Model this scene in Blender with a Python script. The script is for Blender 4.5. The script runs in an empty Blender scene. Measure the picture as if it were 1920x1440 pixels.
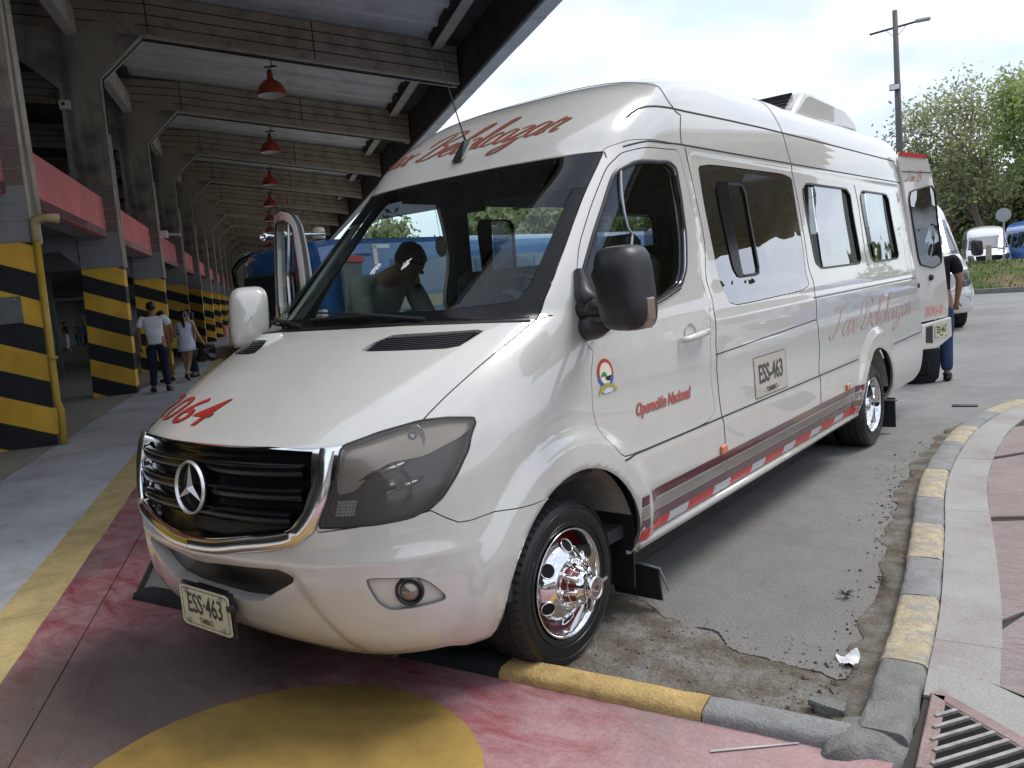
import bpy, bmesh, math, random
import numpy as np
from mathutils import Vector, Matrix, Quaternion
from mathutils.geometry import delaunay_2d_cdt
random.seed(7); np.random.seed(7)
SC = bpy.context.scene
COL = SC.collection
# ------------------------------------------------------------------ camera
cam_d = bpy.data.cameras.new('camera'); cam = bpy.data.objects.new('camera', cam_d); COL.objects.link(cam)
CAM_R = Vector((0.77697292, 0.62363003, -0.08601544)); CAM_U = Vector((-0.00953765, 0.14827883, 0.9888996)); CAM_F = Vector((-0.62946176, 0.76752783, -0.1211566))
m = Matrix((CAM_R, CAM_U, -CAM_F)).transposed().to_4x4(); m.translation = Vector((2.78908735, -2.53199742, 1.56043278))
cam.matrix_world = m
cam_d.sensor_width = 36; cam_d.lens = 28.21; cam_d.clip_start = .05; cam_d.clip_end = 1500
SC.camera = cam
SC.render.resolution_x = 1024; SC.render.resolution_y = 768
# ------------------------------------------------------------------ sky and sun
SUN_EL, SUN_AZ = math.radians(58), math.radians(35)      # azimuth from +Y towards +X
W = bpy.data.worlds.new('World'); SC.world = W; W.use_nodes = True
nt = W.node_tree; nt.nodes.clear()
def N_(t, **k):
    n = nt.nodes.new(t)
    for a, b in k.items(): setattr(n, a, b)
    return n
sky = N_('ShaderNodeTexSky', sky_type='NISHITA', sun_disc=False); sky.sun_elevation = SUN_EL; sky.sun_rotation = SUN_AZ
sky.air_density = 1.0; sky.dust_density = .6
tc = N_('ShaderNodeTexCoord'); mp = N_('ShaderNodeMapping'); mp.inputs['Scale'].default_value = (1, 1, 2.6)
nz = N_('ShaderNodeTexNoise'); nz.inputs['Scale'].default_value = 2.3; nz.inputs['Detail'].default_value = 7; nz.inputs['Roughness'].default_value = .55; nz.inputs['Distortion'].default_value = .4
rp = N_('ShaderNodeValToRGB'); rp.color_ramp.elements[0].position = .22; rp.color_ramp.elements[1].position = .50
nz2 = N_('ShaderNodeTexNoise'); nz2.inputs['Scale'].default_value = 4.5; nz2.inputs['Detail'].default_value = 5
rp2 = N_('ShaderNodeValToRGB'); rp2.color_ramp.elements[0].color = (5.5, 6.3, 7.7, 1); rp2.color_ramp.elements[1].color = (7.9, 8.2, 8.9, 1)
rp2.color_ramp.elements[0].position = .38; rp2.color_ramp.elements[1].position = .62
mx = N_('ShaderNodeMixRGB'); bg = N_('ShaderNodeBackground'); out = N_('ShaderNodeOutputWorld')
hz_ = N_('ShaderNodeMixRGB', blend_type='MULTIPLY'); hz_.inputs[0].default_value = 1; hz_.inputs[2].default_value = (1.7, 1.65, 1.6, 1)
L = nt.links.new
L(tc.outputs['Generated'], mp.inputs['Vector']); L(mp.outputs[0], nz.inputs['Vector']); L(mp.outputs[0], nz2.inputs['Vector'])
L(nz.outputs['Fac'], rp.inputs['Fac']); L(nz2.outputs['Fac'], rp2.inputs['Fac'])
L(sky.outputs[0], hz_.inputs[1])
L(rp.outputs[0], mx.inputs['Fac']); L(hz_.outputs[0], mx.inputs['Color1']); L(rp2.outputs[0], mx.inputs['Color2'])
L(mx.outputs[0], bg.inputs['Color']); bg.inputs['Strength'].default_value = .057; L(bg.outputs[0], out.inputs[0])
sd = bpy.data.lights.new('sun', 'SUN'); sd.energy = .85; sd.angle = math.radians(24); sd.color = (1, .96, .9)
sun = bpy.data.objects.new('sun', sd); COL.objects.link(sun)
sdir = Vector((math.sin(SUN_AZ)*math.cos(SUN_EL), math.cos(SUN_AZ)*math.cos(SUN_EL), math.sin(SUN_EL)))
sun.rotation_euler = sdir.to_track_quat('Z', 'Y').to_euler()
SC.view_settings.view_transform = 'Standard'; SC.view_settings.look = 'None'; SC.view_settings.exposure = 1.42; SC.view_settings.gamma = 1
SC.cycles.max_bounces = 10; SC.cycles.diffuse_bounces = 5; SC.cycles.glossy_bounces = 5; SC.cycles.transparent_max_bounces = 24; SC.cycles.transmission_bounces = 6
SC.cycles.caustics_reflective = False; SC.cycles.caustics_refractive = False; SC.cycles.sample_clamp_indirect = 6
try: SC.cycles.use_denoising = True
except Exception: pass
# ------------------------------------------------------------------ materials
def srgb(r, g, b):
    f = lambda c: (c/255/12.92 if c/255 <= .04045 else ((c/255+.055)/1.055)**2.4)
    return (f(r), f(g), f(b))
MATS = {}
class NB:
    """tiny node builder"""
    def __init__(s, name):
        s.m = bpy.data.materials.new(name); s.m.use_nodes = True; s.t = s.m.node_tree; s.t.nodes.clear()
        s.out = s.t.nodes.new('ShaderNodeOutputMaterial'); s._co = None
    def n(s, t, **k):
        n = s.t.nodes.new(t)
        for a, b in k.items():
            if a in ('loc',): continue
            setattr(n, a, b)
        return n
    def l(s, a, b): s.t.links.new(a, b)
    def co(s, kind='Object'):
        if s._co is None: s._co = s.n('ShaderNodeTexCoord')
        return s._co.outputs[kind]
    def noise(s, scale, detail=4, rough=.55, vec=None, dist=0, stretch=None):
        v = vec if vec is not None else s.co()
        if stretch:
            mp = s.n('ShaderNodeMapping'); mp.inputs['Scale'].default_value = stretch; s.l(v, mp.inputs['Vector']); v = mp.outputs[0]
        n = s.n('ShaderNodeTexNoise'); n.inputs['Scale'].default_value = scale; n.inputs['Detail'].default_value = detail
        n.inputs['Roughness'].default_value = rough; n.inputs['Distortion'].default_value = dist; s.l(v, n.inputs['Vector']); return n.outputs['Fac']
    def ramp(s, fac, stops):
        r = s.n('ShaderNodeValToRGB'); e = r.color_ramp.elements
        while len(e) < len(stops): e.new(.5)
        for i, (p, c) in enumerate(stops):
            e[i].position = p
            if not hasattr(c, '__len__'): c = (c, c, c)
            e[i].color = (*c[:3], 1)
        s.l(fac, r.inputs['Fac']); return r.outputs['Color']
    def mix(s, fac, a, b, blend='MIX'):
        x = s.n('ShaderNodeMixRGB', blend_type=blend)
        for i, v in ((0, fac), (1, a), (2, b)):
            if isinstance(v, bpy.types.NodeSocket): s.l(v, x.inputs[i])
            elif i == 0: x.inputs[0].default_value = v
            else: x.inputs[i].default_value = (*v[:3], 1)
        return x.outputs[0]
    def math(s, op, a, b=None, c=None):
        x = s.n('ShaderNodeMath', operation=op)
        for i, v in enumerate((a, b, c)):
            if v is None: continue
            if isinstance(v, bpy.types.NodeSocket): s.l(v, x.inputs[i])
            else: x.inputs[i].default_value = v
        return x.outputs[0]
    def bump(s, h, strength=.3, dist=.01):
        b = s.n('ShaderNodeBump'); b.inputs['Strength'].default_value = strength; b.inputs['Distance'].default_value = dist
        s.l(h, b.inputs['Height']); return b.outputs[0]
    def pbr(s, color, rough=.6, metal=0., normal=None, coat=0., coat_r=.05, spec=.5, **kw):
        p = s.n('ShaderNodeBsdfPrincipled')
        def put(nm, v):
            if v is None: return
            i = p.inputs[nm]
            if isinstance(v, bpy.types.NodeSocket): s.l(v, i)
            elif hasattr(v, '__len__'): i.default_value = (*v[:3], 1)
            else: i.default_value = v
        put('Base Color', color); put('Roughness', rough); put('Metallic', metal); put('Coat Weight', coat); put('Coat Roughness', coat_r); put('Specular IOR Level', spec)
        if normal is not None: s.l(normal, p.inputs['Normal'])
        for k, v in kw.items(): put(k, v)
        s.l(p.outputs[0], s.out.inputs[0]); s.p = p; return s.m
def simple(name, col, rough=.6, metal=0., var=.12, nscale=6, bump=0., coat=0., spec=.5, bscale=60, **kw):
    b = NB(name)
    c = b.mix(1, col, b.ramp(b.noise(nscale, 5), [(.3, 1-var), (.7, 1+var*.6)]), 'MULTIPLY') if var else col
    nm = b.bump(b.noise(bscale, 3), bump, .004) if bump else None
    b.pbr(c, rough, metal, nm, coat, spec=spec, **kw); MATS[name] = b.m; return b.m
# ------------------------------------------------------------------ mesh helpers
def link(o, parent=None):
    COL.objects.link(o)
    if parent is not None: o.parent = parent
    return o
def thing(name, label, cat, loc=(0, 0, 0), rot=0., group=None, scale=None):
    o = bpy.data.objects.new(name, None); o.empty_display_size = .2
    o.location = loc; o.rotation_euler = (0, 0, rot)
    if scale: o.scale = (scale,)*3
    o['label'] = label; o['category'] = cat
    if group: o['group'] = group
    return link(o)
def tag(o, label, cat, group=None):
    o['label'] = label; o['category'] = cat
    if group: o['group'] = group
    return o
class MB:
    def __init__(s): s.v = []; s.f = []; s.mi = []; s.mats = []; s.cur = 0
    def mat(s, m):
        if m not in s.mats: s.mats.append(m)
        s.cur = s.mats.index(m); return s
    def add(s, vs, fs):
        o = len(s.v); s.v.extend([tuple(v) for v in vs]); s.f.extend([tuple(i+o for i in f) for f in fs]); s.mi.extend([s.cur]*len(fs)); return s
    def box(s, c, size, rz=0., rx=0., ry=0., bev=0.):
        x, y, z = [a/2 for a in size]
        R = Matrix.Rotation(rz, 3, 'Z') @ Matrix.Rotation(ry, 3, 'Y') @ Matrix.Rotation(rx, 3, 'X')
        if bev:
            b = min(bev, x*.9, y*.9, z*.9); vs = []; 
            for sz in (-1, 1):
                for (px, py) in ((-x+b, -y), (x-b, -y), (x, -y+b), (x, y-b), (x-b, y), (-x+b, y), (-x, y-b), (-x, -y+b)):
                    vs.append((px, py, sz*(z-b)))
            for sz in (-1, 1):
                for (px, py) in ((-x+b, -y+b), (x-b, -y+b), (x-b, y-b), (-x+b, y-b)): vs.append((px, py, sz*z))
            f = [(i, (i+1) % 8, 8+(i+1) % 8, 8+i) for i in range(8)]
            t = 20; f += [(20, 21, 22, 23), (19, 18, 17, 16)]
            f += [(8, 9, 21, 20), (9, 10, 21), (10, 11, 22, 21), (11, 12, 22), (12, 13, 23, 22), (13, 14, 23), (14, 15, 20, 23), (15, 8, 20)]
            f += [(1, 0, 16, 17), (2, 1, 17), (3, 2, 17, 18), (4, 3, 18), (5, 4, 18, 19), (6, 5, 19), (7, 6, 19, 16), (0, 7, 16)]
        else:
            vs = [(-x, -y, -z), (x, -y, -z), (x, y, -z), (-x, y, -z), (-x, -y, z), (x, -y, z), (x, y, z), (-x, y, z)]
            f = [(3, 2, 1, 0), (4, 5, 6, 7), (0, 1, 5, 4), (1, 2, 6, 5), (2, 3, 7, 6), (3, 0, 4, 7)]
        c = Vector(c); return s.add([c + R @ Vector(v) for v in vs], f)
    def hexa(s, pts): return s.add(pts, [(3, 2, 1, 0), (4, 5, 6, 7), (0, 1, 5, 4), (1, 2, 6, 5), (2, 3, 7, 6), (3, 0, 4, 7)])
    def prism(s, poly, a, b, axis='y'):
        """extrude a 2D polygon along an axis from a to b. axis y: poly=(x,z); x: poly=(y,z); z: poly=(x,y)"""
        k = len(poly)
        def P(p, q): return {'y': (p[0], q, p[1]), 'x': (q, p[0], p[1]), 'z': (p[0], p[1], q)}[axis]
        vs = [P(p, a) for p in poly]+[P(p, b) for p in poly]
        f = [(i, (i+1) % k, k+(i+1) % k, k+i) for i in range(k)]
        f += [tuple(range(k-1, -1, -1)), tuple(range(k, 2*k))]
        return s.add(vs, f)
    def tube(s, pts, r, n=10, caps=True):
        pts = [Vector(p) for p in pts]; k = len(pts)
        rs = r if hasattr(r, '__len__') else [r]*k
        vs = []; up = None
        for i, p in enumerate(pts):
            d = (pts[min(i+1, k-1)]-pts[max(i-1, 0)])
            if d.length < 1e-9: d = Vector((0, 0, 1))
            d.normalize()
            if up is None:
                a = Vector((0, 0, 1)) if abs(d.z) < .9 else Vector((1, 0, 0)); up = d.cross(a).normalized()
            else:
                up = (up-d*up.dot(d))
                up = up.normalized() if up.length > 1e-6 else d.orthogonal().normalized()
            w = d.cross(up)
            for j in range(n):
                t = 2*math.pi*j/n; vs.append(p+(up*math.cos(t)+w*math.sin(t))*rs[i])
        f = [(i*n+j, i*n+(j+1) % n, (i+1)*n+(j+1) % n, (i+1)*n+j) for i in range(k-1) for j in range(n)]
        if caps: f += [tuple(range(n-1, -1, -1)), tuple((k-1)*n+j for j in range(n))]
        return s.add(vs, f)
    def lathe(s, prof, n=48, origin=(0, 0, 0), axis='x', close=False, rmod=None):
        """prof: (axial, radius)"""
        vs = []; k = len(prof); o = Vector(origin)
        for j in range(n):
            t = 2*math.pi*j/n; c, q = math.cos(t), math.sin(t)
            for i, (a, r) in enumerate(prof):
                rr = r*(rmod(i, j) if rmod else 1)
                p = {'x': (a, rr*c, rr*q), 'y': (rr*c, a, rr*q), 'z': (rr*c, rr*q, a)}[axis]
                vs.append(o+Vector(p))
        K = k if close else k-1
        f = [(j*k+i, j*k+(i+1) % k, ((j+1) % n)*k+(i+1) % k, ((j+1) % n)*k+i) for j in range(n) for i in range(K)]
        return s.add(vs, f)
    def disc(s, c, r, nrm, n=24, sy=1., up=(0, 0, 1)):
        nrm = Vector(nrm).normalized(); up = Vector(up); a = up.cross(nrm)
        a = a.normalized() if a.length > 1e-6 else nrm.orthogonal().normalized(); b = nrm.cross(a); c = Vector(c)
        return s.add([c+a*math.cos(2*math.pi*i/n)*r+b*math.sin(2*math.pi*i/n)*r*sy for i in range(n)], [tuple(range(n))])
    def sphere(s, c, r, nu=16, nv=10, sc=(1, 1, 1)):
        vs = []; c = Vector(c)
        for i in range(nv+1):
            p = math.pi*i/nv
            for j in range(nu):
                t = 2*math.pi*j/nu; vs.append(c+Vector((math.sin(p)*math.cos(t)*sc[0], math.sin(p)*math.sin(t)*sc[1], math.cos(p)*sc[2]))*r)
        f = [(i*nu+j, (i+1)*nu+j, (i+1)*nu+(j+1) % nu, i*nu+(j+1) % nu) for i in range(nv) for j in range(nu)]
        return s.add(vs, f)
    def build(s, name, m=None, parent=None, smooth=False, angle=None, fix=True):
        me = bpy.data.meshes.new(name); me.from_pydata(s.v, [], s.f)
        if s.mats:
            for x in s.mats: me.materials.append(x)
            me.polygons.foreach_set('material_index', s.mi)
        elif m is not None: me.materials.append(m)
        if fix:
            b = bmesh.new(); b.from_mesh(me); bmesh.ops.remove_doubles(b, verts=b.verts, dist=1e-5); bmesh.ops.recalc_face_normals(b, faces=b.faces); b.to_mesh(me); b.free()
        if smooth or angle:
            me.polygons.foreach_set('use_smooth', [True]*len(me.polygons))
            if angle:
                try: me.set_sharp_from_angle(angle=math.radians(angle))
                except Exception: pass
        me.update()
        return link(bpy.data.objects.new(name, me), parent)
def copy_tree(o, parent=None, swap=None):
    c = o.copy(); COL.objects.link(c); c.parent = parent
    if swap and c.type == 'MESH':
        for i, sl in enumerate(c.material_slots):
            if sl.material and sl.material.name in swap:
                mm = swap[sl.material.name]; sl.link = 'OBJECT'; sl.material = mm
    for ch in list(o.children): copy_tree(ch, c, swap)
    return c
def smooth_path(pts, k=6, closed=False):
    pts = [np.array(p, float) for p in pts]; n = len(pts); out = []
    rng = range(n if closed else n-1)
    for i in rng:
        p0 = pts[(i-1) % n] if (closed or i > 0) else pts[0]; p1 = pts[i]; p2 = pts[(i+1) % n]; p3 = pts[(i+2) % n] if (closed or i+2 < n) else pts[-1]
        for j in range(k):
            t = j/k; out.append(.5*((2*p1)+(-p0+p2)*t+(2*p0-5*p1+4*p2-p3)*t*t+(-p0+3*p1-3*p2+p3)*t**3))
    if not closed: out.append(pts[-1])
    return out
def rounded(poly, r=.25, it=3):
    """Chaikin corner cutting of a closed polygon"""
    P = [np.array(p, float) for p in poly]
    for _ in range(it):
        Q = []
        for i in range(len(P)):
            a, b = P[i], P[(i+1) % len(P)]; Q += [a*(1-r)+b*r, a*r+b*(1-r)]
        P = Q
    return P
def text_mesh(txt, size=1., shear=0., xs=1., bold=0., align='LEFT', spacing=1.):
    """flat text as numpy verts (x,y) and faces"""
    cu = bpy.data.curves.new('t', 'FONT'); cu.body = txt; cu.size = size; cu.shear = shear; cu.offset = bold; cu.align_x = align; cu.space_character = spacing; cu.resolution_u = 3
    o = bpy.data.objects.new('t', cu); COL.objects.link(o)
    dg = bpy.context.evaluated_depsgraph_get(); me = bpy.data.meshes.new_from_object(o.evaluated_get(dg))
    vs = [(v.co.x*xs, v.co.y) for v in me.vertices]; fs = [tuple(p.vertices) for p in me.polygons]
    bpy.data.objects.remove(o); bpy.data.curves.remove(cu); bpy.data.meshes.remove(me)
    return vs, fs
# terminal frame: local x = n (towards the apron), local y = t (along the platform)
HD = .970
TN, TT = Vector((math.cos(HD), math.sin(HD), 0)), Vector((-math.sin(HD), math.cos(HD), 0))
def tp(n, t, z=0.): return TN*n+TT*t+Vector((0, 0, z))
PZ = .06       # platform height above the road
PROF=[
(0.325,-0.900,0.900,0.62,3.0),
(0.36,-0.955,0.930,0.70,2.95),
(0.42,-1.000,0.962,0.78,2.9),
(0.52,-1.030,0.983,0.85,2.85),
(0.66,-1.048,0.993,0.90,2.8),
(0.74,-1.047,0.993,0.93,2.75),
(0.90,-1.036,0.988,0.96,2.75),
(1.04,-1.010,0.980,0.99,2.75),
(1.075,-0.992,0.978,1.00,2.75),
(1.10,-0.955,0.976,0.99,2.8),
(1.16,-0.865,0.971,0.96,2.85),
(1.24,-0.730,0.965,0.93,2.9),
(1.32,-0.580,0.956,0.89,2.9),
(1.40,-0.410,0.945,0.83,2.9),
(1.446,-0.300,0.938,0.76,2.9),
(1.50,-0.235,0.930,0.72,2.9),
(1.70,0.015,0.909,0.66,3.1),
(1.95,0.325,0.885,0.60,3.5),
(2.133,0.547,0.872,0.57,3.9),
(2.25,0.655,0.862,0.58,4.0),
(2.40,0.850,0.838,0.62,3.9),
(2.52,1.060,0.792,0.66,3.6),
(2.59,1.270,0.742,0.72,3.3),
(2.64,1.480,0.680,0.78,3.0),
(2.685,1.740,0.590,0.85,2.8),
(2.72,2.000,0.470,0.90,2.7),
(2.742,2.250,0.350,0.95,2.6),
(2.755,2.500,0.200,1.0,2.5),
(2.76,2.75,0.012,0.6,2.4)]
PR=np.array(PROF)
YR=6.0
def pchip(x,y,q):
    x=np.asarray(x,float);y=np.asarray(y,float);q=np.asarray(q,float)
    h=np.diff(x);dl=np.diff(y)/h
    m=np.zeros_like(y)
    for i in range(1,len(x)-1):
        if dl[i-1]*dl[i]>0:
            w1=2*h[i]+h[i-1];w2=h[i]+2*h[i-1]
            m[i]=(w1+w2)/(w1/dl[i-1]+w2/dl[i])
    m[0]=dl[0];m[-1]=dl[-1]
    k=np.clip(np.searchsorted(x,q)-1,0,len(x)-2)
    t=(q-x[k])/h[k]
    t2=t*t;t3=t2*t
    return (2*t3-3*t2+1)*y[k]+(t3-2*t2+t)*h[k]*m[k]+(-2*t3+3*t2)*y[k+1]+(t3-t2)*h[k]*m[k+1]
_zs=np.concatenate([np.linspace(PR[0,0],2.8,1400),np.linspace(2.8005,PR[-1,0],200)])
_tab=np.array([pchip(PR[:,0],PR[:,i],_zs) for i in range(1,5)])
def par(z): return [np.interp(z,_zs,_tab[i]) for i in range(4)]
# v = arc length along a blend of the centre and side profile
_dv=np.hypot(np.diff(_zs),np.hypot(np.diff(_tab[0])*.7,np.diff(_tab[1])))
_vs=np.concatenate([[0],np.cumsum(_dv)])
def z2v(z): return np.interp(z,_zs,_vs)
def v2z(v): return np.interp(v,_vs,_zs)
UC=1.45
def surf(u,v):
    """u>=0: distance round the plan contour from the nose; v: up. returns x,y,z"""
    u=np.asarray(u,float);z=v2z(v)
    yf,w,D,n=par(z)
    ph=np.clip(u/UC,1e-6,1)*np.pi/2
    x=w*np.sin(ph)**(2/n); y=yf+D*(1-np.maximum(np.cos(ph),1e-9)**(2/n))
    y=np.where(u>UC,yf+D+(u-UC),y); x=np.where(u>UC,w,x)
    return np.stack([x,y,z],-1)
def xyz2uv(x,y,z):
    yf,w,D,n=par(z)
    x=np.abs(x)
    r=np.clip(1-(y-yf)/D,0,1)
    a=np.clip(x/w,0,1)**(n/2); b=r**(n/2)
    ph=np.arctan2(a,b)
    u=np.where(y>=yf+D,UC+(y-yf-D),UC*ph/(np.pi/2))
    return u,z2v(z)
def inside(P):
    x,y,z=P
    if z<PR[0,0] or z>PR[-1,0] or y>YR: return False
    yf,w,D,n=par(z)
    if abs(x)>w or y<yf: return False
    if y>yf+D: return True
    return (abs(x)/w)**n+(1-(y-yf)/D)**n<1
# ------------------------------------------------------------------ shared materials
def m_concrete(name, base, dark=.55, scale=2.2, bump=.5, stain=1., streak=False, rough=.85):
    b = NB(name)
    big = b.ramp(b.noise(scale, 6, .6), [(.28, dark), (.5, .92), (.75, 1.12)])
    fine = b.ramp(b.noise(scale*22, 4, .6), [(.3, .86), (.7, 1.1)])
    c = b.mix(stain, base, big, 'MULTIPLY'); c = b.mix(1, c, fine, 'MULTIPLY')
    if streak:
        st = b.ramp(b.noise(1.1, 6, .6, stretch=(3.2, 3.2, .35)), [(.36, .42), (.52, 1.)])
        c = b.mix(.8, c, st, 'MULTIPLY')
    h = b.math('ADD', b.math('MULTIPLY', b.noise(scale*4, 5), .6), b.math('MULTIPLY', b.noise(scale*45, 3), .4))
    b.pbr(c, rough, 0, b.bump(h, bump, .012), spec=.3); MATS[name] = b.m; return b.m
CONC_RAW = m_concrete('raw_concrete', (.46, .405, .325), .34, 1.3, .6, 1., True)
CONC_BEAM = m_concrete('board_marked_concrete', (.50, .415, .31), .48, 1.6, .5, 1., False)
CONC_LIP = m_concrete('pale_concrete', (.62, .57, .48), .7, 2.5, .4)
CONC_DECK = m_concrete('roof_panel_concrete', (.74, .74, .73), .66, .9, .4, .9)
CONC_DIRTY_SHADE = m_concrete('dirty_shaded_concrete', (.065, .058, .056), .5, 1.5, .4)  # dirty concrete, darkened to paint shade into the eave and board joints
GREY_PAINT = m_concrete('grey_wall_paint', (.33, .34, .355), .8, 1.5, .25)
BROWN_PAINT = m_concrete('faded_brown_paint', (.25, .215, .205), .7, 1.5, .3)
RED_PAINT = m_concrete('coral_wall_paint', (.88, .24, .235), .86, 1.2, .12, rough=.6)
HALL_DARK = m_concrete('hall_wall', (.28, .29, .28), .6, .6, .1)
def m_stripe():
    b = NB('hazard_stripes')
    sx = b.n('ShaderNodeSeparateXYZ'); b.l(b.co(), sx.inputs[0])
    wob = b.math('MULTIPLY', b.math('SUBTRACT', b.noise(3, 3), .5), .012)
    s = b.math('ADD', b.math('ADD', sx.outputs['Z'], b.math('MULTIPLY', b.math('ADD', sx.outputs['X'], 3.25), .385)), wob)
    f = b.math('FRACT', b.math('DIVIDE', b.math('SUBTRACT', s, .19), .68))
    k = b.math('LESS_THAN', f, .5)
    yel = b.mix(1, (.90, .54, .06), b.ramp(b.noise(2.2, 5), [(.3, .74), (.7, 1.1)]), 'MULTIPLY')
    blk = b.mix(1, (.016, .019, .022), b.ramp(b.noise(5, 4), [(.3, .8), (.7, 1.5)]), 'MULTIPLY')
    low = b.math('GREATER_THAN', sx.outputs['Z'], .05)
    c = b.mix(k, blk, yel)
    chip = b.ramp(b.noise(14, 6, .7), [(.69, 0), (.72, 1)])
    c = b.mix(b.math('MULTIPLY', chip, .7), c, (.2, .19, .17))
    b.pbr(c, .5, 0, b.bump(b.noise(30, 4), .15, .004), spec=.4); return b.m
STRIPES = m_stripe()
STEEL = simple('galvanised_steel', (.42, .43, .44), .4, .8, .15)
DARKMETAL = simple('dark_metal', (.05, .05, .055), .45, .6, .1)
WHITE_PL = simple('white_plastic', (.72, .72, .70), .4, 0, .05)
BLACK_PL = simple('black_plastic', (.016, .017, .019), .42, 0, .1, 8, .2)
RUBBER = simple('black_rubber', (.014, .014, .015), .62, 0, .2, 10, .25)
YEL_PIPE = simple('yellow_pipe_paint', (.60, .38, .05), .45, 0, .15)

# ------------------------------------------------------------------ ground
def m_road():
    b = NB('road_concrete')
    big = b.ramp(b.noise(.45, 7, .6), [(.3, .78), (.5, 1.), (.72, 1.12)])
    med = b.ramp(b.noise(5, 6, .65), [(.3, .86), (.7, 1.1)])
    fine = b.ramp(b.noise(120, 3, .7), [(.32, .6), (.5, 1.), (.68, 1.35)])
    c = b.mix(1, (.25, .25, .242), big, 'MULTIPLY'); c = b.mix(1, c, med, 'MULTIPLY'); c = b.mix(.85, c, fine, 'MULTIPLY')
    oil = b.ramp(b.noise(1.6, 6, .65, dist=.8), [(.54, 0), (.68, 1)])
    c = b.mix(b.math('MULTIPLY', oil, .35), c, (.13, .125, .115))
    # dust and dirt near the bay kerbs; far road left pale, painting in glare
    sx = b.n('ShaderNodeSeparateXYZ'); b.l(b.co(), sx.inputs[0])
    near = b.n('ShaderNodeMapRange'); near.inputs[1].default_value = 7.; near.inputs[2].default_value = 1.0; b.l(sx.outputs['Y'], near.inputs[0])
    c = b.mix(b.math('MULTIPLY', near.outputs[0], .5), c, b.mix(1, (.17, .155, .13), fine, 'MULTIPLY'))
    h = b.math('ADD', b.math('MULTIPLY', b.noise(120, 3, .7), .5), b.math('MULTIPLY', b.noise(14, 5), .8))
    b.pbr(c, .82, 0, b.bump(h, .7, .012), spec=.35); MATS['road'] = b.m; return b.m
ROAD = m_road()
GRASSM = simple('bank_soil', (.13, .115, .06), .9, 0, .3, 1.2, .5)
def sheet(name, poly, z, mat, kind='structure', parent=None, thick=.0):
    mb = MB()
    if thick: mb.prism(poly, z-thick, z, 'z')
    else: mb.add([(x, y, z) for x, y in poly], [tuple(range(len(poly)))])
    o = mb.build(name, mat, parent)
    if kind and parent is None: o['kind'] = kind
    return o
g = sheet('ground', [(-700, -700), (700, -700), (700, 900), (-700, 900)], -.012, simple('far_ground', (.16, .17, .10), .9, 0, .3, .05))
sheet('road', [(-150, -60), (70, -60), (70, 150), (-150, 150)], 0, ROAD)
# raised, cracked road slab in the bay
crack = [(.60, .66), (.78, .70), (.935, .631), (1.02, .56), (1.10, .545), (1.18, .498), (1.25, .535), (1.30, .52), (1.37, .47), (1.41, .40), (1.47, .385), (1.56, .39), (1.67, .372), (1.76, .385), (1.86, .355), (1.95, .39), (2.02, .42)]
cr = []
for i in range(len(crack)-1):
    a, b_ = np.array(crack[i]), np.array(crack[i+1])
    for k in range(5):
        p = a+(b_-a)*k/5; cr.append((p[0]+random.uniform(-.008, .008), p[1]+random.uniform(-.010, .010)))
slab_poly = cr+[(2.02, .45), (1.97, 1.03), (1.80, 2.02), (1.66, 2.9), (1.58, 4.0), (1.56, 4.9), (.55, 4.9)]
sheet('road_slab', slab_poly, .009, ROAD, thick=.02)
def m_dirt():
    b = NB('loose_dirt')
    c = b.ramp(b.noise(7, 7, .65), [(.3, (.12, .10, .075)), (.48, (.20, .175, .14)), (.62, (.27, .26, .24))])
    c = b.mix(.9, c, b.ramp(b.noise(90, 4, .7), [(.3, .6), (.7, 1.35)]), 'MULTIPLY')
    b.pbr(c, .92, 0, b.bump(b.noise(45, 6, .7), 1., .02), spec=.2); return b.m
DIRT = m_dirt()
# uneven dirt bed in front of the slab
mb = MB(); nx, ny = 46, 26; vs = []
for j in range(ny+1):
    for i in range(nx+1):
        u = i/nx; x = -1.3+u*3.4; y0 = -.60+(x+1.5)*.131+.06; y1 = .72 if x < .9 else .72-.33*min(1, (x-.9)/.55)
        y = y0+(y1-y0)*j/ny; z = .006+.010*math.sin(x*13+y*7)*math.cos(y*17-x*5)*.5+random.uniform(-.003, .004)+.012*math.exp(-((y-y0)/.12)**2)
        vs.append((x, y, max(z, .002) if (0 < j < ny) else .002))
mb.add(vs, [(j*(nx+1)+i, j*(nx+1)+i+1, (j+1)*(nx+1)+i+1, (j+1)*(nx+1)+i) for j in range(ny) for i in range(nx)])
o = mb.build('dirt_bed', DIRT, None, smooth=True); o['kind'] = 'structure'
# small stones and leaf litter along the kerbs
def scatter(name, gen, n, mat, smin, smax):
    mb = MB()
    for _ in range(n):
        x, y, z = gen(); s = random.uniform(smin, smax)*random.uniform(.5, 1); a = random.uniform(0, 6.28)
        vs = []
        for k in range(5):
            t = a+k*1.2566; r = s*random.uniform(.6, 1); vs.append((x+r*math.cos(t), y+r*math.sin(t)*.8, z))
        vs.append((x, y, z+s*random.uniform(.3, .8)))
        mb.add(vs, [(k, (k+1) % 5, 5) for k in range(5)])
    o = mb.build(name, mat, None, fix=False); o['kind'] = 'stuff'; return o
RK = smooth_path([(2.13, -.18), (2.11, .10), (2.075, .40), (1.995, 1.03), (1.825, 2.02), (1.70, 2.7), (1.62, 3.3), (1.565, 4.1), (1.56, 4.9), (1.66, 5.7), (1.90, 6.4), (2.35, 7.0), (3.1, 7.5), (4.6, 8.0), (8, 8.6), (14, 9)], 8)
def near_kerb():
    i = random.randrange(2, 62); p = RK[i]; return (p[0]-.09-abs(random.gauss(0, .13)), p[1]+random.uniform(-.1, .1), .012)
STONE = simple('stone_chips', (.22, .19, .15), .9, 0, .5, 30)
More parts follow.
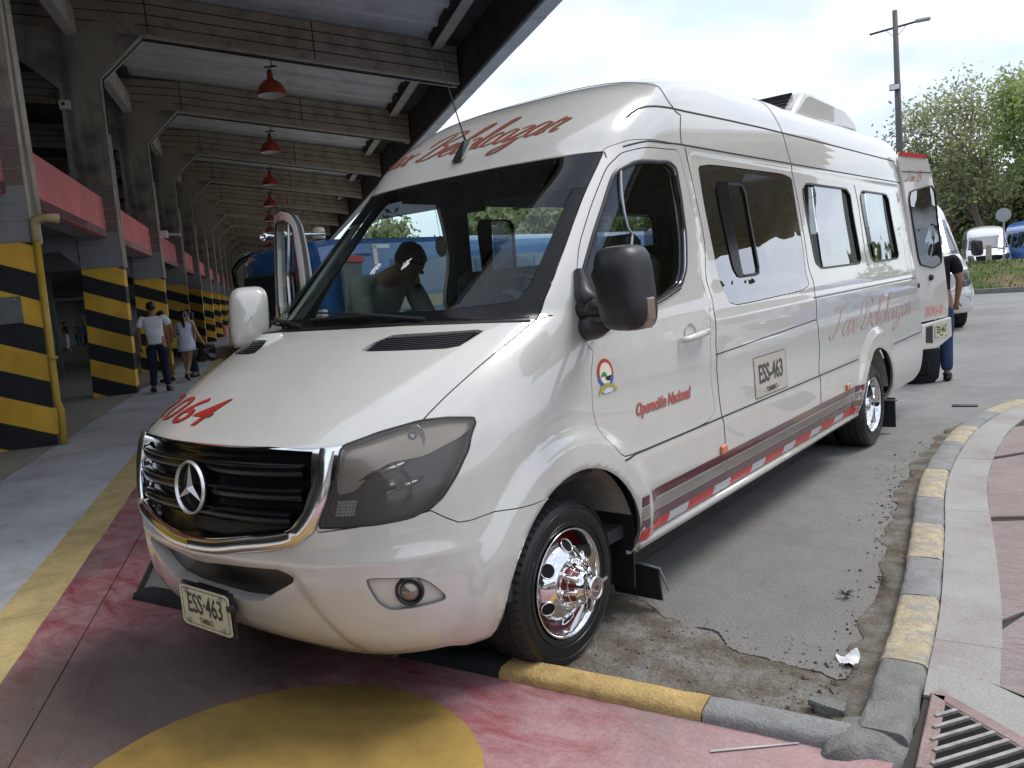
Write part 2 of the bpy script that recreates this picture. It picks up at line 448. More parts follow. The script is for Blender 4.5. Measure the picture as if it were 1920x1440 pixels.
LEAFL = simple('dry_leaf_litter', (.085, .068, .05), .9, 0, .5, 30)
scatter('gravel', lambda: (random.uniform(.7, 2.0), random.uniform(-.2, .62), .010), 420, STONE, .004, .013)
scatter('leaf_litter', near_kerb, 620, LEAFL, .003, .016)
scatter('road_grit', lambda: (random.uniform(1.0, 2.0), random.uniform(.4, 6), .012), 500, STONE, .002, .007)

# gutter dust along the curved kerb, ragged on the road side
vs = []; n = 0
for i in range(1, 70):
    p, q = RK[i], RK[i+1]; d = np.array(q)-np.array(p); d /= np.linalg.norm(d); nn = np.array([-d[1], d[0]])
    w_ = .02+.035*math.sin(i*1.7)*math.sin(i*.37)+.02*math.sin(i*.6+1)+random.uniform(-.01, .015)
    for k, f in enumerate((.07, .12, .18, .18+w_)): r_ = p+nn*f; vs.append((r_[0], r_[1], .0145+.009*(3-k)/3+random.uniform(-.001, .002) if k < 3 else .0125)); 
    n += 1
mb = MB(); mb.add(vs, [(i*4+j, (i+1)*4+j, (i+1)*4+j+1, i*4+j+1) for i in range(n-1) for j in range(3)]); o = mb.build('gutter_dust', DIRT, None, smooth=True); o['kind'] = 'structure'
# --- platform slabs -----------------------------------------------------------
KA, KB = np.array([-1.52, -.655]), np.array([2.24, -.154])     # front edge of the bay kerb
KD = (KB-KA)/np.linalg.norm(KB-KA); KN = np.array([-KD[1], KD[0]])   # KN points to the road
def clip(poly, p, nrm):
    out = []; k = len(poly)
    for i in range(k):
        a, b = np.array(poly[i], float), np.array(poly[(i+1) % k], float); da, db = (a-p)@nrm, (b-p)@nrm
        if da <= 0: out.append(tuple(a))
        if da*db < 0: out.append(tuple(a+(b-a)*da/(da-db)))
    return out
def m_platform():
    b = NB('painted_platform')
    def dot(v):
        x = b.n('ShaderNodeVectorMath', operation='DOT_PRODUCT'); b.l(b.co(), x.inputs[0]); x.inputs[1].default_value = v; return x.outputs['Value']
    n_ = dot(tuple(TN)); t_ = dot(tuple(TT))
    wob = b.math('MULTIPLY', b.math('SUBTRACT', b.noise(2.5, 4), .5), .03)
    nn = b.math('ADD', n_, wob)
    # painted edge of the walkway drifts a little
    edge = b.math('ADD', nn, b.math('MULTIPLY', t_, .012))
    grey = b.mix(1, (.60, .62, .645), b.ramp(b.noise(1.1, 7, .62), [(.3, .72), (.5, .98), (.7, 1.15)]), 'MULTIPLY')
    grey = b.mix(b.ramp(b.noise(6, 6, .7), [(.55, 0), (.75, .5)]), grey, (.14, .15, .16))
    red = b.mix(1, (.25, .052, .06), b.ramp(b.noise(1.6, 6, .6), [(.3, .75), (.7, 1.25)]), 'MULTIPLY')
    wear = b.ramp(b.noise(3.3, 8, .72, dist=.6, stretch=(1, 2.2, 1)), [(.36, 0), (.58, 1)])
    red = b.mix(b.math('MULTIPLY', wear, .85), red, (.40, .235, .245))
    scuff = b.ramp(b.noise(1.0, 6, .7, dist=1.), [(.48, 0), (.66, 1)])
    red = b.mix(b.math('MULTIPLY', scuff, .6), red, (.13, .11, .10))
    pale = b.n('ShaderNodeMapRange'); pale.inputs[1].default_value = .9; pale.inputs[2].default_value = 1.9
    sx = b.n('ShaderNodeSeparateXYZ'); b.l(b.co(), sx.inputs[0]); b.l(sx.outputs['X'], pale.inputs[0])
    red = b.mix(b.math('MULTIPLY', pale.outputs[0], .62), red, (.46, .33, .32))
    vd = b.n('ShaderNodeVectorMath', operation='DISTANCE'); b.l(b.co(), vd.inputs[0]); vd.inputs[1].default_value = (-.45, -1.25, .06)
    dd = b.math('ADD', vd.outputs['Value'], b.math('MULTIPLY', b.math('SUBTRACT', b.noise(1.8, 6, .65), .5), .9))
    dm = b.ramp(dd, [(.40, .85), (1.15, 0)])  # dirt patch before the nose, with part of its shade painted in
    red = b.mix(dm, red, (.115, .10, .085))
    yel = b.mix(1, (.62, .48, .23), b.ramp(b.noise(5, 7, .7), [(.35, .74), (.6, 1.05)]), 'MULTIPLY')
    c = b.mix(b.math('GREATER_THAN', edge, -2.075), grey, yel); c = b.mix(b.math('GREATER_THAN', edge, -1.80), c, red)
    chips = b.ramp(b.noise(9, 8, .75), [(.66, 0), (.70, 1)])
    c = b.mix(b.math('MULTIPLY', chips, .75), c, (.27, .26, .24))
    c = b.mix(.6, c, b.ramp(b.noise(70, 3, .7), [(.3, .72), (.7, 1.2)]), 'MULTIPLY')
    rg = b.ramp(b.noise(2, 5), [(.3, .42), (.7, .7)])
    b.pbr(c, rg, 0, b.bump(b.math('ADD', b.noise(60, 4), b.noise(7, 5)), .35, .008), spec=.4); return b.m
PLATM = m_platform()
plat = sheet('platform', [tuple(tp(-40, 170)[:2]), tuple(tp(-40, -70)[:2]), tuple(tp(3., -70)[:2]), (2.35, -3.), (2.26, -.6), (2.16, -.165), tuple(KA), tuple(tp(-1.40, 170)[:2])], PZ-.014, simple('slab_joint_filler', (.04, .04, .038), .95, 0, .3), thick=.15)
tedges = [-9.2, -6.2, -2.3, .93, 4.08, 7.3, 10.5, 13.7, 16.9, 20.1, 23.3, 26.5, 29.7, 36, 48, 70, 110, 160]
for n0, n1, free in ((-3.30, -1.56, False), (-1.56, -1.405, False), (-1.405, 1.2, True), (1.2, 4.2, True)):
    for t0, t1 in zip(tedges[:-1], tedges[1:]):
        if free and t0 > 4: continue
        gap = .004; ga_ = .0002 if n0 == -1.405 else gap; gb_ = .0002 if n1 == -1.405 else gap
        P = [tuple(tp(a, b_)[:2]) for a, b_ in ((n0+ga_, t0+gap), (n1-gb_, t0+gap), (n1-gb_, t1-gap), (n0+ga_, t1-gap))]
        if n1 > -1.5:
            if free: P = clip(P, KA, KN)
            if free and len(P) >= 3: P = clip(P, np.array([2.35, -3.]), np.array([1., .06])/1.0018)
            if free and len(P) >= 3 and n0 < 0 and t1 < 0: P = P
        if len(P) < 3: continue
        z = PZ+random.uniform(-.0015, .0015)
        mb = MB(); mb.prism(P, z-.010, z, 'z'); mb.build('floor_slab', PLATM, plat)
# hall floor
HALLF = simple('hall_floor_paint', (.46, .435, .38), .45, 0, .14, 1.5, .1)
sheet('hall_floor', [tuple(tp(a, b_)[:2]) for a, b_ in ((-3.305, -60), (-3.305, 160), (-30, 160), (-30, -60))], PZ+.001, HALLF)
# painted circle and white line on the platform
def m_paint(name, col, wear=.5):
    b = NB(name)
    c = b.mix(1, col, b.ramp(b.noise(2.5, 7, .65), [(.3, .68), (.7, 1.15)]), 'MULTIPLY')
    c = b.mix(b.ramp(b.noise(1.1, 6, .65, dist=.8), [(.36, 0), (.60, .75)]), c, tuple(x*.42 for x in col))  # blotches of grime, with floor shade partly painted in
    sc = b.ramp(b.noise(6, 7, .75, stretch=(1, 3, 1)), [(.52, 0), (.66, .6)]); c = b.mix(sc, c, tuple(x*.6+.03 for x in col))
    ch = b.ramp(b.noise(11, 8, .75), [(.67, 0), (.71, 1)])
    c = b.mix(b.math('MULTIPLY', ch, wear), c, (.26, .26, .25))
    b.pbr(c, .5, 0, b.bump(b.noise(60, 4), .25, .006), spec=.4); return b.m
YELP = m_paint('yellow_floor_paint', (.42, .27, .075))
cc = np.array([.637, -1.296]); poly = []
for i in range(96):
    a = 2*math.pi*i/96; r = .692+random.uniform(-.0025, .0025); poly.append((cc[0]+r*math.cos(a), cc[1]+r*math.sin(a)))
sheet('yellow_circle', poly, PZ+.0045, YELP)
WP = m_paint('white_line_paint', (.72, .72, .70), .8)
a, b_ = np.array([1.70, -.385]), np.array([1.915, -.205]); d = (b_-a)/np.linalg.norm(b_-a); w = np.array([-d[1], d[0]])*.006
sheet('white_line', [tuple(a-w), tuple(b_-w*.6), tuple(b_+w*.6), tuple(a+w)], PZ+.0055, WP)
# --- bay kerb -----------------------------------------------------------------
def kerb_run(name, path, w, z0, z1, bounds, mats, parent, bev=.022, jit=.003):
    """blocks cut from a path; path runs along the block centre line"""
    path = [np.array(p) for p in path]; s = [0]
    for i in range(1, len(path)): s.append(s[-1]+np.linalg.norm(path[i]-path[i-1]))
    def at(q):
        i = min(max(np.searchsorted(s, q)-1, 0), len(path)-2); t = (q-s[i])/(s[i+1]-s[i]); p = path[i]+(path[i+1]-path[i])*t
        d = path[i+1]-path[i]; d = d/np.linalg.norm(d); return p, np.array([-d[1], d[0]])
    for k in range(len(bounds)-1):
        a, b2 = bounds[k]+.003, min(bounds[k+1]-.003, s[-1]); 
        if b2 <= a: break
        nseg = max(3, int((b2-a)/.05)); mb = MB(); vs = []
        for i in range(nseg+1):
            p, nn = at(a+(b2-a)*i/nseg); e = .008 if i in (0, nseg) else 0
            prof = [(-w/2, z0), (-w/2, z1-bev), (-w/2+bev*.4, z1-bev*.35), (-w/2+bev, z1-e*.3), (0, z1), (w/2-bev, z1-e*.3), (w/2-bev*.4, z1-bev*.35), (w/2, z1-bev), (w/2, z0)]
            for (o_, z) in prof:
                q = p+nn*(o_+random.uniform(-jit, jit)); vs.append((q[0], q[1], z+random.uniform(-jit, jit)*.7))
        K = 9; fs = [(i*K+j, (i+1)*K+j, (i+1)*K+j+1, i*K+j+1) for i in range(nseg) for j in range(K-1)]
        fs += [tuple(range(K-1, -1, -1)), tuple(nseg*K+j for j in range(K))]
        mb.add(vs, fs); mb.build(name, mats[k % len(mats)], parent, smooth=True, angle=50)
def m_kerb(name, col, wear_lo=.58, grey=(.24, .245, .245), bare=.66):
    b = NB(name)
    c = b.mix(1, col, b.ramp(b.noise(9, 6, .6), [(.3, .72), (.7, 1.15)]), 'MULTIPLY')
    w = b.ramp(b.noise(16, 8, .75), [(wear_lo, 0), (bare, 1)])
    c = b.mix(b.math('MULTIPLY', w, .85), c, grey)
    c = b.mix(.7, c, b.ramp(b.noise(140, 3, .7), [(.3, .62), (.7, 1.25)]), 'MULTIPLY')
    b.pbr(c, .8, 0, b.bump(b.math('ADD', b.noise(90, 4, .7), b.noise(14, 5)), .8, .012), spec=.3); return b.m
KYEL = m_kerb('yellow_kerb_paint', (.60, .49, .31), .42, (.33, .32, .30), .58); KYEL2 = m_kerb('yellow_kerb_paint_fresh', (.58, .40, .16), .62, bare=.72)
KGREY = m_kerb('grey_kerb_paint', (.31, .312, .305), .45, (.27, .26, .25), .62); KBLK = m_kerb('black_kerb_paint', (.028, .032, .034), .7, (.08, .08, .08), .8); KBARE = m_kerb('bare_kerb_concrete', (.25, .25, .235))
fk = thing('bay_kerb', '', '', (0, 0, 0)); del fk['label'], fk['category']; fk['kind'] = 'structure'
fp = [KA+KN*.065+KD*(.05*i) for i in range(int(np.linalg.norm(KB-KA)/.05)-2)]
kx = lambda x: (x-KA[0])/KD[0]
kerb_run('kerb_block', fp, .13, -.02, .098, [0, kx(-.72), kx(.05), kx(.80), kx(1.60), kx(2.07)], [KBLK, KBLK, KBLK, KYEL2, KGREY], fk)
rk = thing('sidewalk_kerb', '', '', (0, 0, 0)); del rk['label'], rk['category']; rk['kind'] = 'structure'
bnd = [.10, .60, 1.24, 1.72, 2.28, 2.8, 3.5, 4.4, 5.0, 5.7, 6.4, 7.1, 7.9, 8.7, 9.5, 10.4, 11.4, 12.6, 14, 16, 18, 20]
kerb_run('kerb_block', RK, .155, -.02, .105, bnd, [KBARE, KYEL, KGREY], rk, jit=.004) if False else None
kerb_run('kerb_block', RK, .155, -.02, .105, bnd[:2], [KBARE], rk, jit=.006)
kerb_run('kerb_block', RK, .155, -.02, .105, bnd[1:], [KYEL, KGREY], rk, jit=.0035)
# broken lump where the two kerbs meet
def lump(name, c, s, mat, seed, parent=None, n=3, amp=.25):
    rnd = random.Random(seed); bm = bmesh.new(); bmesh.ops.create_icosphere(bm, subdivisions=n, radius=1)
    ph = [Vector((rnd.uniform(-3, 3), rnd.uniform(-3, 3), rnd.uniform(-3, 3))) for _ in range(6)]
    for v in bm.verts:
        d = 1+amp*sum(math.sin(v.co.dot(p)*1.3+i) for i, p in enumerate(ph))/3
        v.co = Vector((max(-.8, min(.8, v.co.x*d))*s[0], max(-.8, min(.8, v.co.y*d))*s[1], max(-.8, min(.8, v.co.z*d))*s[2]))+Vector(c)
    me = bpy.data.meshes.new(name); bm.to_mesh(me); bm.free(); me.materials.append(mat)
    me.polygons.foreach_set('use_smooth', [True]*len(me.polygons)); me.set_sharp_from_angle(angle=.6)
    return link(bpy.data.objects.new(name, me), parent)
lump('corner_concrete', (2.10, -.10, .02), (.14, .17, .10), KBARE, 3, rk)
# --- sidewalk ------------------------------------------------------------------
def m_sidewalk():
    b = NB('pink_sidewalk')
    sx = b.n('ShaderNodeSeparateXYZ'); b.l(b.co(), sx.inputs[0])
    pink = b.ramp(b.noise(1.4, 7, .65), [(.3, (.30, .225, .215)), (.55, (.35, .285, .27)), (.75, (.37, .335, .315))])
    br = b.ramp(b.noise(9, 4, .6, stretch=(1.0, 14, 1)), [(.36, .55), (.5, 1.), (.7, 1.08)])
    c = b.mix(.55, pink, br, 'MULTIPLY')
    spots = b.ramp(b.noise(5.5, 2, .4), [(.70, 0), (.73, 1)])
    c = b.mix(b.math('MULTIPLY', spots, .5), c, (.17, .15, .15))
    c = b.mix(.6, c, b.ramp(b.noise(90, 3, .7), [(.3, .75), (.7, 1.15)]), 'MULTIPLY')
    h = b.math('ADD', b.noise(9, 4, .6, stretch=(1, 14, 1)), b.math('MULTIPLY', b.noise(80, 4), .4))
    b.pbr(c, .8, 0, b.bump(h, .8, .015), spec=.3); return b.m
def m_swedge():
    b = NB('pale_edge_strip')
    c = b.ramp(b.noise(2.2, 7, .65), [(.3, (.29, .245, .24)), (.5, (.35, .335, .32)), (.7, (.38, .38, .365))])
    c = b.mix(.6, c, b.ramp(b.noise(90, 3, .7), [(.3, .75), (.7, 1.15)]), 'MULTIPLY')
    b.pbr(c, .8, 0, b.bump(b.noise(60, 5), .5, .01), spec=.3); return b.m
SWM, SWE = m_sidewalk(), m_swedge()
outer = []
for i in range(len(RK)-1):
    d = np.array(RK[i+1])-np.array(RK[i]); d /= np.linalg.norm(d); outer.append(np.array(RK[i])+np.array([d[1], -d[0]])*.082)
SZ = .088
sw = sheet('sidewalk', [tuple(p) for p in outer]+[(40, 9.6), (40, -40), (2.4, -40), (2.38, -3.), (2.22, -.6)], SZ-.014, simple('sidewalk_joint', (.05, .045, .04), .95, 0, .2), thick=.1)
# edge strip blocks and field slabs
strip_in = []
for i in range(len(RK)-1):
    d = np.array(RK[i+1])-np.array(RK[i]); d /= np.linalg.norm(d); strip_in.append(np.array(RK[i])+np.array([d[1], -d[0]])*.30)
i0 = 12
while i0 < len(outer)-9:
    i1 = i0+8
    P = [tuple(p) for p in outer[i0:i1+1]]+[tuple(p) for p in strip_in[i0:i1+1]][::-1]
    mb = MB(); mb.prism(P, SZ-.012, SZ+random.uniform(-.001, .001), 'z'); mb.build('edge_slab', SWE, sw)
    i0 = i1
def field(P, mat=None, z=SZ): 
    mb = MB(); mb.prism(P, z-.012, z+random.uniform(-.0015, .0015), 'z'); mb.build('sidewalk_slab', mat or SWM, sw)
si = [tuple(p) for p in strip_in]
# slabs between the strip and the far side, joints cut diagonally (terminal direction)
field([si[13], (2.31, .44), (2.62, .27), (6, -1.8), (6, -1.2), (2.42, 1.22), si[22] if si[22][0] < 2.4 else (2.25, 1.2), si[18]])
field([(2.325, .432), (2.222, .30), (2.40, -.30), (2.6, -1.6), (3, -3), (6, -6), (6, -1.815), (2.625, .260)], SWE)
k1 = 25
field([si[23], (2.44, 1.25), (6, -1.15), (6, 1.6), (3.2, 2.9), si[34], si[30]])
field([si[34+1], (3.2, 2.93), (6, 1.63), (6, 6.0), (3.4, 5.8), si[52], si[46], si[40]])
field([si[53], (3.4, 5.83), (6, 6.03), (8, 7.6), si[-20] if len(si) > 100 else (4.8, 7.6), si[64], si[58]])
# channel drain with bars
gr = thing('drain_grate', '', ''); del gr['label'], gr['category']; gr['kind'] = 'structure'
g0 = Vector((2.215, .225, 0)); ga, gb = TT*-1, TN*-1
BARM = simple('worn_grate_steel', (.38, .36, .34), .55, .5, .4, 20)
pit = [g0, g0+ga*2.4, g0+ga*2.4+gb*.62, Vector((2.50, -1.2, 0)), Vector((2.285, -.18, 0))]
mb = MB(); mb.prism([(p.x, p.y) for p in pit], SZ-.006, SZ+.002, 'z'); mb.build('drain_pit', simple('drain_black', (.004, .004, .004), 1, 0, 0), gr)
for i in range(44):
    o_ = g0+ga*(.045+i*.047); L_ = .6
    # each bar runs square to the channel and stops at the broken left rim
    e = o_+gb*L_; k = .95
    while k > .05 and (lambda q: (q.x < 2.285-(q.y+.18)*.21 if q.y < -.18 else q.x < 2.215+(.225-q.y)*.17))(o_+gb*L_*k): k -= .03
    if k < .1: continue
    c = o_+gb*(L_*k/2+.004); mb = MB(); mb.box((c.x, c.y, SZ+.002), (.016, L_*k, .02), rz=HD+math.pi/2+math.pi)
    mb = MB(); mb.box((c.x, c.y, SZ+.002), (L_*k, .013, .02), rz=HD); mb.build('grate_bar', BARM, gr)
RIM = m_kerb('pink_rim_concrete', (.42, .30, .28))
def bar3(name, a, b, w, h, z, mat, parent):
    a, b = Vector(a), Vector(b); c = (a+b)/2; d = b-a; mb = MB(); mb.box((c.x, c.y, z-h/2), (d.length, w, h), rz=math.atan2(d.y, d.x), bev=.004); return mb.build(name, mat, parent)
bar3('grate_rim', g0+TN*.03+TT*.03, g0+TN*.03+ga*2.4, .05, .03, SZ+.006, RIM, gr)
bar3('grate_rim', (2.222, .25, 0), (2.27, -.2, 0), .045, .03, SZ+.006, RIM, gr)
bar3('grate_rim', (2.27, -.2, 0), (2.50, -1.3, 0), .045, .03, SZ+.006, RIM, gr)
# --- small litter ---------------------------------------------------------------
mb = MB(); vs = []
for j in range(15):
    for i in range(15):
        x, y = i/14-.5, j/14-.5; vs.append((x*.072*(1+.2*math.sin(y*6)), y*.095, .010+.012*math.sin(x*5+1+y*3)*math.cos(y*6)+.030*max(0, x+y-.3)+.004*abs(math.sin(x*17+y*9))))
mb.add(vs, [(j*15+i, j*15+i+1, (j+1)*15+i+1, (j+1)*15+i) for j in range(14) for i in range(14)])
o = mb.build('paper_scrap', simple('white_paper', (.78, .78, .80), .7, 0, .04), None, smooth=True); o.location = (1.86, .50, .006); o.rotation_euler = (0, .1, .5)
tag(o, 'crumpled white paper scrap lying on the road by the kerb corner', 'paper')
o = lump('concrete_chunk', (0, 0, 0), (.075, .035, .028), KBARE, 11, None, 3, .3); o.location = (1.90, .11, .028); o.rotation_euler = (.1, .1, .15)
tag(o, 'broken lump of grey concrete lying in the dirt where the kerbs meet', 'rubble')
mb = MB()
for i in range(16):
    a = random.uniform(0, 6.28); p = Vector((0, 0, .012)); q = p+Vector((math.cos(a)*random.uniform(.02, .05), math.sin(a)*random.uniform(.02, .05), random.uniform(-.004, .02)))
    mb.tube([p, (p+q)/2+Vector((0, 0, .008)), q], [.004, .003, .001], 5)
o = mb.build('twig_clump', LEAFL); o.location = (1.67, 1.11, .012); tag(o, 'small dark clump of twigs on the road near the kerb', 'twigs')
# ------------------------------------------------------------------ terminal frames
SP = 6.42; T0 = 7.73
zb = lambda n: 6.60-.155*(n-.6)        # underside of the sloping beam
zt = lambda n: zb(n)+.80
def frame_meshes():
    """column, beam and lower beam built at local t=0, x=n, y=t"""
    root = thing('canopy_portal', 'x', 'concrete portal')
    h = .17
    # column: slightly leaning, recessed between two lips on the apron edge
    col = MB()
    def ring(z, nl, nr): return [(nl, z), (nr, z)]
    segs = [(PZ, -4.08, -3.27), (2.6, -3.955, -3.20), (6.23, -3.87, -3.15)]
    for (z0, l0, r0), (z1, l1, r1) in zip(segs[:-1], segs[1:]):
        col.prism([(l0, z0), (r0, z0), (r1, z1), (l1, z1)], -h, h, 'y')
    lo = MB(); z0, l0, r0 = segs[0]; z1, l1, r1 = segs[1]
    lo.prism([(l0, z0), (r0, z0), (r1, z1), (l1, z1)], -h-.012, h+.012, 'y')
    lo.build('striped_base', STRIPES, root)
    up = MB(); (z0, l0, r0), (z1, l1, r1) = segs[1], segs[2]
    up.prism([(l0, z0), (r0, z0), (r1, z1), (-2.30, zb(-2.30)), (-2.3, zb(-2.3)+.3), (-4.9, 7.2), (-4.9, 6.95), (l1, 6.05)], -h, h, 'y')
    up.build('column', CONC_RAW, root)
    for s in (-1, 1):   # lips on the apron edge of column and haunch
        lip = MB(); y0 = s*(h-.035); path = [(r0+.014, z0), (r1+.014, z1), (-2.30, zb(-2.3)-.02)]
        for (a, za), (b, zb_) in zip(path[:-1], path[1:]):
            lip.hexa([(a-.03, y0-.035, za), (a+.02, y0-.035, za), (a+.02, y0+.035, za), (a-.03, y0+.035, za), (b-.03, y0-.035, zb_), (b+.02, y0-.035, zb_), (b+.02, y0+.035, zb_), (b-.03, y0+.035, zb_)])
        lip.build('edge_lip', CONC_LIP, root)
        lip = MB(); n0, n1 = -2.32, 4.05
        lip.hexa([(n0, y0-.035, zb(n0)-.035), (n1, y0-.035, zb(n1)-.035), (n1, y0+.035, zb(n1)-.035), (n0, y0+.035, zb(n0)-.035), (n0, y0-.035, zb(n0)+.05), (n1, y0-.035, zb(n1)+.05), (n1, y0+.035, zb(n1)+.05), (n0, y0+.035, zb(n0)+.05)])
        lip.build('beam_lip', CONC_LIP, root)
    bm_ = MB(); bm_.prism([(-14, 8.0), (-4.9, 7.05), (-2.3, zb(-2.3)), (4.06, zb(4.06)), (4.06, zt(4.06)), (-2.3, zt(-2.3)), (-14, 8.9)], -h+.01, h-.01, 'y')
    bm_.build('beam', CONC_DIRTY_SHADE, root)  # dark core paints shade into the joints between boards
    # board marks on the camera-side face: proud boards with open joints
    js = [-14, -11, -8, -5.2, -2.16, 1.0, 4.05]
    for a, b in zip(js[:-1], js[1:]):
        for r in range(4):
            f = lambda n, k: (zb(n)+.80*k/4) if n > -2.4 else (7.98+(-14-n)*-.0+.0*(n) if False else (zb(-2.3)+( -2.3-n)*.078+.80*k/4))
            g_ = .012; off = random.uniform(0, .010)
            mb = MB(); mb.prism([(a+g_, f(a, r)+g_), (b-g_, f(b, r)+g_), (b-g_, f(b, r+1)-g_), (a+g_, f(a, r+1)-g_)], -h-.008-off, -h+.012, 'y'); mb.build('board', CONC_BEAM, root)
    z = 2.61; i = 0
    while z < 4.05:
        hh = random.uniform(.21, .25); e = lambda zz: (np.interp(zz, [2.6, 6.23], [-3.955, -3.87]), np.interp(zz, [2.6, 6.23], [-3.20, -3.15]))
        (a0, b0), (a1, b1) = e(z), e(z+hh); g_ = .008; mt = GREY_PAINT if z < 3.2 else BROWN_PAINT
        mb = MB(); mb.prism([(a0, z+g_), (b0-.012, z+g_), (b1-.012, z+hh-g_), (a1, z+hh-g_)], -h-.012-random.uniform(0, .004), h+.012, 'y'); mb.build('board', mt, root); z += hh; i += 1
    # lower cross beam that carries the mezzanine, haunched at the column
    lb = MB(); lb.prism([(-3.96, 2.62), (-4.3, 2.98), (-14, 2.98), (-14, 4.1), (-3.95, 4.1)], -.14, .14, 'y'); lb.build('lower_beam', GREY_PAINT, root)
    for r in range(4):
        z0 = 3.0+r*.27; mb = MB(); mb.prism([(-14, z0+.008), (-3.97, z0+.008), (-3.97, z0+.262), (-14, z0+.262)], -.155, -.135, 'y'); mb.build('board', GREY_PAINT if r < 2 else BROWN_PAINT, root)
    # suspended conduit along the beam
    return root
fr0 = frame_meshes()
frames = {}
ORD = ['zeroth', 'first', 'second', 'third', 'fourth', 'fifth', 'sixth', 'seventh', 'eighth', 'ninth', 'tenth', 'eleventh', 'twelfth', 'thirteenth', 'fourteenth', 'fifteenth', 'sixteenth', 'seventeenth', 'eighteenth', 'nineteenth']
names_k = {0: 'striped concrete frame nearest the van nose, with yellow downpipe on its edge', 1: 'second striped concrete frame, behind the man in white shirt, white camera high up',
           2: 'third striped concrete frame with floodlight on its edge, behind the walking woman', 3: 'fourth concrete frame in the row, just past the woman in white',
           4: 'fifth concrete frame of the row, above the black rubbish bag'}
def place_root(r, t, n=0, z=0):
    r.location = tp(n, t, z); r.rotation_euler = (0, 0, HD)
for k in range(-1, 19):
    r = fr0 if k == 0 else copy_tree(fr0)
    place_root(r, T0+SP*k)
    r['group'] = 'concrete frames of the terminal canopy'
    r['label'] = names_k.get(k) or ('bare canopy portal outside the picture, number %s behind the viewer' % ORD[-k] if k < 0 else '%s concrete portal along the platform row, seen small in the distance' % ORD[k+1])
    frames[k] = r
# --- canopy roof between frames: channel panels side by side, ribs along n -------
roof = thing('canopy_roof', 'x', 'roof'); del roof['label'], roof['category']; roof['kind'] = 'structure'
roof.rotation_euler = (0, 0, HD)
def panel_mesh():
    w = SP/6; mb = MB()
    # cross-section (t, dz): thin channel with two down-stand edges
    sec = [(.012, .0), (.012, .20), (w-.012, .20), (w-.012, .0), (w-.05, -.015), (w-.10, .0), (w-.16, .075), (.16, .075), (.10, .0), (.05, -.015)]
    n0, n1 = -3.4, 3.48; k = len(sec); vs = []
    for n in (n0, n1):
        for (t, dz) in sec: vs.append((n, t, zt(n)+.02+dz))
    fs = [(i, (i+1) % k, k+(i+1) % k, k+i) for i in range(k)]+[tuple(range(k-1, -1, -1)), tuple(range(k, 2*k))]
    mb.add(vs, fs); return mb.build('roof_panel', CONC_DECK, roof)
p0 = panel_mesh()
first = True
for k in range(-1, 14):
    for j in range(6):
        o = p0 if first else p0.copy()
        if not first: COL.objects.link(o)
        first = False; o.location = (0, T0+SP*k+j*SP/6, 0)
for k in range(14, 18):
    o = p0.copy(); COL.objects.link(o); o.location = (0, T0+SP*k, 0); o.scale = (1, 6, 1)
    o.location = (0, T0+SP*k, 0)
# end bay by the eave (dirt and shade in its colour), hall roof and gutter
t_a, t_b = T0-SP, T0+18*SP
mb = MB(); mb.prism([(3.45, zt(3.45)-.02), (4.14, zt(4.14)-.06), (4.14, zt(4.14)+.18), (3.45, zt(3.45)+.25)], t_a, t_b, 'y'); mb.build('eave_slab', CONC_DIRTY_SHADE, roof)
mb = MB(); mb.prism([(4.08, 5.93), (4.13, 5.93), (4.13, 7.0), (4.08, 7.0)], t_a, t_b, 'y'); mb.build('eave_board', CONC_DIRTY_SHADE, roof)
mb = MB(); mb.prism([(-3.35, 7.9), (-14, 8.95), (-14, 9.15), (-3.35, 8.2)], t_a, t_b, 'y'); mb.build('hall_roof', CONC_DIRTY_SHADE, roof)
GUT = simple('gutter_sheet', (.50, .54, .58), .45, .25, .18, 1.2)
t = t_a
gp = MB(); gp.prism([(4.135, 5.90), (4.44, 5.915), (4.45, 5.93), (4.45, 6.35), (4.435, 6.35), (4.43, 5.932), (4.135, 5.915)], .006, 1.60, 'y'); g0_ = gp.build('gutter_section', GUT, roof)
fi = True
while t < T0+12*SP:
    o = g0_ if fi else g0_.copy()
    if not fi: COL.objects.link(o)
    fi = False; o.location = (0, t, random.uniform(-.004, .004)); t += 1.605
mb = MB(); mb.prism([(4.135, 5.90), (4.44, 5.915), (4.45, 6.35), (4.135, 6.3)], t, t_b, 'y'); mb.build('gutter_run', GUT, roof)
# long beams under the roof (one per bay, on each side)
lbm = None
for nn, zz, ww, hh, mt in ((3.60, 6.77, .22, .42, CONC_LIP), (-3.52, 7.02, .20, .5, CONC_LIP)):
    mb = MB(); mb.box((nn, SP/2, zz+.01), (ww, SP-.36, .02)); mb.mat  # light soffit
    soff = mb.build('beam_soffit', mt, roof)
    mb = MB(); mb.box((nn, SP/2, zz+.02+hh/2), (ww-.006, SP-.36, hh)); body_ = mb.build('long_beam', CONC_DIRTY_SHADE if nn > 0 else CONC_LIP, roof)
    for k in range(-1, 14):
        for q in (soff, body_):
            o = q if k == -1 else q.copy()
            if k != -1: COL.objects.link(o)
            o.location = (0, T0+SP*k, 0)
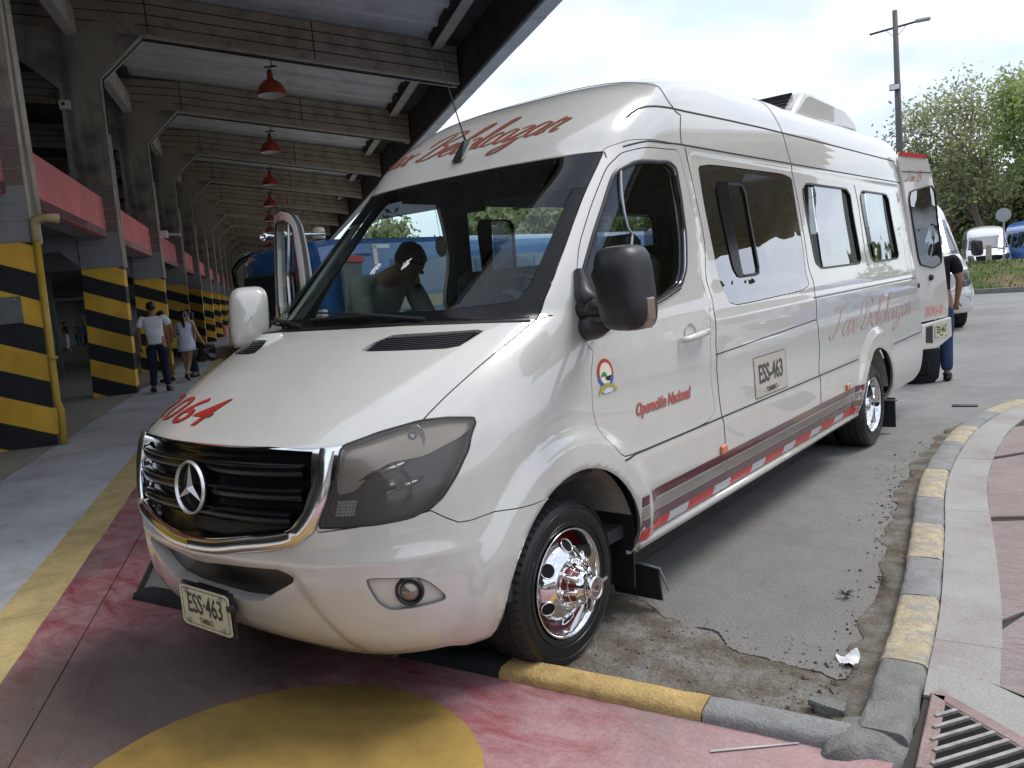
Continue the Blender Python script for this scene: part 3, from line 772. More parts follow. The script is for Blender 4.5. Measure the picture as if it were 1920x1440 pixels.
# --- coral fascia beams between columns ---------------------------------------------
def coral():
    r = thing('coral_fascia_beam', 'x', 'beam'); mb = MB(); mb.box((0, SP/2, 3.585), (.14, SP-.35, .77), bev=.008); mb.build('painted_face', RED_PAINT, r)
    mb = MB(); mb.box((-.18, SP/2, 3.27), (.5, SP-.36, .13)); mb.build('grey_soffit', GREY_PAINT, r); return r
c0 = coral(); labs = {-1: 'coral red fascia beam cut by the left edge of the photo, left of the nearest column', 0: 'largest coral red fascia beam, between the first and second striped columns', 1: 'coral red fascia beam between the second and third striped columns', 2: 'coral red fascia beam between the third and fourth striped columns'}
for k in range(-1, 14):
    r = c0 if k == -1 else copy_tree(c0)
    place_root(r, T0+SP*k, -3.47); r['group'] = 'coral fascia beams between the columns'
    r['label'] = labs.get(k, 'small coral fascia beam beside the %s striped column' % ORD[max(k+1, 0)])
# --- hall behind: mezzanine slab, back wall ------------------------------------------
hb = thing('mezzanine', '', ''); del hb['label'], hb['category']; hb['kind'] = 'structure'; hb.rotation_euler = (0, 0, HD)
mb = MB(); mb.box((-9.2, 50, 4.15), (10, 260, .1)); mb.build('mezzanine_slab', HALL_DARK, hb)
w = sheet('hall_back_wall', [(0, 0), (1, 0), (1, 1)], 0, HALL_DARK); bpy.data.objects.remove(w)
mb = MB(); mb.box((-14.1, 50, 4.6), (.2, 260, 9.2)); o = mb.build('back_wall', HALL_DARK); o.rotation_euler = (0, 0, HD); o['kind'] = 'structure'
mb = MB(); mb.box((-9, 166, 4.6), (12, .2, 9.2)); o = mb.build('end_wall', simple('pale_end_wall', (.30, .34, .32), .8), None); o.rotation_euler = (0, 0, HD); o['kind'] = 'structure'

# interior partition posts and door frames seen between the columns
GFR = simple('grey_door_frame', (.17, .19, .19), .5, .2, .1)
GLASSP = NB('partition_glass'); 
_t = GLASSP.n('ShaderNodeBsdfTransparent'); _t.inputs[0].default_value = (.75, .82, .78, 1); _g = GLASSP.n('ShaderNodeBsdfGlossy'); _g.inputs['Roughness'].default_value = .05
_m = GLASSP.n('ShaderNodeMixShader'); _m.inputs[0].default_value = .08; GLASSP.l(_t.outputs[0], _m.inputs[1]); GLASSP.l(_g.outputs[0], _m.inputs[2]); GLASSP.l(_m.outputs[0], GLASSP.out.inputs[0]); PGLASS = GLASSP.m
def partition(t, n0, n1, label):
    r = thing('glass_partition', label, 'partition', group='glass partitions in the hall'); place_root(r, t)
    for n in np.arange(n0, n1+.01, (n1-n0)/4):
        mb = MB(); mb.box((n, 0, 1.55), (.09, .08, 2.95)); mb.build('post', GFR, r)
    for z in (2.25, 2.98):
        mb = MB(); mb.box(((n0+n1)/2, 0, z), (n1-n0, .07, .08)); mb.build('rail', GFR, r)
    mb = MB(); mb.box(((n0+n1)/2, 0, 2.62), (n1-n0-.1, .02, .62)); mb.build('pane', PGLASS, r)
partition(21.5, -9.5, -5.2, 'grey framed glass partition just behind the second striped column')
partition(60, -13.5, -5.2, 'far grey framed partition closing the hall view')
# --- pipes, lamps, cameras --------------------------------------------------------------
r = thing('downpipe', 'yellow downpipe with elbow on top running down the nearest striped column', 'pipe'); place_root(r, T0, 0)
mb = MB(); mb.tube([(-3.15, -.20, 2.6), (-3.18, -.2, 1.3), (-3.20, -.2, .62), (-3.17, -.2, .5), (-3.2, -.2, .07)], .045, 12); mb.build('pipe', YEL_PIPE, r, smooth=True)
mb = MB(); mb.tube([(-3.15, -.20, 2.6), (-3.15, -.2, 2.78), (-3.12, -.22, 2.86), (-3.0, -.24, 2.88), (-2.86, -.25, 2.86)], [.05, .05, .06, .05, .06], 12); mb.build('elbow', simple('aged_pipe', (.50, .42, .20), .5), r, smooth=True)
mb = MB(); mb.tube([(-3.17, -.2, 1.18), (-3.17, -.2, 1.14)], .058, 12); mb.build('collar', YEL_PIPE, r, smooth=True)
r = thing('conduit', 'pale twin conduit climbing the edge of the nearest column to the roof', 'pipe'); place_root(r, T0, 0)
for d in (-.02, .05):
    mb = MB(); mb.tube([(-3.10, d-.12, 2.9), (-3.09, d-.12, 6.2)], .025, 8); mb.build('tube', CONC_LIP, r, smooth=True)
LAMPR = simple('lamp_red_enamel', (.42, .045, .02), .35, 0, .35, 9, 0, .3); LAMPW = simple('lamp_white_inside', (.7, .7, .66), .5)
def lamp_obj():
    r = thing('pendant_lamp', 'x', 'lamp')
    prof = [(0, .300), (.02, .303), (.09, .293), (.17, .262), (.245, .208), (.295, .145), (.325, .085), (.35, .065), (.45, .06)]
    mb = MB(); mb.lathe([(z, r_) for z, r_ in prof], 28, (0, 0, 0), 'z'); mb.build('shade', LAMPR, r, smooth=True, angle=50, fix=False)
    mb = MB(); mb.lathe([(z+.004, r_-.012) for z, r_ in prof[:6]]+[(.33, .001)], 28, (0, 0, 0), 'z'); mb.build('reflector', LAMPW, r, smooth=True, fix=False)
    mb = MB(); mb.tube([(0, 0, .42), (0, 0, .52)], .045, 12); mb.tube([(0, 0, .5), (.03, .02, .60), (.10, 0, .62)], .012, 6); mb.tube([(-.10, 0, .575), (.16, 0, .595)], .018, 6); mb.tube([(.06, 0, .58), (.05, 0, .72)], .013, 6); mb.build('bracket', DARKMETAL, r); return r
l0 = lamp_obj(); ll = {1: 'largest red pendant lamp, top of the row under the canopy', 2: 'second red pendant lamp down, under the canopy', 3: 'third red pendant lamp down, above the open van door', 4: 'fourth red pendant lamp, just above the top of the open van door', 5: 'red pendant lamp seen through the window of the open van door'}
for k in range(-1, 9):
    r = l0 if k == -1 else copy_tree(l0)
    place_root(r, T0+SP*k, .06, 5.89); r['group'] = 'red pendant lamps under the canopy'; r['label'] = ll.get(k, '%s red pendant lamp of the row, tiny and distant' % ORD[k] if k > 0 else 'red pendant lamp out of the picture, %s behind the first portal' % ORD[-k+1])
r = thing('security_camera', 'white security camera box high on the second striped column', 'camera'); place_root(r, T0+SP-.17, -3.80, 5.66)
mb = MB(); mb.box((0, -.06, .07), (.20, .12, .17), bev=.015); mb.build('housing', WHITE_PL, r); mb = MB(); mb.lathe([(-.135, .002), (-.133, .03), (-.12, .034)], 16, (-.02, 0, .08), 'y'); mb.build('eye', BLACK_PL, r)
r = thing('floodlight', 'white floodlight on an arm at the third striped column', 'floodlight'); place_root(r, T0+2*SP, -3.05, 3.78)
mb = MB(); mb.box((0, -.1, 0), (.22, .16, .20), bev=.015); mb.build('housing', WHITE_PL, r); mb = MB(); mb.tube([(.1, -.1, 0), (.42, -.16, -.03)], .035, 8); mb.build('arm', WHITE_PL, r)
for k in range(1, 6):      # thin conduit slung under each beam
    r = thing('beam_conduit', 'thin grey conduit under the %s sloping beam' % ['second', 'third', 'fourth', 'fifth', 'sixth'][k-1], 'conduit', group='conduits under the beams'); place_root(r, T0+SP*k)
    mb = MB(); mb.tube([(-3.12, -.02, 5.2), (-3.10, -.02, 6.24), (-2.28, -.02, zb(-2.3)-.06), (3.9, -.02, zb(3.9)-.06)], .016, 6); mb.build('tube', DARKMETAL, r)

r = thing('notice_plate', 'plain grey metal plate fixed over the stripes of the nearest column', 'plate'); place_root(r, T0-.205, 0)
mb = MB(); mb.box((-3.66, 0, 1.79), (.48, .012, .33), bev=.006); mb.build('plate_face', simple('plate_grey_paint', (.20, .22, .22), .5, .2, .2), r)
for dx in (-.22, .22):
    mb = MB(); mb.lathe([(-.012, .001), (-.012, .012), (0, .012)], 8, (-3.66+dx*.85, 0, 1.92), 'y'); mb.build('plate_screw', STEEL, r)
r = thing('cable_tray', 'thin cable run strung along the long beam under the near roof bay', 'cable'); place_root(r, T0, 0)
mb = MB(); mb.tube([(-2.9, .2, 6.9), (-2.6, 2.2, 6.78), (-2.5, 4.5, 6.80), (-2.4, 6.2, 7.0)], .014, 5); mb.build('cable', DARKMETAL, r)
# ------------------------------------------------------------------ VAN: surface tools
YR = 5.9
def bumpf(y, z, x):
    """outward swell of the flanks: wheel arches, rocker"""
    o = np.zeros_like(y)
    for yc in (0., 4.325):
        r = np.hypot(y-yc, z-.34)
        a = np.clip((r-.44)/.05, 0, 1); b = np.clip((.655-r)/.09, 0, 1)
        o = o+.026*(a*a*(3-2*a))*(b*b*(3-2*b))*np.clip((x-.80)/.1, 0, 1)
    k = np.clip((.81-z)/.06, 0, 1); k = k*k*(3-2*k)*np.clip((y-.35)/.2, 0, 1); o = o+.008*k
    k = np.clip((1.16-z)/.07, 0, 1); k = k*k*(3-2*k)*np.clip((z-.80)/.2, 0, 1)*np.clip((y-1.5)/.2, 0, 1); o = o+.006*k
    # shallow pressed panel that carries the side glass
    k = np.clip((z-1.29)/.05, 0, 1)*np.clip((2.19-z)/.05, 0, 1)*np.clip((y-1.36)/.10, 0, 1)*np.clip((5.78-y)/.10, 0, 1); k = k*k*(3-2*k); o = o-.007*k
    # nose: slight keel in the middle, folded lower bumper
    ax = np.abs(x); fz = np.clip((z-.56)/.1, 0, 1)*np.clip((1.10-z)/.06, 0, 1); fr = np.clip((-y-.80)/.12, 0, 1)
    o = o+.020*np.clip(1-ax/.42, 0, 1)*fz*fr
    lim = .52+(.66-z)*.55; k = np.clip((lim-ax)/.05, 0, 1)*np.clip((.685-z)/.045, 0, 1)*fr; k = k*k*(3-2*k); o = o-.011*k
    k = np.clip((z-.655)/.03, 0, 1)*np.clip((.76-z)/.08, 0, 1)*np.clip((.98-ax)/.1, 0, 1)*np.clip((-y-.45)/.1, 0, 1); o = o+.006*k
    return o
def surfb(u, v):
    P = surf(u, v); return P
def nrm(u, v, e=.004):
    a = surf(np.maximum(u-e, 0), v); b = surf(u+e, v); c = surf(u, np.maximum(v-e, 0)); d = surf(u, v+e)
    n = np.cross(b-a, d-c); n /= np.maximum(np.linalg.norm(n, axis=-1, keepdims=True), 1e-9)
    return n
def skin(u, v, off=0.):
    """point on the finished skin, pushed out by off"""
    u = np.asarray(u, float); v = np.asarray(v, float); P = surf(u, v); n = nrm(u, v)
    return P+n*(bumpf(P[..., 1], P[..., 2], P[..., 0])+off)[..., None]
def skin_n(u, v, e=.006):
    a = skin(np.maximum(u-e, 0), v); b = skin(u+e, v); c = skin(u, np.maximum(v-e, 0)); d = skin(u, v+e)
    n = np.cross(b-a, d-c); n /= np.maximum(np.linalg.norm(n, axis=-1, keepdims=True), 1e-9)
    n[u < 1e-4, 0] = 0; return n
def x_of(y, z):
    yf, w, D, n = par(z); r = np.clip(1-(y-yf)/D, 0, 1); return w*np.maximum(1-r**n, 0)**(1/n)
def y_of(x, z):
    yf, w, D, n = par(z); r = np.clip(abs(x)/w, 0, 1); return yf+D*(1-np.maximum(1-r**n, 0)**(1/n))
def UV(p): u, v = xyz2uv(np.float64(p[0]), np.float64(p[1]), np.float64(p[2])); return (float(u), float(v))
def side(y, z): return UV((x_of(y, z), y, z))
def front(x, z): return UV((x, y_of(x, z), z))
def P3(pts): return [UV(p) for p in pts]
def S2(pts): return [side(*p) for p in pts]
def F2(pts): return [front(*p) for p in pts]
def dens(poly, step=.025, closed=True):
    out = []; n = len(poly)
    for i in range(n if closed else n-1):
        a, b = np.array(poly[i]), np.array(poly[(i+1) % n]); k = max(1, int(np.ceil(np.linalg.norm(b-a)/step)))
        out += [tuple(a+(b-a)*j/k) for j in range(k)]
    if not closed: out.append(tuple(poly[-1]))
    return out
def pip(P, poly):
    x, y = P[:, 0], P[:, 1]; ins = np.zeros(len(P), bool); n = len(poly); j = n-1
    for i in range(n):
        xi, yi = poly[i]; xj, yj = poly[j]
        if yi != yj:
            c = ((yi > y) != (yj > y)) & (x < (xj-xi)*(y-yi)/(yj-yi)+xi); ins ^= c
        j = i
    return ins
V0, V1 = 0., float(z2v(2.7599))
# ---- outlines (metres, from the nose axis; y back from the front axle) ----
circ = lambda yc, r, n=34: [side(yc-r*math.cos(math.radians(a)), .34+r*math.sin(math.radians(a))) for a in np.linspace(0, 180, n)]+[(side(yc+r, .34)[0], -.02), (side(yc-r, .34)[0]-.01, -.02)]
R_ = lambda P, r=.22, it=2: [tuple(p) for p in rounded(P, r, it)]
ws_r = [(0.800, 0.697, 2.130), (0.812, 0.478, 1.916), (0.836, 0.296, 1.726), (0.857, 0.136, 1.559), (0.874, -0.012, 1.423)]
windshield = [(-.02, float(z2v(2.131)))]+[front(x, z) for x, z in ((.2, 2.130), (.413, 2.127), (.62, 2.126))]+P3(ws_r)+[front(x, z) for x, z in ((.725, 1.431), (.426, 1.438), (.2, 1.442))]+[(-.02, float(z2v(1.443)))]
strip = [(-.02, float(z2v(2.14)))]+[front(.9*x, 2.14) for x in (.3, .6, .9)]+[front(.86, 2.0), front(.83, 1.965)]+[front(x, 1.957) for x in (.6, .3)]+[(-.02, float(z2v(1.957)))]
frit_in = [(-.02, float(z2v(2.10)))]+[front(.3, 2.098), front(.62, 2.095), front(.755, 2.075), front(.765, 1.916), front(.785, 1.726), front(.805, 1.559), front(.79, 1.50), front(.6, 1.492), front(.3, 1.496)]+[(-.02, float(z2v(1.497)))]
door = R_(P3([(0.957, 0.198, 1.308), (0.925, 0.226, 1.47), (0.901, 0.244, 1.55), (0.867, 0.339, 1.709), (0.844, 0.487, 1.875), (0.838, 0.660, 2.055), (0.850, 0.770, 2.122), (0.868, 0.967, 2.158), (0.869, 1.30, 2.172), (0.884, 1.36, 1.965), (0.904, 1.40, 1.751), (0.941, 1.375, 1.429), (0.975, 1.325, 1.108), (0.993, 1.30, 0.785), (0.993, 0.345, 0.785), (0.987, 0.20, 0.925), (.975, .195, 1.15)]), .12, 2)
dlo = R_(P3([(0.854, 0.690, 2.030), (0.873, 0.86, 2.082), (0.874, 1.18, 2.103), (0.876, 1.248, 2.073), (0.887, 1.262, 1.924), (0.904, 1.255, 1.751), (0.921, 1.205, 1.575), (0.93, 1.125, 1.490), (0.941, 0.835, 1.425), (0.952, 0.413, 1.349), (0.956, 0.204, 1.314), (0.912, 0.252, 1.53), (0.882, 0.434, 1.747), (0.869, 0.542, 1.864)]), .15, 2)
sail = P3([(.95, .16, 1.30), (.95, .16, 1.54), (.905, .262, 1.553), (.892, .345, 1.655), (.91, .36, 1.50), (.94, .41, 1.335)])
quarter = P3([(.905, .262, 1.553), (.84, .60, 2.1)])+S2([(.735, 2.06), (.69, 1.80), (.655, 1.60), (.62, 1.36), (.3, 1.28)])+P3([(.92, .30, 1.4)])
w2 = R_(S2([(1.518, 2.120), (2.914, 2.128), (2.935, 1.95), (2.965, 1.60), (2.94, 1.367), (1.758, 1.345), (1.64, 1.37), (1.57, 1.60), (1.528, 1.977)]), .12, 2)
w2f = R_(S2([(1.70, 2.032), (2.11, 2.034), (2.165, 1.50), (1.80, 1.495)]), .10, 2)
w3 = R_(S2([(3.085, 2.090), (4.185, 2.086), (4.275, 1.495), (3.175, 1.490)]), .08, 2)
w4 = R_(S2([(4.435, 2.088), (5.325, 2.082), (5.45, 1.502), (4.53, 1.494)]), .08, 2)
def inset(poly, d):
    P = np.array(poly); c = P.mean(0); out = []
    n = len(P)
    for i in range(n):
        a, b = P[i-1], P[(i+1) % n]; t = b-a; t /= max(np.linalg.norm(t), 1e-9); nn = np.array([-t[1], t[0]])
        if np.dot(c-P[i], nn) < 0: nn = -nn
        out.append(tuple(P[i]+nn*d))
    return out
w3a = S2([(3.04, 2.12), (3.33, 2.12), (3.35, 1.46), (3.1, 1.46)]); w3c = S2([(3.98, 2.12), (4.25, 2.12), (4.34, 1.46), (4.07, 1.46)])
w4a = S2([(4.40, 2.12), (4.62, 2.12), (4.69, 1.46), (4.48, 1.46)]); w4c = S2([(5.14, 2.12), (5.38, 2.12), (5.50, 1.46), (5.24, 1.46)])
w2a = S2([(1.66, 2.06), (1.86, 2.06), (1.93, 1.46), (1.75, 1.46)])
hoodseam = [(0.8, -0.66, 1.121), (0.821, -0.632, 1.129), (0.834, -0.51, 1.2), (0.851, -0.344, 1.281), (0.866, -0.165, 1.357), (0.880, -0.021, 1.419)]
headlight = R_(P3([(0.654, -0.856, 1.075), (0.733, -0.755, 1.108), (0.817, -0.636, 1.13), (0.871, -0.555, 1.128), (0.914, -0.473, 1.116), (0.921, -0.474, 1.095), (0.925, -0.525, 1.016), (0.915, -0.588, 0.937), (0.898, -0.647, 0.874), (0.878, -0.691, 0.844), (0.842, -0.751, 0.822), (0.772, -0.831, 0.815), (0.665, -0.913, 0.815), (0.600, -0.947, 0.816), (0.636, -0.916, 0.926), (0.656, -0.885, 1.0)]), .12, 1)
HLUP = [(.645, 1.085), (.825, 1.14), (.93, 1.12), (.918, 1.067), (.863, 1.018), (.791, 1.014), (.746, .982), (.707, .928), (.655, .917), (.65, .989)]
hlup = R_([front(x, z) for x, z in HLUP], .15, 2)
chrome = [(-.02, float(z2v(.690)))]+F2([(.10, .694), (0.301, 0.716), (0.454, 0.738), (0.53, 0.760), (0.585, 0.80), (0.626, 0.866), (0.653, 0.98), (0.658, 1.079), (0.574, 1.070), (0.40, 1.079)])+[(-.02, float(z2v(1.074)))]
grille = [(-.02, float(z2v(.741)))]+F2([(.10, .748), (0.309, 0.776), (0.459, 0.792), (0.507, 0.812), (0.556, 0.871), (0.583, 0.957), (0.572, 1.064), (0.39, 1.074)])+[(-.02, float(z2v(1.070)))]
bump_s = [(0.600, -0.947, 0.80), (0.878, -0.691, 0.835), (0.905, -0.647, 0.800), (0.924, -0.609, 0.776), (0.94, -0.567, 0.772), (0.966, -0.468, 0.779), (0.988, -0.303, 0.765), (.99, -.10, .765)]
bumper = [(-.02, -.02)]+[(UV((.99, -.10, .33))[0], -.02)]+P3(bump_s[::-1])+F2([(.55, .86), (.5, .9)])+[(-.02, float(z2v(.9)))]
intake = [(-.02, float(z2v(.640)))]+F2([(.12, .652), (0.248, 0.661), (0.44, 0.667), (0.497, 0.640), (0.488, 0.622), (0.40, .575), (0.298, 0.525), (0.15, 0.512)])+[(-.02, float(z2v(.511)))]
fog = R_(P3([(0.74, -0.882, 0.640), (0.859, -0.759, 0.622), (0.88, -0.727, 0.595), (0.9, -0.684, 0.54), (0.898, -0.686, 0.523), (0.849, -0.763, 0.518), (0.786, -0.833, 0.521), (0.76, -0.859, 0.55), (0.743, -0.879, 0.61)]), .15, 2)
hood = [(-.02, float(z2v(1.05)))]+F2([(.5, 1.05)])+P3([(.654, -.856, 1.06)])+P3(hoodseam)+[front(.90, 1.43), front(.7, 1.46)]+[(-.02, float(z2v(1.46)))]
vent = R_(P3([(0.359, -0.483, 1.358), (0.375, -0.43, 1.383), (0.425, -0.358, 1.408), (0.775, -0.203, 1.403), (0.740, -0.343, 1.349)]), .10, 1)
gut = float(z2v(2.185))
roofp = [(-.02, float(z2v(2.131))), (.9, float(z2v(2.131)))]+[front(.80, 2.15)]+S2([(.85, 2.185), (1.05, 2.20), (2, 2.20), (4, 2.20), (6.0, 2.20)])+[(6.6, V1+.1), (-.02, V1+.1)]
ar1, ar2 = circ(0, .475), circ(4.325, .465)
rear_u = lambda v: UC+(YR-par(v2z(v))[0]-par(v2z(v))[2])
# ---- triangulate the whole flank once ----
OUT = [(0., V0)]+[(x, V0) for x in np.arange(.03, rear_u(V0), .05)]+[(rear_u(v), v) for v in np.arange(V0, V1, .03)]+[(rear_u(V1), V1)]+[(x, V1) for x in np.arange(rear_u(V1)-.05, 0.02, -.07)]+[(0., v) for v in np.arange(V1, .0, -.028)]
cons = [dens(OUT, .06)]
for P in (windshield, strip, frit_in, door, dlo, sail, quarter, w2, w2f, w3, w4, w2a, w3a, w3c, w4a, w4c, inset(w3, .016), inset(w4, .016), inset(w2f, .018), headlight, hlup, chrome, grille, bumper, intake, fog, hood, vent, roofp, ar1, ar2):
    cons.append(dens([(max(p[0], 0.), min(max(p[1], V0), V1)) for p in P], .022))
verts, edges = [], []
for P in cons:
    s = len(verts); verts += [Vector((float(a), float(b))) for a, b in P]; edges += [(s+i, s+(i+1) % len(P)) for i in range(len(P))]
cp = np.array([tuple(v) for v in verts]); cell = {}
for a, b in cp: cell.setdefault((int(a/.02), int(b/.02)), []).append((a, b))
def free_pt(a, b, r):
    ca, cb = int(a/.02), int(b/.02)
    for i in (-1, 0, 1):
        for j in (-1, 0, 1):
            for (x, y) in cell.get((ca+i, cb+j), ()):
                if (x-a)**2+(y-b)**2 < r*r: return False
    return True
v = V0+.02; row = 0
while v < V1-.005:
    um = rear_u(v); u = .015+(row % 2)*.016
    while u < um-.015:
        if free_pt(u, v, .011): verts.append(Vector((u, v)))
        z_ = v2z(v); yy = u-UC+par(z_)[0]+par(z_)[2] if u > UC else -1
        st = .033
        if u > UC+.15: st = .022 if (abs(yy) < .85 or abs(yy-4.325) < .75) and z_ < 1.1 else .065
        u += st
    v += .030 if v2z(v) > 1.1 else .021; row += 1
tv, te, tf = delaunay_2d_cdt(verts, edges, [], 0, 1e-6)[:3]
TV = np.array([tuple(p) for p in tv]); TF = np.array([f for f in tf if len(f) == 3], int)
CT = TV[TF].mean(1)
cls = np.full(len(TF), 'body', dtype=object); done = np.zeros(len(TF), bool)
def assign(name, poly, within=None):
    global done
    k = pip(CT, poly) & ~done
    if within is not None: k &= pip(CT, within)
    cls[k] = name; done |= k
k = ~pip(CT, [(p[0]-(1e-6), p[1]) for p in OUT]); cls[k] = 'x'; done |= k
assign('x', ar1); assign('x', ar2)
assign('sail', sail, dlo); assign('quarter', quarter, dlo); assign('dglass', dlo); assign('door', door)
w2fi, w3i, w4i = inset(w2f, .018), inset(w3, .016), inset(w4, .016)
assign('w2strip', w2a, w2f); assign('w2open', w2fi); assign('w2frame', w2f); assign('w2', w2)
assign('w3a', w3a, w3i); assign('w3c', w3c, w3i); assign('w3', w3i); assign('w3frame', w3); assign('w4a', w4a, w4i); assign('w4c', w4c, w4i); assign('w4', w4i); assign('w4frame', w4)
assign('strip', strip, [(a if a > 0 else -.05, b) for a, b in windshield]); assign('ws', frit_in); assign('frit', windshield)
assign('vent', vent); assign('hlup', hlup, headlight); assign('headlight', headlight); assign('grille', grille); assign('chrome', chrome); assign('intake', intake); assign('fog', fog)
assign('bumper', bumper); assign('hood', hood); assign('roof', roofp)
print('tris', len(TF), {c: int((cls == c).sum()) for c in set(cls)})
TVu, TVv = TV[:, 0].copy(), np.clip(TV[:, 1], V0, V1)
SKIN = skin(TVu, TVv); SKN = skin_n(TVu, TVv)
onc = TVu < 1e-4; SKIN[onc, 0] = 0
def panel(name, keys, mat, parent=None, off=0., depth=.02, gap=0., both=False, mirror=False, xf=None, mat_by=None):
    """cut the named regions out as one panel mesh with returned edges"""
    sel = np.isin(cls, list(keys)); F = TF[sel]; keyof = cls[sel]
    if len(F) == 0: return None
    ids = np.unique(F); mp_ = {int(a): i for i, a in enumerate(ids)}
    F = np.vectorize(mp_.get)(F)
    P = SKIN[ids]; Nn = SKN[ids]; U = TVu[ids]
    a, b, c = P[F[:, 0]], P[F[:, 1]], P[F[:, 2]]; fn = np.cross(b-a, c-a); flip = (fn*Nn[F[:, 0]]).sum(1) < 0
    F[flip] = F[flip][:, ::-1]
    ec = {}
    for t in F:
        for i in range(3):
            e = (int(t[i]), int(t[(i+1) % 3])); ec[e] = 1
    bd = [e for e in ec if (e[1], e[0]) not in ec and not (U[e[0]] < 1e-4 and U[e[1]] < 1e-4)]
    if gap:
        acc = np.zeros_like(P); cnt = np.zeros(len(P))
        for (i, j) in bd:
            t = P[j]-P[i]; o = np.cross(t, Nn[i]); l = np.linalg.norm(o)
            if l > 1e-9: o /= l; acc[i] += o; acc[j] += o; cnt[i] += 1; cnt[j] += 1
        l = np.maximum(np.linalg.norm(acc, axis=1, keepdims=True), 1e-9); sh = acc/l*gap; sh[cnt == 0] = 0; sh[U < 1e-4, 0] = 0
        P = P-sh
    P = P+Nn*off
    nv = len(P); vs = P.tolist(); ns = Nn.tolist(); fs = [tuple(int(x) for x in t) for t in F]; ks = list(keyof)
    if depth:
        loc = {}
        def add(i, lo, nn):
            vs.append((P[i]-Nn[i]*(depth if lo else 0)).tolist()); ns.append(nn); return len(vs)-1
        for (i, j) in bd:
            t = P[j]-P[i]; o = np.cross(t, Nn[i]); l = np.linalg.norm(o); o = (o/l if l > 0 else o).tolist()
            A, B, C_, D_ = add(i, 0, o), add(j, 0, o), add(j, 1, o), add(i, 1, o); fs.append((A, D_, C_, B)); ks.append('edge')
    vs = np.array(vs); ns = np.array(ns)
    sets = []
    if mirror or both:
        m_ = vs.copy(); m_[:, 0] *= -1; n_ = ns.copy(); n_[:, 0] *= -1; sets.append((m_, n_, [f[::-1] for f in fs], ks))
    if not mirror: sets.insert(0, (vs, ns, fs, ks))
    V_, N__, F_, K_ = [], [], [], []
    for (a_, b__, f_, k_) in sets:
        o = len(V_); V_ += a_.tolist(); N__ += b__.tolist(); F_ += [tuple(i+o for i in f) for f in f_]; K_ += k_
    me = bpy.data.meshes.new(name); me.from_pydata(V_, [], F_); me.materials.append(mat)
    if mat_by:
        mats = [mat]
        for kk, mm in mat_by.items(): me.materials.append(mm); mats.append(mm)
        kidx = {kk: i+1 for i, kk in enumerate(mat_by)}
        me.polygons.foreach_set('material_index', [kidx.get(k_, 0) for k_ in K_])
    me.polygons.foreach_set('use_smooth', [True]*len(me.polygons)); me.update()
    me.normals_split_custom_set_from_vertices([tuple(n) for n in N__])
    if xf is not None:
        me.transform(xf)
    return link(bpy.data.objects.new(name, me), parent)
def ribbon(name, uvp, w, h, mat, parent, lift=.0015, mirror=False, both=False, step=.03, closed=False, smoothk=0):
    if both and min(p[0] for p in uvp) > .02:
        ribbon(name, uvp, w, h, mat, parent, lift, False, False, step, closed, smoothk); return ribbon(name, uvp, w, h, mat, parent, lift, True, False, step, closed, smoothk)
    """raised strip that follows a path on the skin"""
    if smoothk: uvp = [tuple(p) for p in smooth_path(uvp, smoothk, closed)]
    P = dens(uvp, step, closed); A = np.array([(max(a, 0), b) for a, b in P]); p = skin(A[:, 0], A[:, 1]); n = skin_n(A[:, 0], A[:, 1]); k = len(P)
    t = np.roll(p, -1, 0)-np.roll(p, 1, 0)
    if not closed: t[0] = p[1]-p[0]; t[-1] = p[-1]-p[-2]
    s = np.cross(t, n); s /= np.maximum(np.linalg.norm(s, axis=1, keepdims=True), 1e-9)
    vs = []
    for i in range(k):
        for (a, b) in ((-.5, -.004), (-.5, lift), (-.3, lift+h), (.3, lift+h), (.5, lift), (.5, -.004)): vs.append(p[i]+s[i]*a*w+n[i]*b)
    K = 6; fs = []
    for i in range(k if closed else k-1):
        j = (i+1) % k; fs += [(i*K+q, j*K+q, j*K+q+1, i*K+q+1) for q in range(K-1)]
    mb = MB()
    if not mirror: mb.add(vs, fs)
    if mirror or both: mb.add([(-v[0], v[1], v[2]) for v in vs], [f[::-1] for f in fs])
    return mb.build(name, mat, parent, smooth=True, angle=60, fix=False)
# ---- van materials ----
def m_paint_car(name, base, metal=.0, rough=.32, coat=1.):
    b = NB(name)
    c = b.mix(1, base, b.ramp(b.noise(1.3, 5, .6), [(.3, .955), (.7, 1.02)]), 'MULTIPLY')
    sx = b.n('ShaderNodeSeparateXYZ'); b.l(b.co(), sx.inputs[0])
    low = b.n('ShaderNodeMapRange'); low.inputs[1].default_value = .62; low.inputs[2].default_value = .33; b.l(sx.outputs['Z'], low.inputs[0])
    dirt = b.math('MULTIPLY', low.outputs[0], b.ramp(b.noise(9, 6, .7), [(.35, .15), (.7, .55)]))
    c = b.mix(dirt, c, (.30, .26, .21))
    stk = b.ramp(b.noise(14, 5, .7, stretch=(1, 1, .08)), [(.50, 0), (.72, .16)]); c = b.mix(stk, c, (.42, .39, .34))
    dust = b.ramp(b.noise(2.2, 7, .7), [(.45, 0), (.75, .14)]); c = b.mix(dust, c, (.50, .46, .40))
    wav = b.bump(b.noise(2.6, 2, .4, stretch=(1, .5, 1)), .10, .02)
    b.pbr(c, rough, metal, wav, coat, .02, spec=.5, **{'Coat IOR': 1.85}); MATS[name] = b.m; return b.m
PAINT = m_paint_car('pearl_white_paint', (.60, .583, .535), .0, .24)
INNER = simple('inner_body_dark', (.03, .03, .032), .8, 0, .2)
CHROME = simple('chrome', (.82, .82, .82), .06, 1., .05)
BRITE = simple('bright_chrome', (.86, .86, .87), .16, 1., .04)
STARM = simple('brushed_star', (.80, .80, .80), .32, .75, .04)
TRIM = simple('black_trim', (.012, .012, .013), .28, 0, .1)
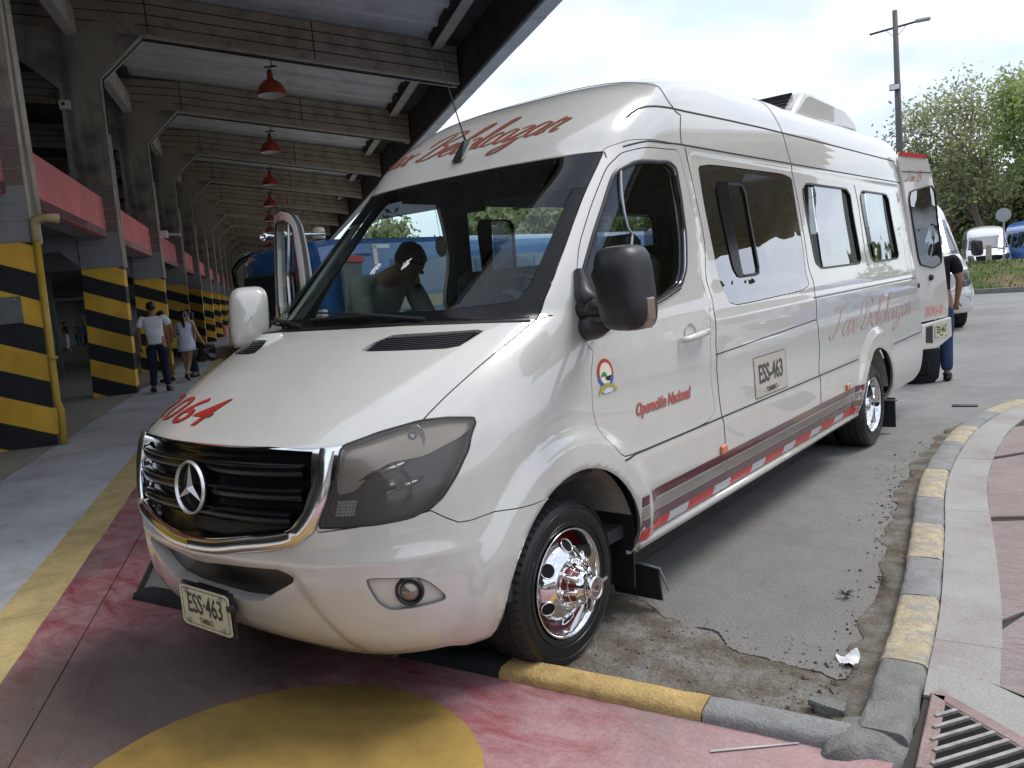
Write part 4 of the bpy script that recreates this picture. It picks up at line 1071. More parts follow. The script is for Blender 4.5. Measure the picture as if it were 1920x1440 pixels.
SEAM = simple('seam_shade_and_seal', (.02, .02, .02), .7, 0, 0)  # paints the shade of panel gaps and creases; also the door seal
GLOSSB = simple('gloss_black', (.006, .0065, .008), .16, 0, .1, spec=.25)
def m_glass(name, tint, refl=.06, k=1., rough=0., wave=.0, body=None):
    """thin tinted glazing: tinted see-through plus a mirror coat by viewing angle"""
    b = NB(name); tr = b.n('ShaderNodeBsdfTransparent'); tr.inputs[0].default_value = (*tint, 1)
    gl = b.n('ShaderNodeBsdfGlossy'); gl.inputs['Roughness'].default_value = rough; gl.inputs[0].default_value = (.95, .97, 1, 1)
    lw = b.n('ShaderNodeLayerWeight'); lw.inputs[0].default_value = .35
    f = b.n('ShaderNodeMapRange'); f.inputs[1].default_value = 0; f.inputs[2].default_value = 1; f.inputs[3].default_value = refl; f.inputs[4].default_value = k
    p = b.math('POWER', lw.outputs['Facing'], 3.0); b.l(p, f.inputs[0])
    if wave:
        nn = b.bump(b.noise(1.9, 2, .4, dist=.3), wave, .03); b.l(nn, gl.inputs['Normal'])
    m_ = b.n('ShaderNodeMixShader'); b.l(f.outputs[0], m_.inputs[0]); b.l(tr.outputs[0], m_.inputs[1]); b.l(gl.outputs[0], m_.inputs[2]); b.l(m_.outputs[0], b.out.inputs[0]); MATS[name] = b.m; return b.m
WSG = m_glass('windshield_glass', (.74, .85, .81), .04, .4)
DOORG = m_glass('door_glass', (.50, .53, .54), .06, .42)
MIRG = m_glass('mirror_tinted_glass', (.05, .06, .07), .42, .95, 0., .22)
CLRG = m_glass('far_side_glass', (.80, .86, .84), .04, .3)
GAPG = m_glass('dark_open_pane', (.25, .28, .28), .03, .2)
SLIDG = m_glass('slider_glass', (.30, .34, .35), .35, .9, 0., .08)
def m_lens():
    b = NB('smoked_lens'); tr = b.n('ShaderNodeBsdfTransparent'); tr.inputs[0].default_value = (.90, .89, .87, 1)
    gl = b.n('ShaderNodeBsdfGlossy'); gl.inputs['Roughness'].default_value = .06; fr = b.n('ShaderNodeFresnel'); fr.inputs[0].default_value = 1.5
    haze = b.n('ShaderNodeBsdfDiffuse'); haze.inputs[0].default_value = (.48, .43, .37, 1)
    m0 = b.n('ShaderNodeMixShader'); m0.inputs[0].default_value = .11; b.l(tr.outputs[0], m0.inputs[1]); b.l(haze.outputs[0], m0.inputs[2])
    m_ = b.n('ShaderNodeMixShader'); b.l(fr.outputs[0], m_.inputs[0]); b.l(m0.outputs[0], m_.inputs[1]); b.l(gl.outputs[0], m_.inputs[2]); b.l(m_.outputs[0], b.out.inputs[0]); return b.m
LENS = m_lens()
REDV = simple('red_vinyl', (.42, .035, .025), .3, 0, .2, 12, coat=.6); REDSH = simple('dark_vinyl_outline', (.03, .012, .012), .35, 0, .1)
MAROON = simple('maroon_vinyl', (.105, .018, .028), .2, 0, .12, 5, coat=.8); GREYV = simple('grey_vinyl', (.22, .20, .18), .25, 0, .1, 5, coat=.8)
PINKV = simple('faded_red_vinyl', (.55, .38, .34), .25, 0, .2, 12, coat=.6)
TAPER = simple('red_reflective_tape', (.66, .02, .02), .3, 0, .25, 90, .3); TAPEW = simple('white_reflective_tape', (.62, .64, .67), .3, 0, .25, 90, .3)
AMBER = simple('amber_lens', (.65, .16, .03), .15, 0, .1, coat=1)
# ---- assemble ----
van = thing('minibus', 'large pearl white passenger van filling the picture, parked with its nose over the kerb', 'van')
panel('bodywork', ['body'], PAINT, van, gap=.002, depth=.03, both=True)
hd_o = panel('hood', ['hood'], PAINT, van, gap=.0028, depth=.02, both=True, off=.001)
panel('front_bumper', ['bumper'], PAINT, van, gap=.002, depth=.05, both=True, off=.003)
panel('roof', ['roof'], PAINT, van, gap=.0018, depth=.02, both=True)
wsp = panel('windshield', ['ws'], WSG, van, off=-.003, depth=0, both=True)
panel('windshield_border', ['frit'], GLOSSB, wsp, off=-.003, depth=.008, gap=.003, both=True)
SUNSTRIP = m_glass('sun_strip_film', (.06, .065, .075), .05, .4)
panel('sun_strip', ['strip'], SUNSTRIP, wsp, off=-.003, depth=0, both=True)
vt = panel('hood_vent', ['vent'], TRIM, hd_o, off=-.012, depth=0, both=True)
gl_o = panel('grille_backing', ['grille'], GLOSSB, van, off=-.035, depth=0, both=True)
gs = panel('grille_surround', ['chrome'], CHROME, van, off=.006, depth=.045, both=True)
cpath = F2([(.001, .717), (.15, .722), (.30, .746), (.45, .766), (.52, .786), (.57, .835), (.603, .90), (.617, .97), (.618, 1.066)])
ribbon('surround_bead', cpath, .058, .020, BRITE, gs, both=True, lift=.004, smoothk=3)
# drivers door
ddoor = panel('front_door', ['door'], PAINT, van, gap=.0028, depth=.03)
panel('window_glass', ['dglass'], DOORG, ddoor, off=-.012, depth=0)
panel('quarter_glass', ['quarter'], DOORG, ddoor, off=-.010, depth=0)
panel('mirror_base_panel', ['sail'], BLACK_PL, ddoor, off=.002, depth=.012)
ribbon('window_seal', dlo, .022, .004, TRIM, ddoor, closed=True)
ribbon('chrome_bead', S2([(.735, 2.045), (.69, 1.80), (.655, 1.60), (.62, 1.385)]), .013, .004, STEEL, ddoor, lift=.001, smoothk=4)
ribbon('chrome_trim', inset(dlo, .014)[6:34], .008, .004, CHROME, ddoor, lift=.003)
ribbon('belt_bead', [UV(p) for p in ((.955, .36, 1.335), (.945, .7, 1.395), (.938, .95, 1.443), (.932, 1.10, 1.478))], .014, .005, CHROME, ddoor, lift=.004)
for mir in (False, True):
    kw = dict(mirror=mir)
    r = panel('side_window', ['w2'], CLRG if mir else MIRG, van, off=-.002, depth=.006, gap=.003, **kw); r['label'] = 'large mirror tinted fixed side window' 
    panel('slider_strip', ['w2strip'], GLOSSB, r, off=.004, depth=.004, **kw); panel('slider_pane', ['w2open'], SLIDG, r, off=-.004, depth=0, **kw); panel('slider_frame', ['w2frame'], TRIM, r, off=.007, depth=.012, **kw)
    for q in ('w3', 'w4'):
        r = panel('side_window', [q], CLRG if mir else MIRG, van, off=-.006, depth=0, **kw); panel('window_frame', [q+'frame'], TRIM, r, off=.004, depth=.015, **kw)
        for e_ in 'ac': panel('open_gap', [q+e_], GAPG, r, off=-.012, depth=0, **kw)
# lining inside the shell
lin = panel('inner_lining', ['body', 'roof', 'hood', 'bumper'], INNER, van, off=-.045, depth=.035, both=True)
panel('door_lining', ['door'], INNER, ddoor, off=-.04, depth=.03)
# seams and creases: dark strips that paint in gap shade
ribbon('roof_seam', [UV(p) for p in ((.76, .93, 2.30), (.80, 1.02, 2.352), (.835, 1.15, 2.375), (.834, 1.6, 2.385))]+S2([(2.5, 2.398), (4, 2.40), (5.7, 2.395)]), .010, .001, SEAM, van, both=True, smoothk=2)
ribbon('gutter_seam', S2([(.80, 2.152), (1.0, 2.19), (1.3, 2.20), (3, 2.20), (5.88, 2.20)]), .008, .001, SEAM, van, both=True)
for ya, yb, yc in ((1.34, 1.33, 1.22), (2.915, 2.86, 2.86)):
    ribbon('roof_joint', [side(ya, 2.2), side(yb, 2.385), side(yb-.02, 2.5), side(yc, 2.6), side(yc, 2.66)], .007, .0005, SEAM, van, both=True)
ribbon('body_seam', S2([(2.915, 2.19), (2.985, 1.95), (3.01, 1.60), (3.02, 1.30), (2.96, 1.0), (2.915, .785), (2.92, .36)]), .007, .0005, SEAM, van, both=True, smoothk=3)
ribbon('body_seam', S2([(1.375, 2.19), (1.44, 1.95), (1.47, 1.70), (1.44, 1.42), (1.385, 1.10), (1.365, .785), (1.40, .36)]), .006, .0005, SEAM, van, both=True, smoothk=3)
ribbon('sill_seam', S2([(.34, .783), (3.80, .783)]), .008, .001, SEAM, van, both=True)
ribbon('sill_seam', S2([(4.85, .783), (5.88, .79)]), .008, .001, SEAM, van, both=True)
ribbon('body_crease', S2([(1.375, 1.112), (2.96, 1.158)]), .006, .0008, SEAM, van, both=True)
ribbon('belt_moulding', S2([(2.99, 1.305), (5.86, 1.31)]), .014, .004, simple('grey_moulding', (.2, .2, .2), .3), van, both=True)
ribbon('pillar_joint', [UV((.80, .70, 2.128)), UV((.825, .685, 2.10))], .006, .0005, SEAM, van, both=True)
ribbon('window_crease', S2([(4.32, 2.12), (4.38, 1.95), (4.41, 1.47)]), .006, .001, SEAM, van, both=True)
# arch inner liners
LINER = simple('dusty_arch_liner', (.36, .33, .28), .9, 0, .35, 8, .4)
def arch_liner(yc, r, mirror):
    mb = MB(); s = -1 if mirror else 1; vs = []; n = 26
    for i in range(n+1):
        a = math.radians(14+156*i/n)
        for x in (.955, .45): vs.append((s*x, yc-r*math.cos(a), .34+r*math.sin(a)))
    mb.add(vs, [(2*i, 2*i+1, 2*i+3, 2*i+2) for i in range(n)]); mb.add([(s*.45, yc-r*math.cos(math.radians(14+156*i/n)), .34+r*math.sin(math.radians(14+156*i/n))) for i in range(n+1)], [tuple(range(n+1))])
    return mb.build('arch_liner', LINER, van, smooth=True, angle=60)
for m_ in (False, True): arch_liner(0, .49, m_); arch_liner(4.325, .48, m_)
# floor and underbody
mb = MB(); mb.box((0, 2.6, .42), (1.80, 6.4, .06)); mb.box((0, 2.6, .33), (.9, 5.6, .14)); mb.box((0, -.55, .40), (1.3, .5, .05)); mb.build('underbody', INNER, van)
mb = MB(); mb.tube([(-.75, 0, .34), (.75, 0, .34)], .05, 10); mb.tube([(-.6, 4.325, .34), (.6, 4.325, .34)], .07, 10); mb.build('axle', DARKMETAL, van)
# --- grille slats and star ---
for i, z in enumerate((.835, .915, .995)):
    hw = .50 if i == 0 else .545; mb = MB(); n = 40; vs = []
    for k in range(n+1):
        x = -hw+2*hw*k/n; y = float(y_of(x, z)); 
        for (dy, dz) in ((.026, -.026), (.004, -.018), (.000, .006), (.004, .024), (.030, .030)): vs.append((x, y+dy, z+dz-.02*abs(x)*0))
    mb.add(vs, [(k*5+q, (k+1)*5+q, (k+1)*5+q+1, k*5+q+1) for k in range(n) for q in range(4)]); s_ = mb.build('grille_slat', GLOSSB, van, smooth=True, fix=False)
    mb = MB(); mb.tube([(-hw+2*hw*k/n, float(y_of(-hw+2*hw*k/n, z))-.001, z+.024) for k in range(n+1)], .0035, 6); mb.build('slat_bead', simple('satin_slat_edge%d' % i, (.05, .05, .055), .25, .8), s_)
badge = MB(); tilt = .12
def star(mb, R, zc, y0):
    def T(x, z, y=0): return (x, y0+y+(z)*math.sin(tilt)*1., zc+z*math.cos(tilt))
    k = 64; vs = []
    for i in range(k):
        a = 2*math.pi*i/k
        for (r, y) in ((R, 0), (R-.003, -.010), (R-.007, -.010), (R-.010, 0)): vs.append(T(r*math.cos(a), r*math.sin(a), y))
    mb.add(vs, [(i*4+q, ((i+1) % k)*4+q, ((i+1) % k)*4+q+1, i*4+q+1) for i in range(k) for q in range(3)])
    for j in range(3):
        a = math.radians(90+120*j); d = np.array([math.cos(a), math.sin(a)]); p = np.array([-d[1], d[0]]); w = R*.16
        A = d*(R-.008); B = p*w+d*w*.58; C_ = -p*w+d*w*.58
        mb.add([T(*A, -.004), T(*B, -.001), T(0, 0, -.016), T(*C_, -.001)], [(0, 1, 2), (0, 2, 3)])
star(badge, .100, .925, -1.052); badge.build('star_emblem', STARM, van, fix=True)
mb = MB(); mb.disc((0, -1.040, .925), .098, (0, -1, .12), 40); mb.build('emblem_plate', GLOSSB, van)
# --- hood vent slats ---
for s in (-1, 1):
    for i in range(9):
        z = 1.350+i*.0062; pts = []
        for k in range(9):
            x = .385+.36*k/8; zz = z+.0; u_, v_ = UV((x, y_of(x, zz), zz))
            p = skin(np.array([u_]), np.array([v_]), -.004)[0]; pts.append((p[0]*s, p[1], p[2]))
        mb = MB(); mb.tube(pts, .0035, 5); mb.build('vent_louvre', BLACK_PL, hd_o)
# --- headlights ---
UPH = simple('lamp_warm_housing', (.58, .50, .42), .30, .4, .12, 4)
def headlamp(mirror):
    s = -1 if mirror else 1
    hl = panel('headlight', ['headlight', 'hlup'], LENS, van, off=.003, depth=.0, gap=.002, mirror=mirror)
    panel('lamp_bowl', ['headlight', 'hlup'], simple('lamp_bowl_grey%d' % mirror, (.09, .09, .09), .30, .3, .08), hl, off=-.050, depth=0, mirror=mirror)
    panel('lamp_upper_housing', ['hlup'], UPH, hl, off=-.026, depth=.02, mirror=mirror)
    ribbon('lens_edge', headlight, .010, .002, TRIM, hl, closed=True, mirror=mirror)
    REFL = simple('lamp_reflector%d' % mirror, (.88, .87, .85), .07, 1., .05)
    for (x, z, r, dpt) in ((.785, .925, .080, .055), (.812, 1.078, .050, .030)):
        y = float(y_of(x, z)); n = Vector((s*.45, -1, .05)).normalized(); c = Vector((s*x, y, z))-n*.040
        mb = MB(); prof = [(0, r), (-.004, r*1.02), (-dpt*.5, r*.80), (-dpt, r*.35), (-dpt, .001)]
        M = n.to_track_quat('X', 'Z').to_matrix().to_4x4(); q = MB(); q.lathe(prof, 32); mb.add([c+(M @ Vector(v)) for v in q.v], q.f); mb.build('reflector', REFL, hl, smooth=True, fix=False)
        mb = MB(); mb.sphere(c-n*dpt*.4, r*.42, 16, 10); mb.build('bulb_lens', simple('projector%d%d' % (mirror, int(z*100)), (.5, .5, .5), .05, .6), hl, smooth=True)
    # indicator: honeycomb block low and inboard
    for i in range(6):
        for j in range(5):
            x = .652+i*.0095+j*.002; z = .852+j*.0105; y = float(y_of(x, z)); mb = MB(); mb.box((s*x, y+.012, z), (.0085, .008, .0092), bev=.0015)
            if i == 0 and j == 0: pass
            mb.build('indicator_cell', simple('indicator_white', (.85, .83, .78), .15, .3, .05) if 'indicator_white' not in bpy.data.materials else bpy.data.materials['indicator_white'], hl)
    # slanted chrome blade across the lamp
    mb = MB(); mb.hexa([(s*x, float(y_of(x, z))+d_, z) for x, z, d_ in ((.70, .955, .030), (.80, .985, .026), (.80, .985, .05), (.70, .955, .05), (.735, .985, .026), (.815, 1.012, .022), (.815, 1.012, .05), (.735, .985, .05))]); mb.hexa([(s*x, float(y_of(x, z))+d_, z) for x, z, d_ in ((.77, .905, .030), (.835, .925, .026), (.835, .925, .05), (.77, .905, .05), (.79, .935, .026), (.845, .948, .022), (.845, .948, .05), (.79, .935, .05))]); mb.build('chrome_blade', CHROME, hl, smooth=True)
headlamp(False); headlamp(True)
# --- bumper details ---
bump_o = bpy.data.objects['front_bumper']
panel('lower_intake', ['intake'], TRIM, bump_o, off=-.045, depth=0, both=True)
mb = MB()
for z in (.575, .612): mb.tube([(x, float(y_of(x, z))+.022, z) for x in np.linspace(-.44, .44, 25)], .007, 6)
mb.v = []; mb.f = []
mb = MB(); n = 24; vs = []
for k in range(n+1):
    x = -.36+.72*k/n; zz = .548-.0*abs(x); y = float(y_of(x, .54)); sag = .045*max(0., 1-(abs(x)/.36)**2)**.5
    vs += [(x, y-.008, zz), (x, y-.010-.0, zz-sag*.75), (x, y+.02, zz-sag*.8)]
mb.add(vs, [(k*3+q, (k+1)*3+q, (k+1)*3+q+1, k*3+q+1) for k in range(n) for q in range(2)]); mb.v = []
for mir in (False, True):
    s = -1 if mir else 1; f_ = panel('fog_lamp_recess', ['fog'], PAINT, bump_o, off=-.014, depth=0, mirror=mir)
    ribbon('recess_edge', fog, .003, .0003, simple('joint_grey%d' % mir, (.16, .155, .15), .5), f_, closed=True, mirror=mir)
    c = Vector((s*.832, float(y_of(.832, .577))+.012, .577)); n = Vector((s*.62, -.78, .0)).normalized(); M = n.to_track_quat('X', 'Z').to_matrix().to_4x4()
    q = MB(); q.lathe([(.004, .050), (.014, .047), (.016, .040), (-.02, .038), (-.022, .001)], 32); mb = MB(); mb.add([c+(M @ Vector(v)) for v in q.v], q.f); mb.build('fog_lamp_bezel', BLACK_PL, f_, smooth=True, fix=False)
    mb = MB(); mb.sphere(c-n*.008, .037, 20, 12, (1, 1, 1)); mb.build('fog_lamp_glass', simple('fog_glass%d' % mir, (.30, .26, .22), .08, .5), f_, smooth=True)
ribbon('bumper_crease', [front(x, .665) for x in (.52, .62, .70)]+[front(.80, .672), front(.87, .672)], .006, .0006, simple('shadow_line_grey', (.30, .29, .27), .4), bump_o, both=True)
mb = MB(); mb.box((.165, -1.047, .485), (.052, .03, .040), bev=.012); mb.build('tow_cover', BLACK_PL, bump_o)
mb = MB(); mb.box((.62, -.62, .30), (.10, .25, .03)); mb.box((-.5, -.70, .30), (.3, .2, .03)); mb.build('undertray', BLACK_PL, bump_o)
# --- plates ---
PLATEC = simple('plate_cream', (.62, .58, .40), .35, 0, .08, 20); INK = simple('plate_ink', (.012, .012, .014), .4, 0, 0)
def add_text(name, txt, fn, mat, parent, size, xs=1., shear=0, bold=0., origin=(0, 0), align='CENTER', spacing=1., ang=0.):
    vs, fs = text_mesh(txt, size, shear, xs, bold, align, spacing); ca, sa = math.cos(ang), math.sin(ang)
    mb = MB(); mb.add([fn(origin[0]+x*ca-y*sa, origin[1]+x*sa+y*ca) for x, y in vs], fs); return mb.build(name, mat, parent, fix=False)
def plate(fn, parent, nrmf, w=.33, h=.16):
    """fn(x,y,lift) maps plate coordinates to space"""
    mb = MB(); b = .006
    o = [(-w/2, -h/2), (w/2, -h/2), (w/2, h/2), (-w/2, h/2)]
    R = rounded(o, .06, 2); k = len(R); vs = [fn(x, y, 0) for x, y in R]+[fn(x, y, .004) for x, y in R]+[fn(x*.965, y*.93, .004) for x, y in R]+[fn(x*.95, y*.90, .0025) for x, y in R]
    fs = [(a*k+i, a*k+(i+1) % k, (a+1)*k+(i+1) % k, (a+1)*k+i) for a in range(3) for i in range(k)]+[tuple(3*k+i for i in range(k))]
    mb.add(vs, fs); p = mb.build('number_plate', PLATEC, parent, fix=False)
    mb = MB(); vs = [fn(x*.935, y*.88, .0032) for x, y in R]+[fn(x*.915, y*.85, .0032) for x, y in R]; mb.add(vs, [(i, (i+1) % k, k+(i+1) % k, k+i) for i in range(k)]); mb.build('plate_border', INK, p, fix=False)
    add_text('plate_lettering', 'ESS·463', lambda x, y: fn(x, y, .0042), INK, p, .108, .70, 0, .0016, (0, -.022), spacing=1.0)
    add_text('plate_lettering', 'TIMBIO', lambda x, y: fn(x, y, .0042), INK, p, .030, .85, 0, .0005, (.0, -.058), spacing=1.15)
    for x in (-.115, .115):
        for y in (-.058, .060):
            mb = MB(); mb.lathe([(0, .0085), (.006, .0085), (.009, .005), (.009, .001)], 8, (0, 0, 0), 'z'); mb.v = [fn(x+a, y+b2, .004+c2) for a, b2, c2 in mb.v]; mb.build('plate_bolt', STEEL, p, fix=False)
    return p
pf = plate(lambda x, y, l: (x*math.cos(.02), -1.058-l+x*.02, .453+y), van, None)
mb = MB(); mb.box((0, -1.045, .453), (.345, .012, .17)); mb.box((0, -1.03, .50), (.2, .03, .06)); mb.build('plate_holder', BLACK_PL, van)
# --- skin decals ---
def on_side(y, z, l=.0025):
    u_, v_ = side(y, z); return tuple(skin(np.array([u_]), np.array([v_]), l)[0])
def on_front(x, z, l=.0025):
    u_, v_ = front(abs(x), z); p = skin(np.array([u_]), np.array([v_]), l)[0]; return (math.copysign(p[0], x) if x else 0., p[1], p[2])
def side_patch(name, y0, y1, z0, z1, mat, parent, l=.002, skew0=0., skew1=0., ny=None, mirror=False):
    ny = ny or max(2, int((y1-y0)/.05)); nz_ = 3; mb = MB(); vs = []
    for i in range(ny+1):
        for j in range(nz_+1):
            t = j/nz_; a = y0+skew0*t; b = y1+skew1*t; yy = a+(b-a)*i/ny; p = on_side(yy, z0+(z1-z0)*t, l); vs.append((-p[0] if mirror else p[0], p[1], p[2]))
    mb.add(vs, [(i*(nz_+1)+j, (i+1)*(nz_+1)+j, (i+1)*(nz_+1)+j+1, i*(nz_+1)+j+1) for i in range(ny) for j in range(nz_)])
    return mb.build(name, mat, parent, smooth=True)
side_patch('maroon_stripe', .455, 3.86, .548, .592, MAROON, van, ny=60); side_patch('grey_stripe', .46, 3.84, .492, .540, GREYV, van, ny=60); side_patch('maroon_stripe', .465, 3.82, .440, .485, MAROON, van, ny=60)
y = .475; i = 0
while y < 3.76:
    w_ = .30 if i % 2 == 0 else .20
    side_patch('reflective_tape', y, min(y+w_, 3.80), .388, .436, TAPER if i % 2 == 0 else TAPEW, van, l=.003); y += w_; i += 1
# rocker tube that closes the bottom edge
mb = MB(); mb.tube([(.955, .50, .352), (.955, 3.84, .352)], .022, 8); mb.build('sill', PAINT, van, smooth=True); mb = MB(); mb.tube([(-.955, .50, .352), (-.955, 3.84, .352)], .022, 8); mb.build('sill', PAINT, van, smooth=True)
# side number panel
def sp(y, z, l): return on_side(2.075+y, .917+z, .003+l)
mb = MB(); R = [(-.25, -.118), (.25, -.118), (.25, .118), (-.25, .118)]; k = 4; D = dens(R, .05); kk = len(D)
mb.add([sp(x, y, .0) for x, y in D]+[sp(x*.985, y*.97, 0.) for x, y in D], [(i, (i+1) % kk, kk+(i+1) % kk, kk+i) for i in range(kk)]); mb.build('number_panel_outline', REDSH, van, fix=False)
PANC = simple('number_panel_vinyl', (.52, .47, .40), .3, 0, .05, coat=.6)
mb = MB(); nn = 10; mb.add([sp(-.246+.492*i/nn, z, -.0006) for i in range(nn+1) for z in (-.1145, 0, .1145)], [(i*3+q, (i+1)*3+q, (i+1)*3+q+1, i*3+q+1) for i in range(nn) for q in range(2)]); mb.build('number_panel', PANC, van, fix=False)
GINK = simple('number_ink_grey', (.07, .07, .065), .4)
add_text('side_number', 'ESS-463', lambda x, y: sp(x, y, .0012), GINK, van, .150, .78, 0, .003, (0, -.035)); add_text('side_number_town', '- TIMBIO -', lambda x, y: sp(x, y, .0012), GINK, van, .040, 1.3, 0, .001, (0, -.098))
add_text('door_script', 'Operación Nacional', lambda x, y: on_side(.765+x, .966+y, .003), simple('coral_red_vinyl', (.50, .09, .07), .3), van, .075, .86, .45, .0015, (0, -.02))
add_text('door_script_shade', 'Operación Nacional', lambda x, y: on_side(.771+x, .961+y, .0022), simple('shade_vinyl', (.25, .2, .19), .3), van, .075, .86, .45, .0015, (0, -.02))
def hood_pt(x, z, l): return on_front(x, z, l)
# fleet number on the bonnet (right half), leaning brush figures
for nm, mt, dx, l in (('fleet_number_shade', REDSH, .005, .002), ('fleet_number', REDV, 0, .003)):
    add_text(nm, '2064', lambda x, y: on_front(-.42+x+dx, 1.165+(y-dx*.5)*.40, l), mt, van, .30, .92, .40, .002, (0, -.10), spacing=1.06)
# cooperative badge on the door
bp_ = MB(); bc = (.305, 1.163)
def badge_disc(r0, r1, l, mat, name, a0=0, a1=360, sy=1., parent=None):
    mb = MB(); n = 40; vs = []
    for i in range(n+1):
        a = math.radians(a0+(a1-a0)*i/n)
        for r in (r0, r1): vs.append(on_side(bc[0]+r*math.cos(a), bc[1]+r*math.sin(a)*sy, l))
    mb.add(vs, [(2*i, 2*i+1, 2*i+3, 2*i+2) for i in range(n)]); return mb.build(name, mat, parent or van, fix=False)
B0 = badge_disc(.0, .062, .002, simple('badge_red', (.42, .05, .03), .4, 0, .05), 'round_badge', 0, 360)
badge_disc(.0, .0625, .0026, simple('badge_blue', (.03, .10, .42), .4, 0, .05), 'badge_blue_arc', 195, 345, parent=B0)
badge_disc(.0, .046, .0032, simple('badge_cream', (.75, .68, .55), .4, 0, .05), 'badge_centre', 0, 360, parent=B0)
mb = MB(); mb.add([on_side(bc[0]+a, bc[1]+b, .0038) for a, b in ((-.045, -.012), (-.02, .008), (0, .004), (.01, -.012))], [(0, 1, 2, 3)]); mb.build('badge_hill', simple('badge_green', (.03, .22, .05), .4), B0)
mb = MB(); mb.add([on_side(bc[0]+a, bc[1]+b, .0038) for a, b in ((-.01, -.014), (.044, -.012), (.03, -.035), (.0, -.03))], [(0, 1, 2, 3)]); mb.build('badge_road', INK, B0)
mb = MB(); rib = [(-.075, -.085), (-.05, -.050), (0, -.040), (.05, -.050), (.075, -.080), (.05, -.078), (0, -.066), (-.05, -.075)]; mb.add([on_side(bc[0]+a, bc[1]+b, .0042) for a, b in rib], [tuple(range(8))]); mb.build('badge_ribbon', simple('badge_gold', (.36, .32, .08), .4), B0)
mb = MB(); rib = [(-.045, -.072), (0, -.060), (.045, -.068), (.03, -.080), (-.03, -.082)]; mb.add([on_side(bc[0]+a, bc[1]+b, .0048) for a, b in rib], [tuple(range(5))]); mb.build('badge_scroll', TAPEW, B0)
# --- script lettering drawn as brush strokes ---
GL = {
 'T': (.62, [[(.02, .86), (.10, .97), (.30, .93), (.55, .93), (.74, 1.02)], [(.42, .93), (.36, .6), (.26, .25), (.12, .02), (-.04, .02), (-.06, .14)]]),
 'B': (.66, [[(.30, .92), (.24, .6), (.16, .25), (.06, .0)], [(-.10, .55), (-.06, .85), (.20, 1.02), (.52, 1.0), (.60, .82), (.44, .62), (.26, .55)], [(.26, .55), (.52, .48), (.58, .26), (.40, .04), (.14, .0), (-.02, .10)]]),
 'a': (.40, [[(.34, .40), (.20, .46), (.05, .30), (.04, .10), (.14, .0), (.26, .10), (.36, .42)], [(.36, .42), (.31, .14), (.36, .0), (.48, .10)]]),
 'x': (.40, [[(.02, .40), (.12, .44), (.20, .22), (.28, .0), (.40, .06)], [(.40, .44), (.24, .26), (.02, .0)]]),
 'e': (.34, [[(.04, .16), (.22, .24), (.30, .38), (.20, .46), (.08, .34), (.04, .14), (.16, .0), (.38, .10)]]),
 'l': (.24, [[(.02, .10), (.16, .50), (.30, .92), (.26, 1.04), (.16, .92), (.08, .40), (.10, .06), (.18, .0), (.30, .10)]]),
 'c': (.32, [[(.28, .38), (.20, .46), (.08, .34), (.04, .12), (.14, .0), (.34, .10)]]),
 'z': (.38, [[(.04, .40), (.18, .45), (.32, .40), (.18, .20), (.04, .04), (.20, .06), (.24, -.12), (.10, -.36), (-.08, -.42), (-.10, -.30), (.12, -.12), (.38, .08)]]),
 'r': (.34, [[(.02, .10), (.12, .44), (.16, .50), (.18, .42), (.30, .42), (.24, .14), (.28, .0), (.38, .08)]]),
 ' ': (.30, [])}
def script(txt, size, fn, name, mat, parent, slant=.55, wide=1., th=.075, lift=.003):
    mb = MB(); x0 = 0
    for ch in txt:
        adv, strokes = GL[ch]
        for st in strokes:
            pts = smooth_path(st, 7); n = len(pts); L_, R2 = [], []
            for i, p in enumerate(pts):
                d = pts[min(i+1, n-1)]-pts[max(i-1, 0)]; d = d/max(np.linalg.norm(d), 1e-6); nn = np.array([-d[1], d[0]])
                w_ = th*(.45+.75*abs(d[1]))*(.35+.65*math.sin(math.pi*min(1, max(0, (i+.8)/(n+.6))))**.5)
                for s_, arr in ((1, L_), (-1, R2)):
                    q = p+nn*w_*s_*.5; arr.append(((x0+q[0]+q[1]*slant)*size*wide, q[1]*size))
            vs = [fn(*q, lift) for q in L_]+[fn(*q, lift) for q in R2]
            mb.add(vs, [(i, i+1, n+i+1, n+i) for i in range(n-1)])
        x0 += adv
    return mb.build(name, mat, parent, fix=False)
def fr_map(x0, z0, rise):
    def f(x, y, l):
        X = x0+x; zc = z0+rise(X)+y; return on_front(X, zc, l)
    return f
# front script: ground follows the windshield top
f1 = lambda X: .0
for nm, mt, dx, l in (('roof_script_shade', simple('old_gold_vinyl', (.16, .12, .05), .4), .006, .002), ('roof_script', simple('dull_red_vinyl', (.36, .07, .06), .35), 0, .003)):
    script('Tax Belalcazar', .138, lambda x, y, l, dx=dx: on_front(-.84+x*1.0+dx, 2.272+y-dx*.6, l), nm, mt, van, .50, 1.82, .062, l)
f2 = lambda x, y, l: on_side(3.22+x, .985+y+.0*x, l)
for nm, mt, dx, l in (('side_script_shade', simple('faded_shade_vinyl', (.60, .55, .51), .3, coat=.6), .008, .002), ('side_script', PINKV, 0, .003)):
    script('Tax Belalcazar', .215, lambda x, y, l, dx=dx: on_side(3.20+x+dx, 1.0+y-dx, l), nm, mt, van, .5, 1.95, .075, l)
# --- small fittings on the flank ---
for (y, z) in ((1.345, .615), (3.50, .618)):
    p = Vector(on_side(y, z, 0)); mb = MB(); mb.box((p.x+.006, y, z), (.016, .075, .048), bev=.008); mb.build('side_marker', AMBER, van)
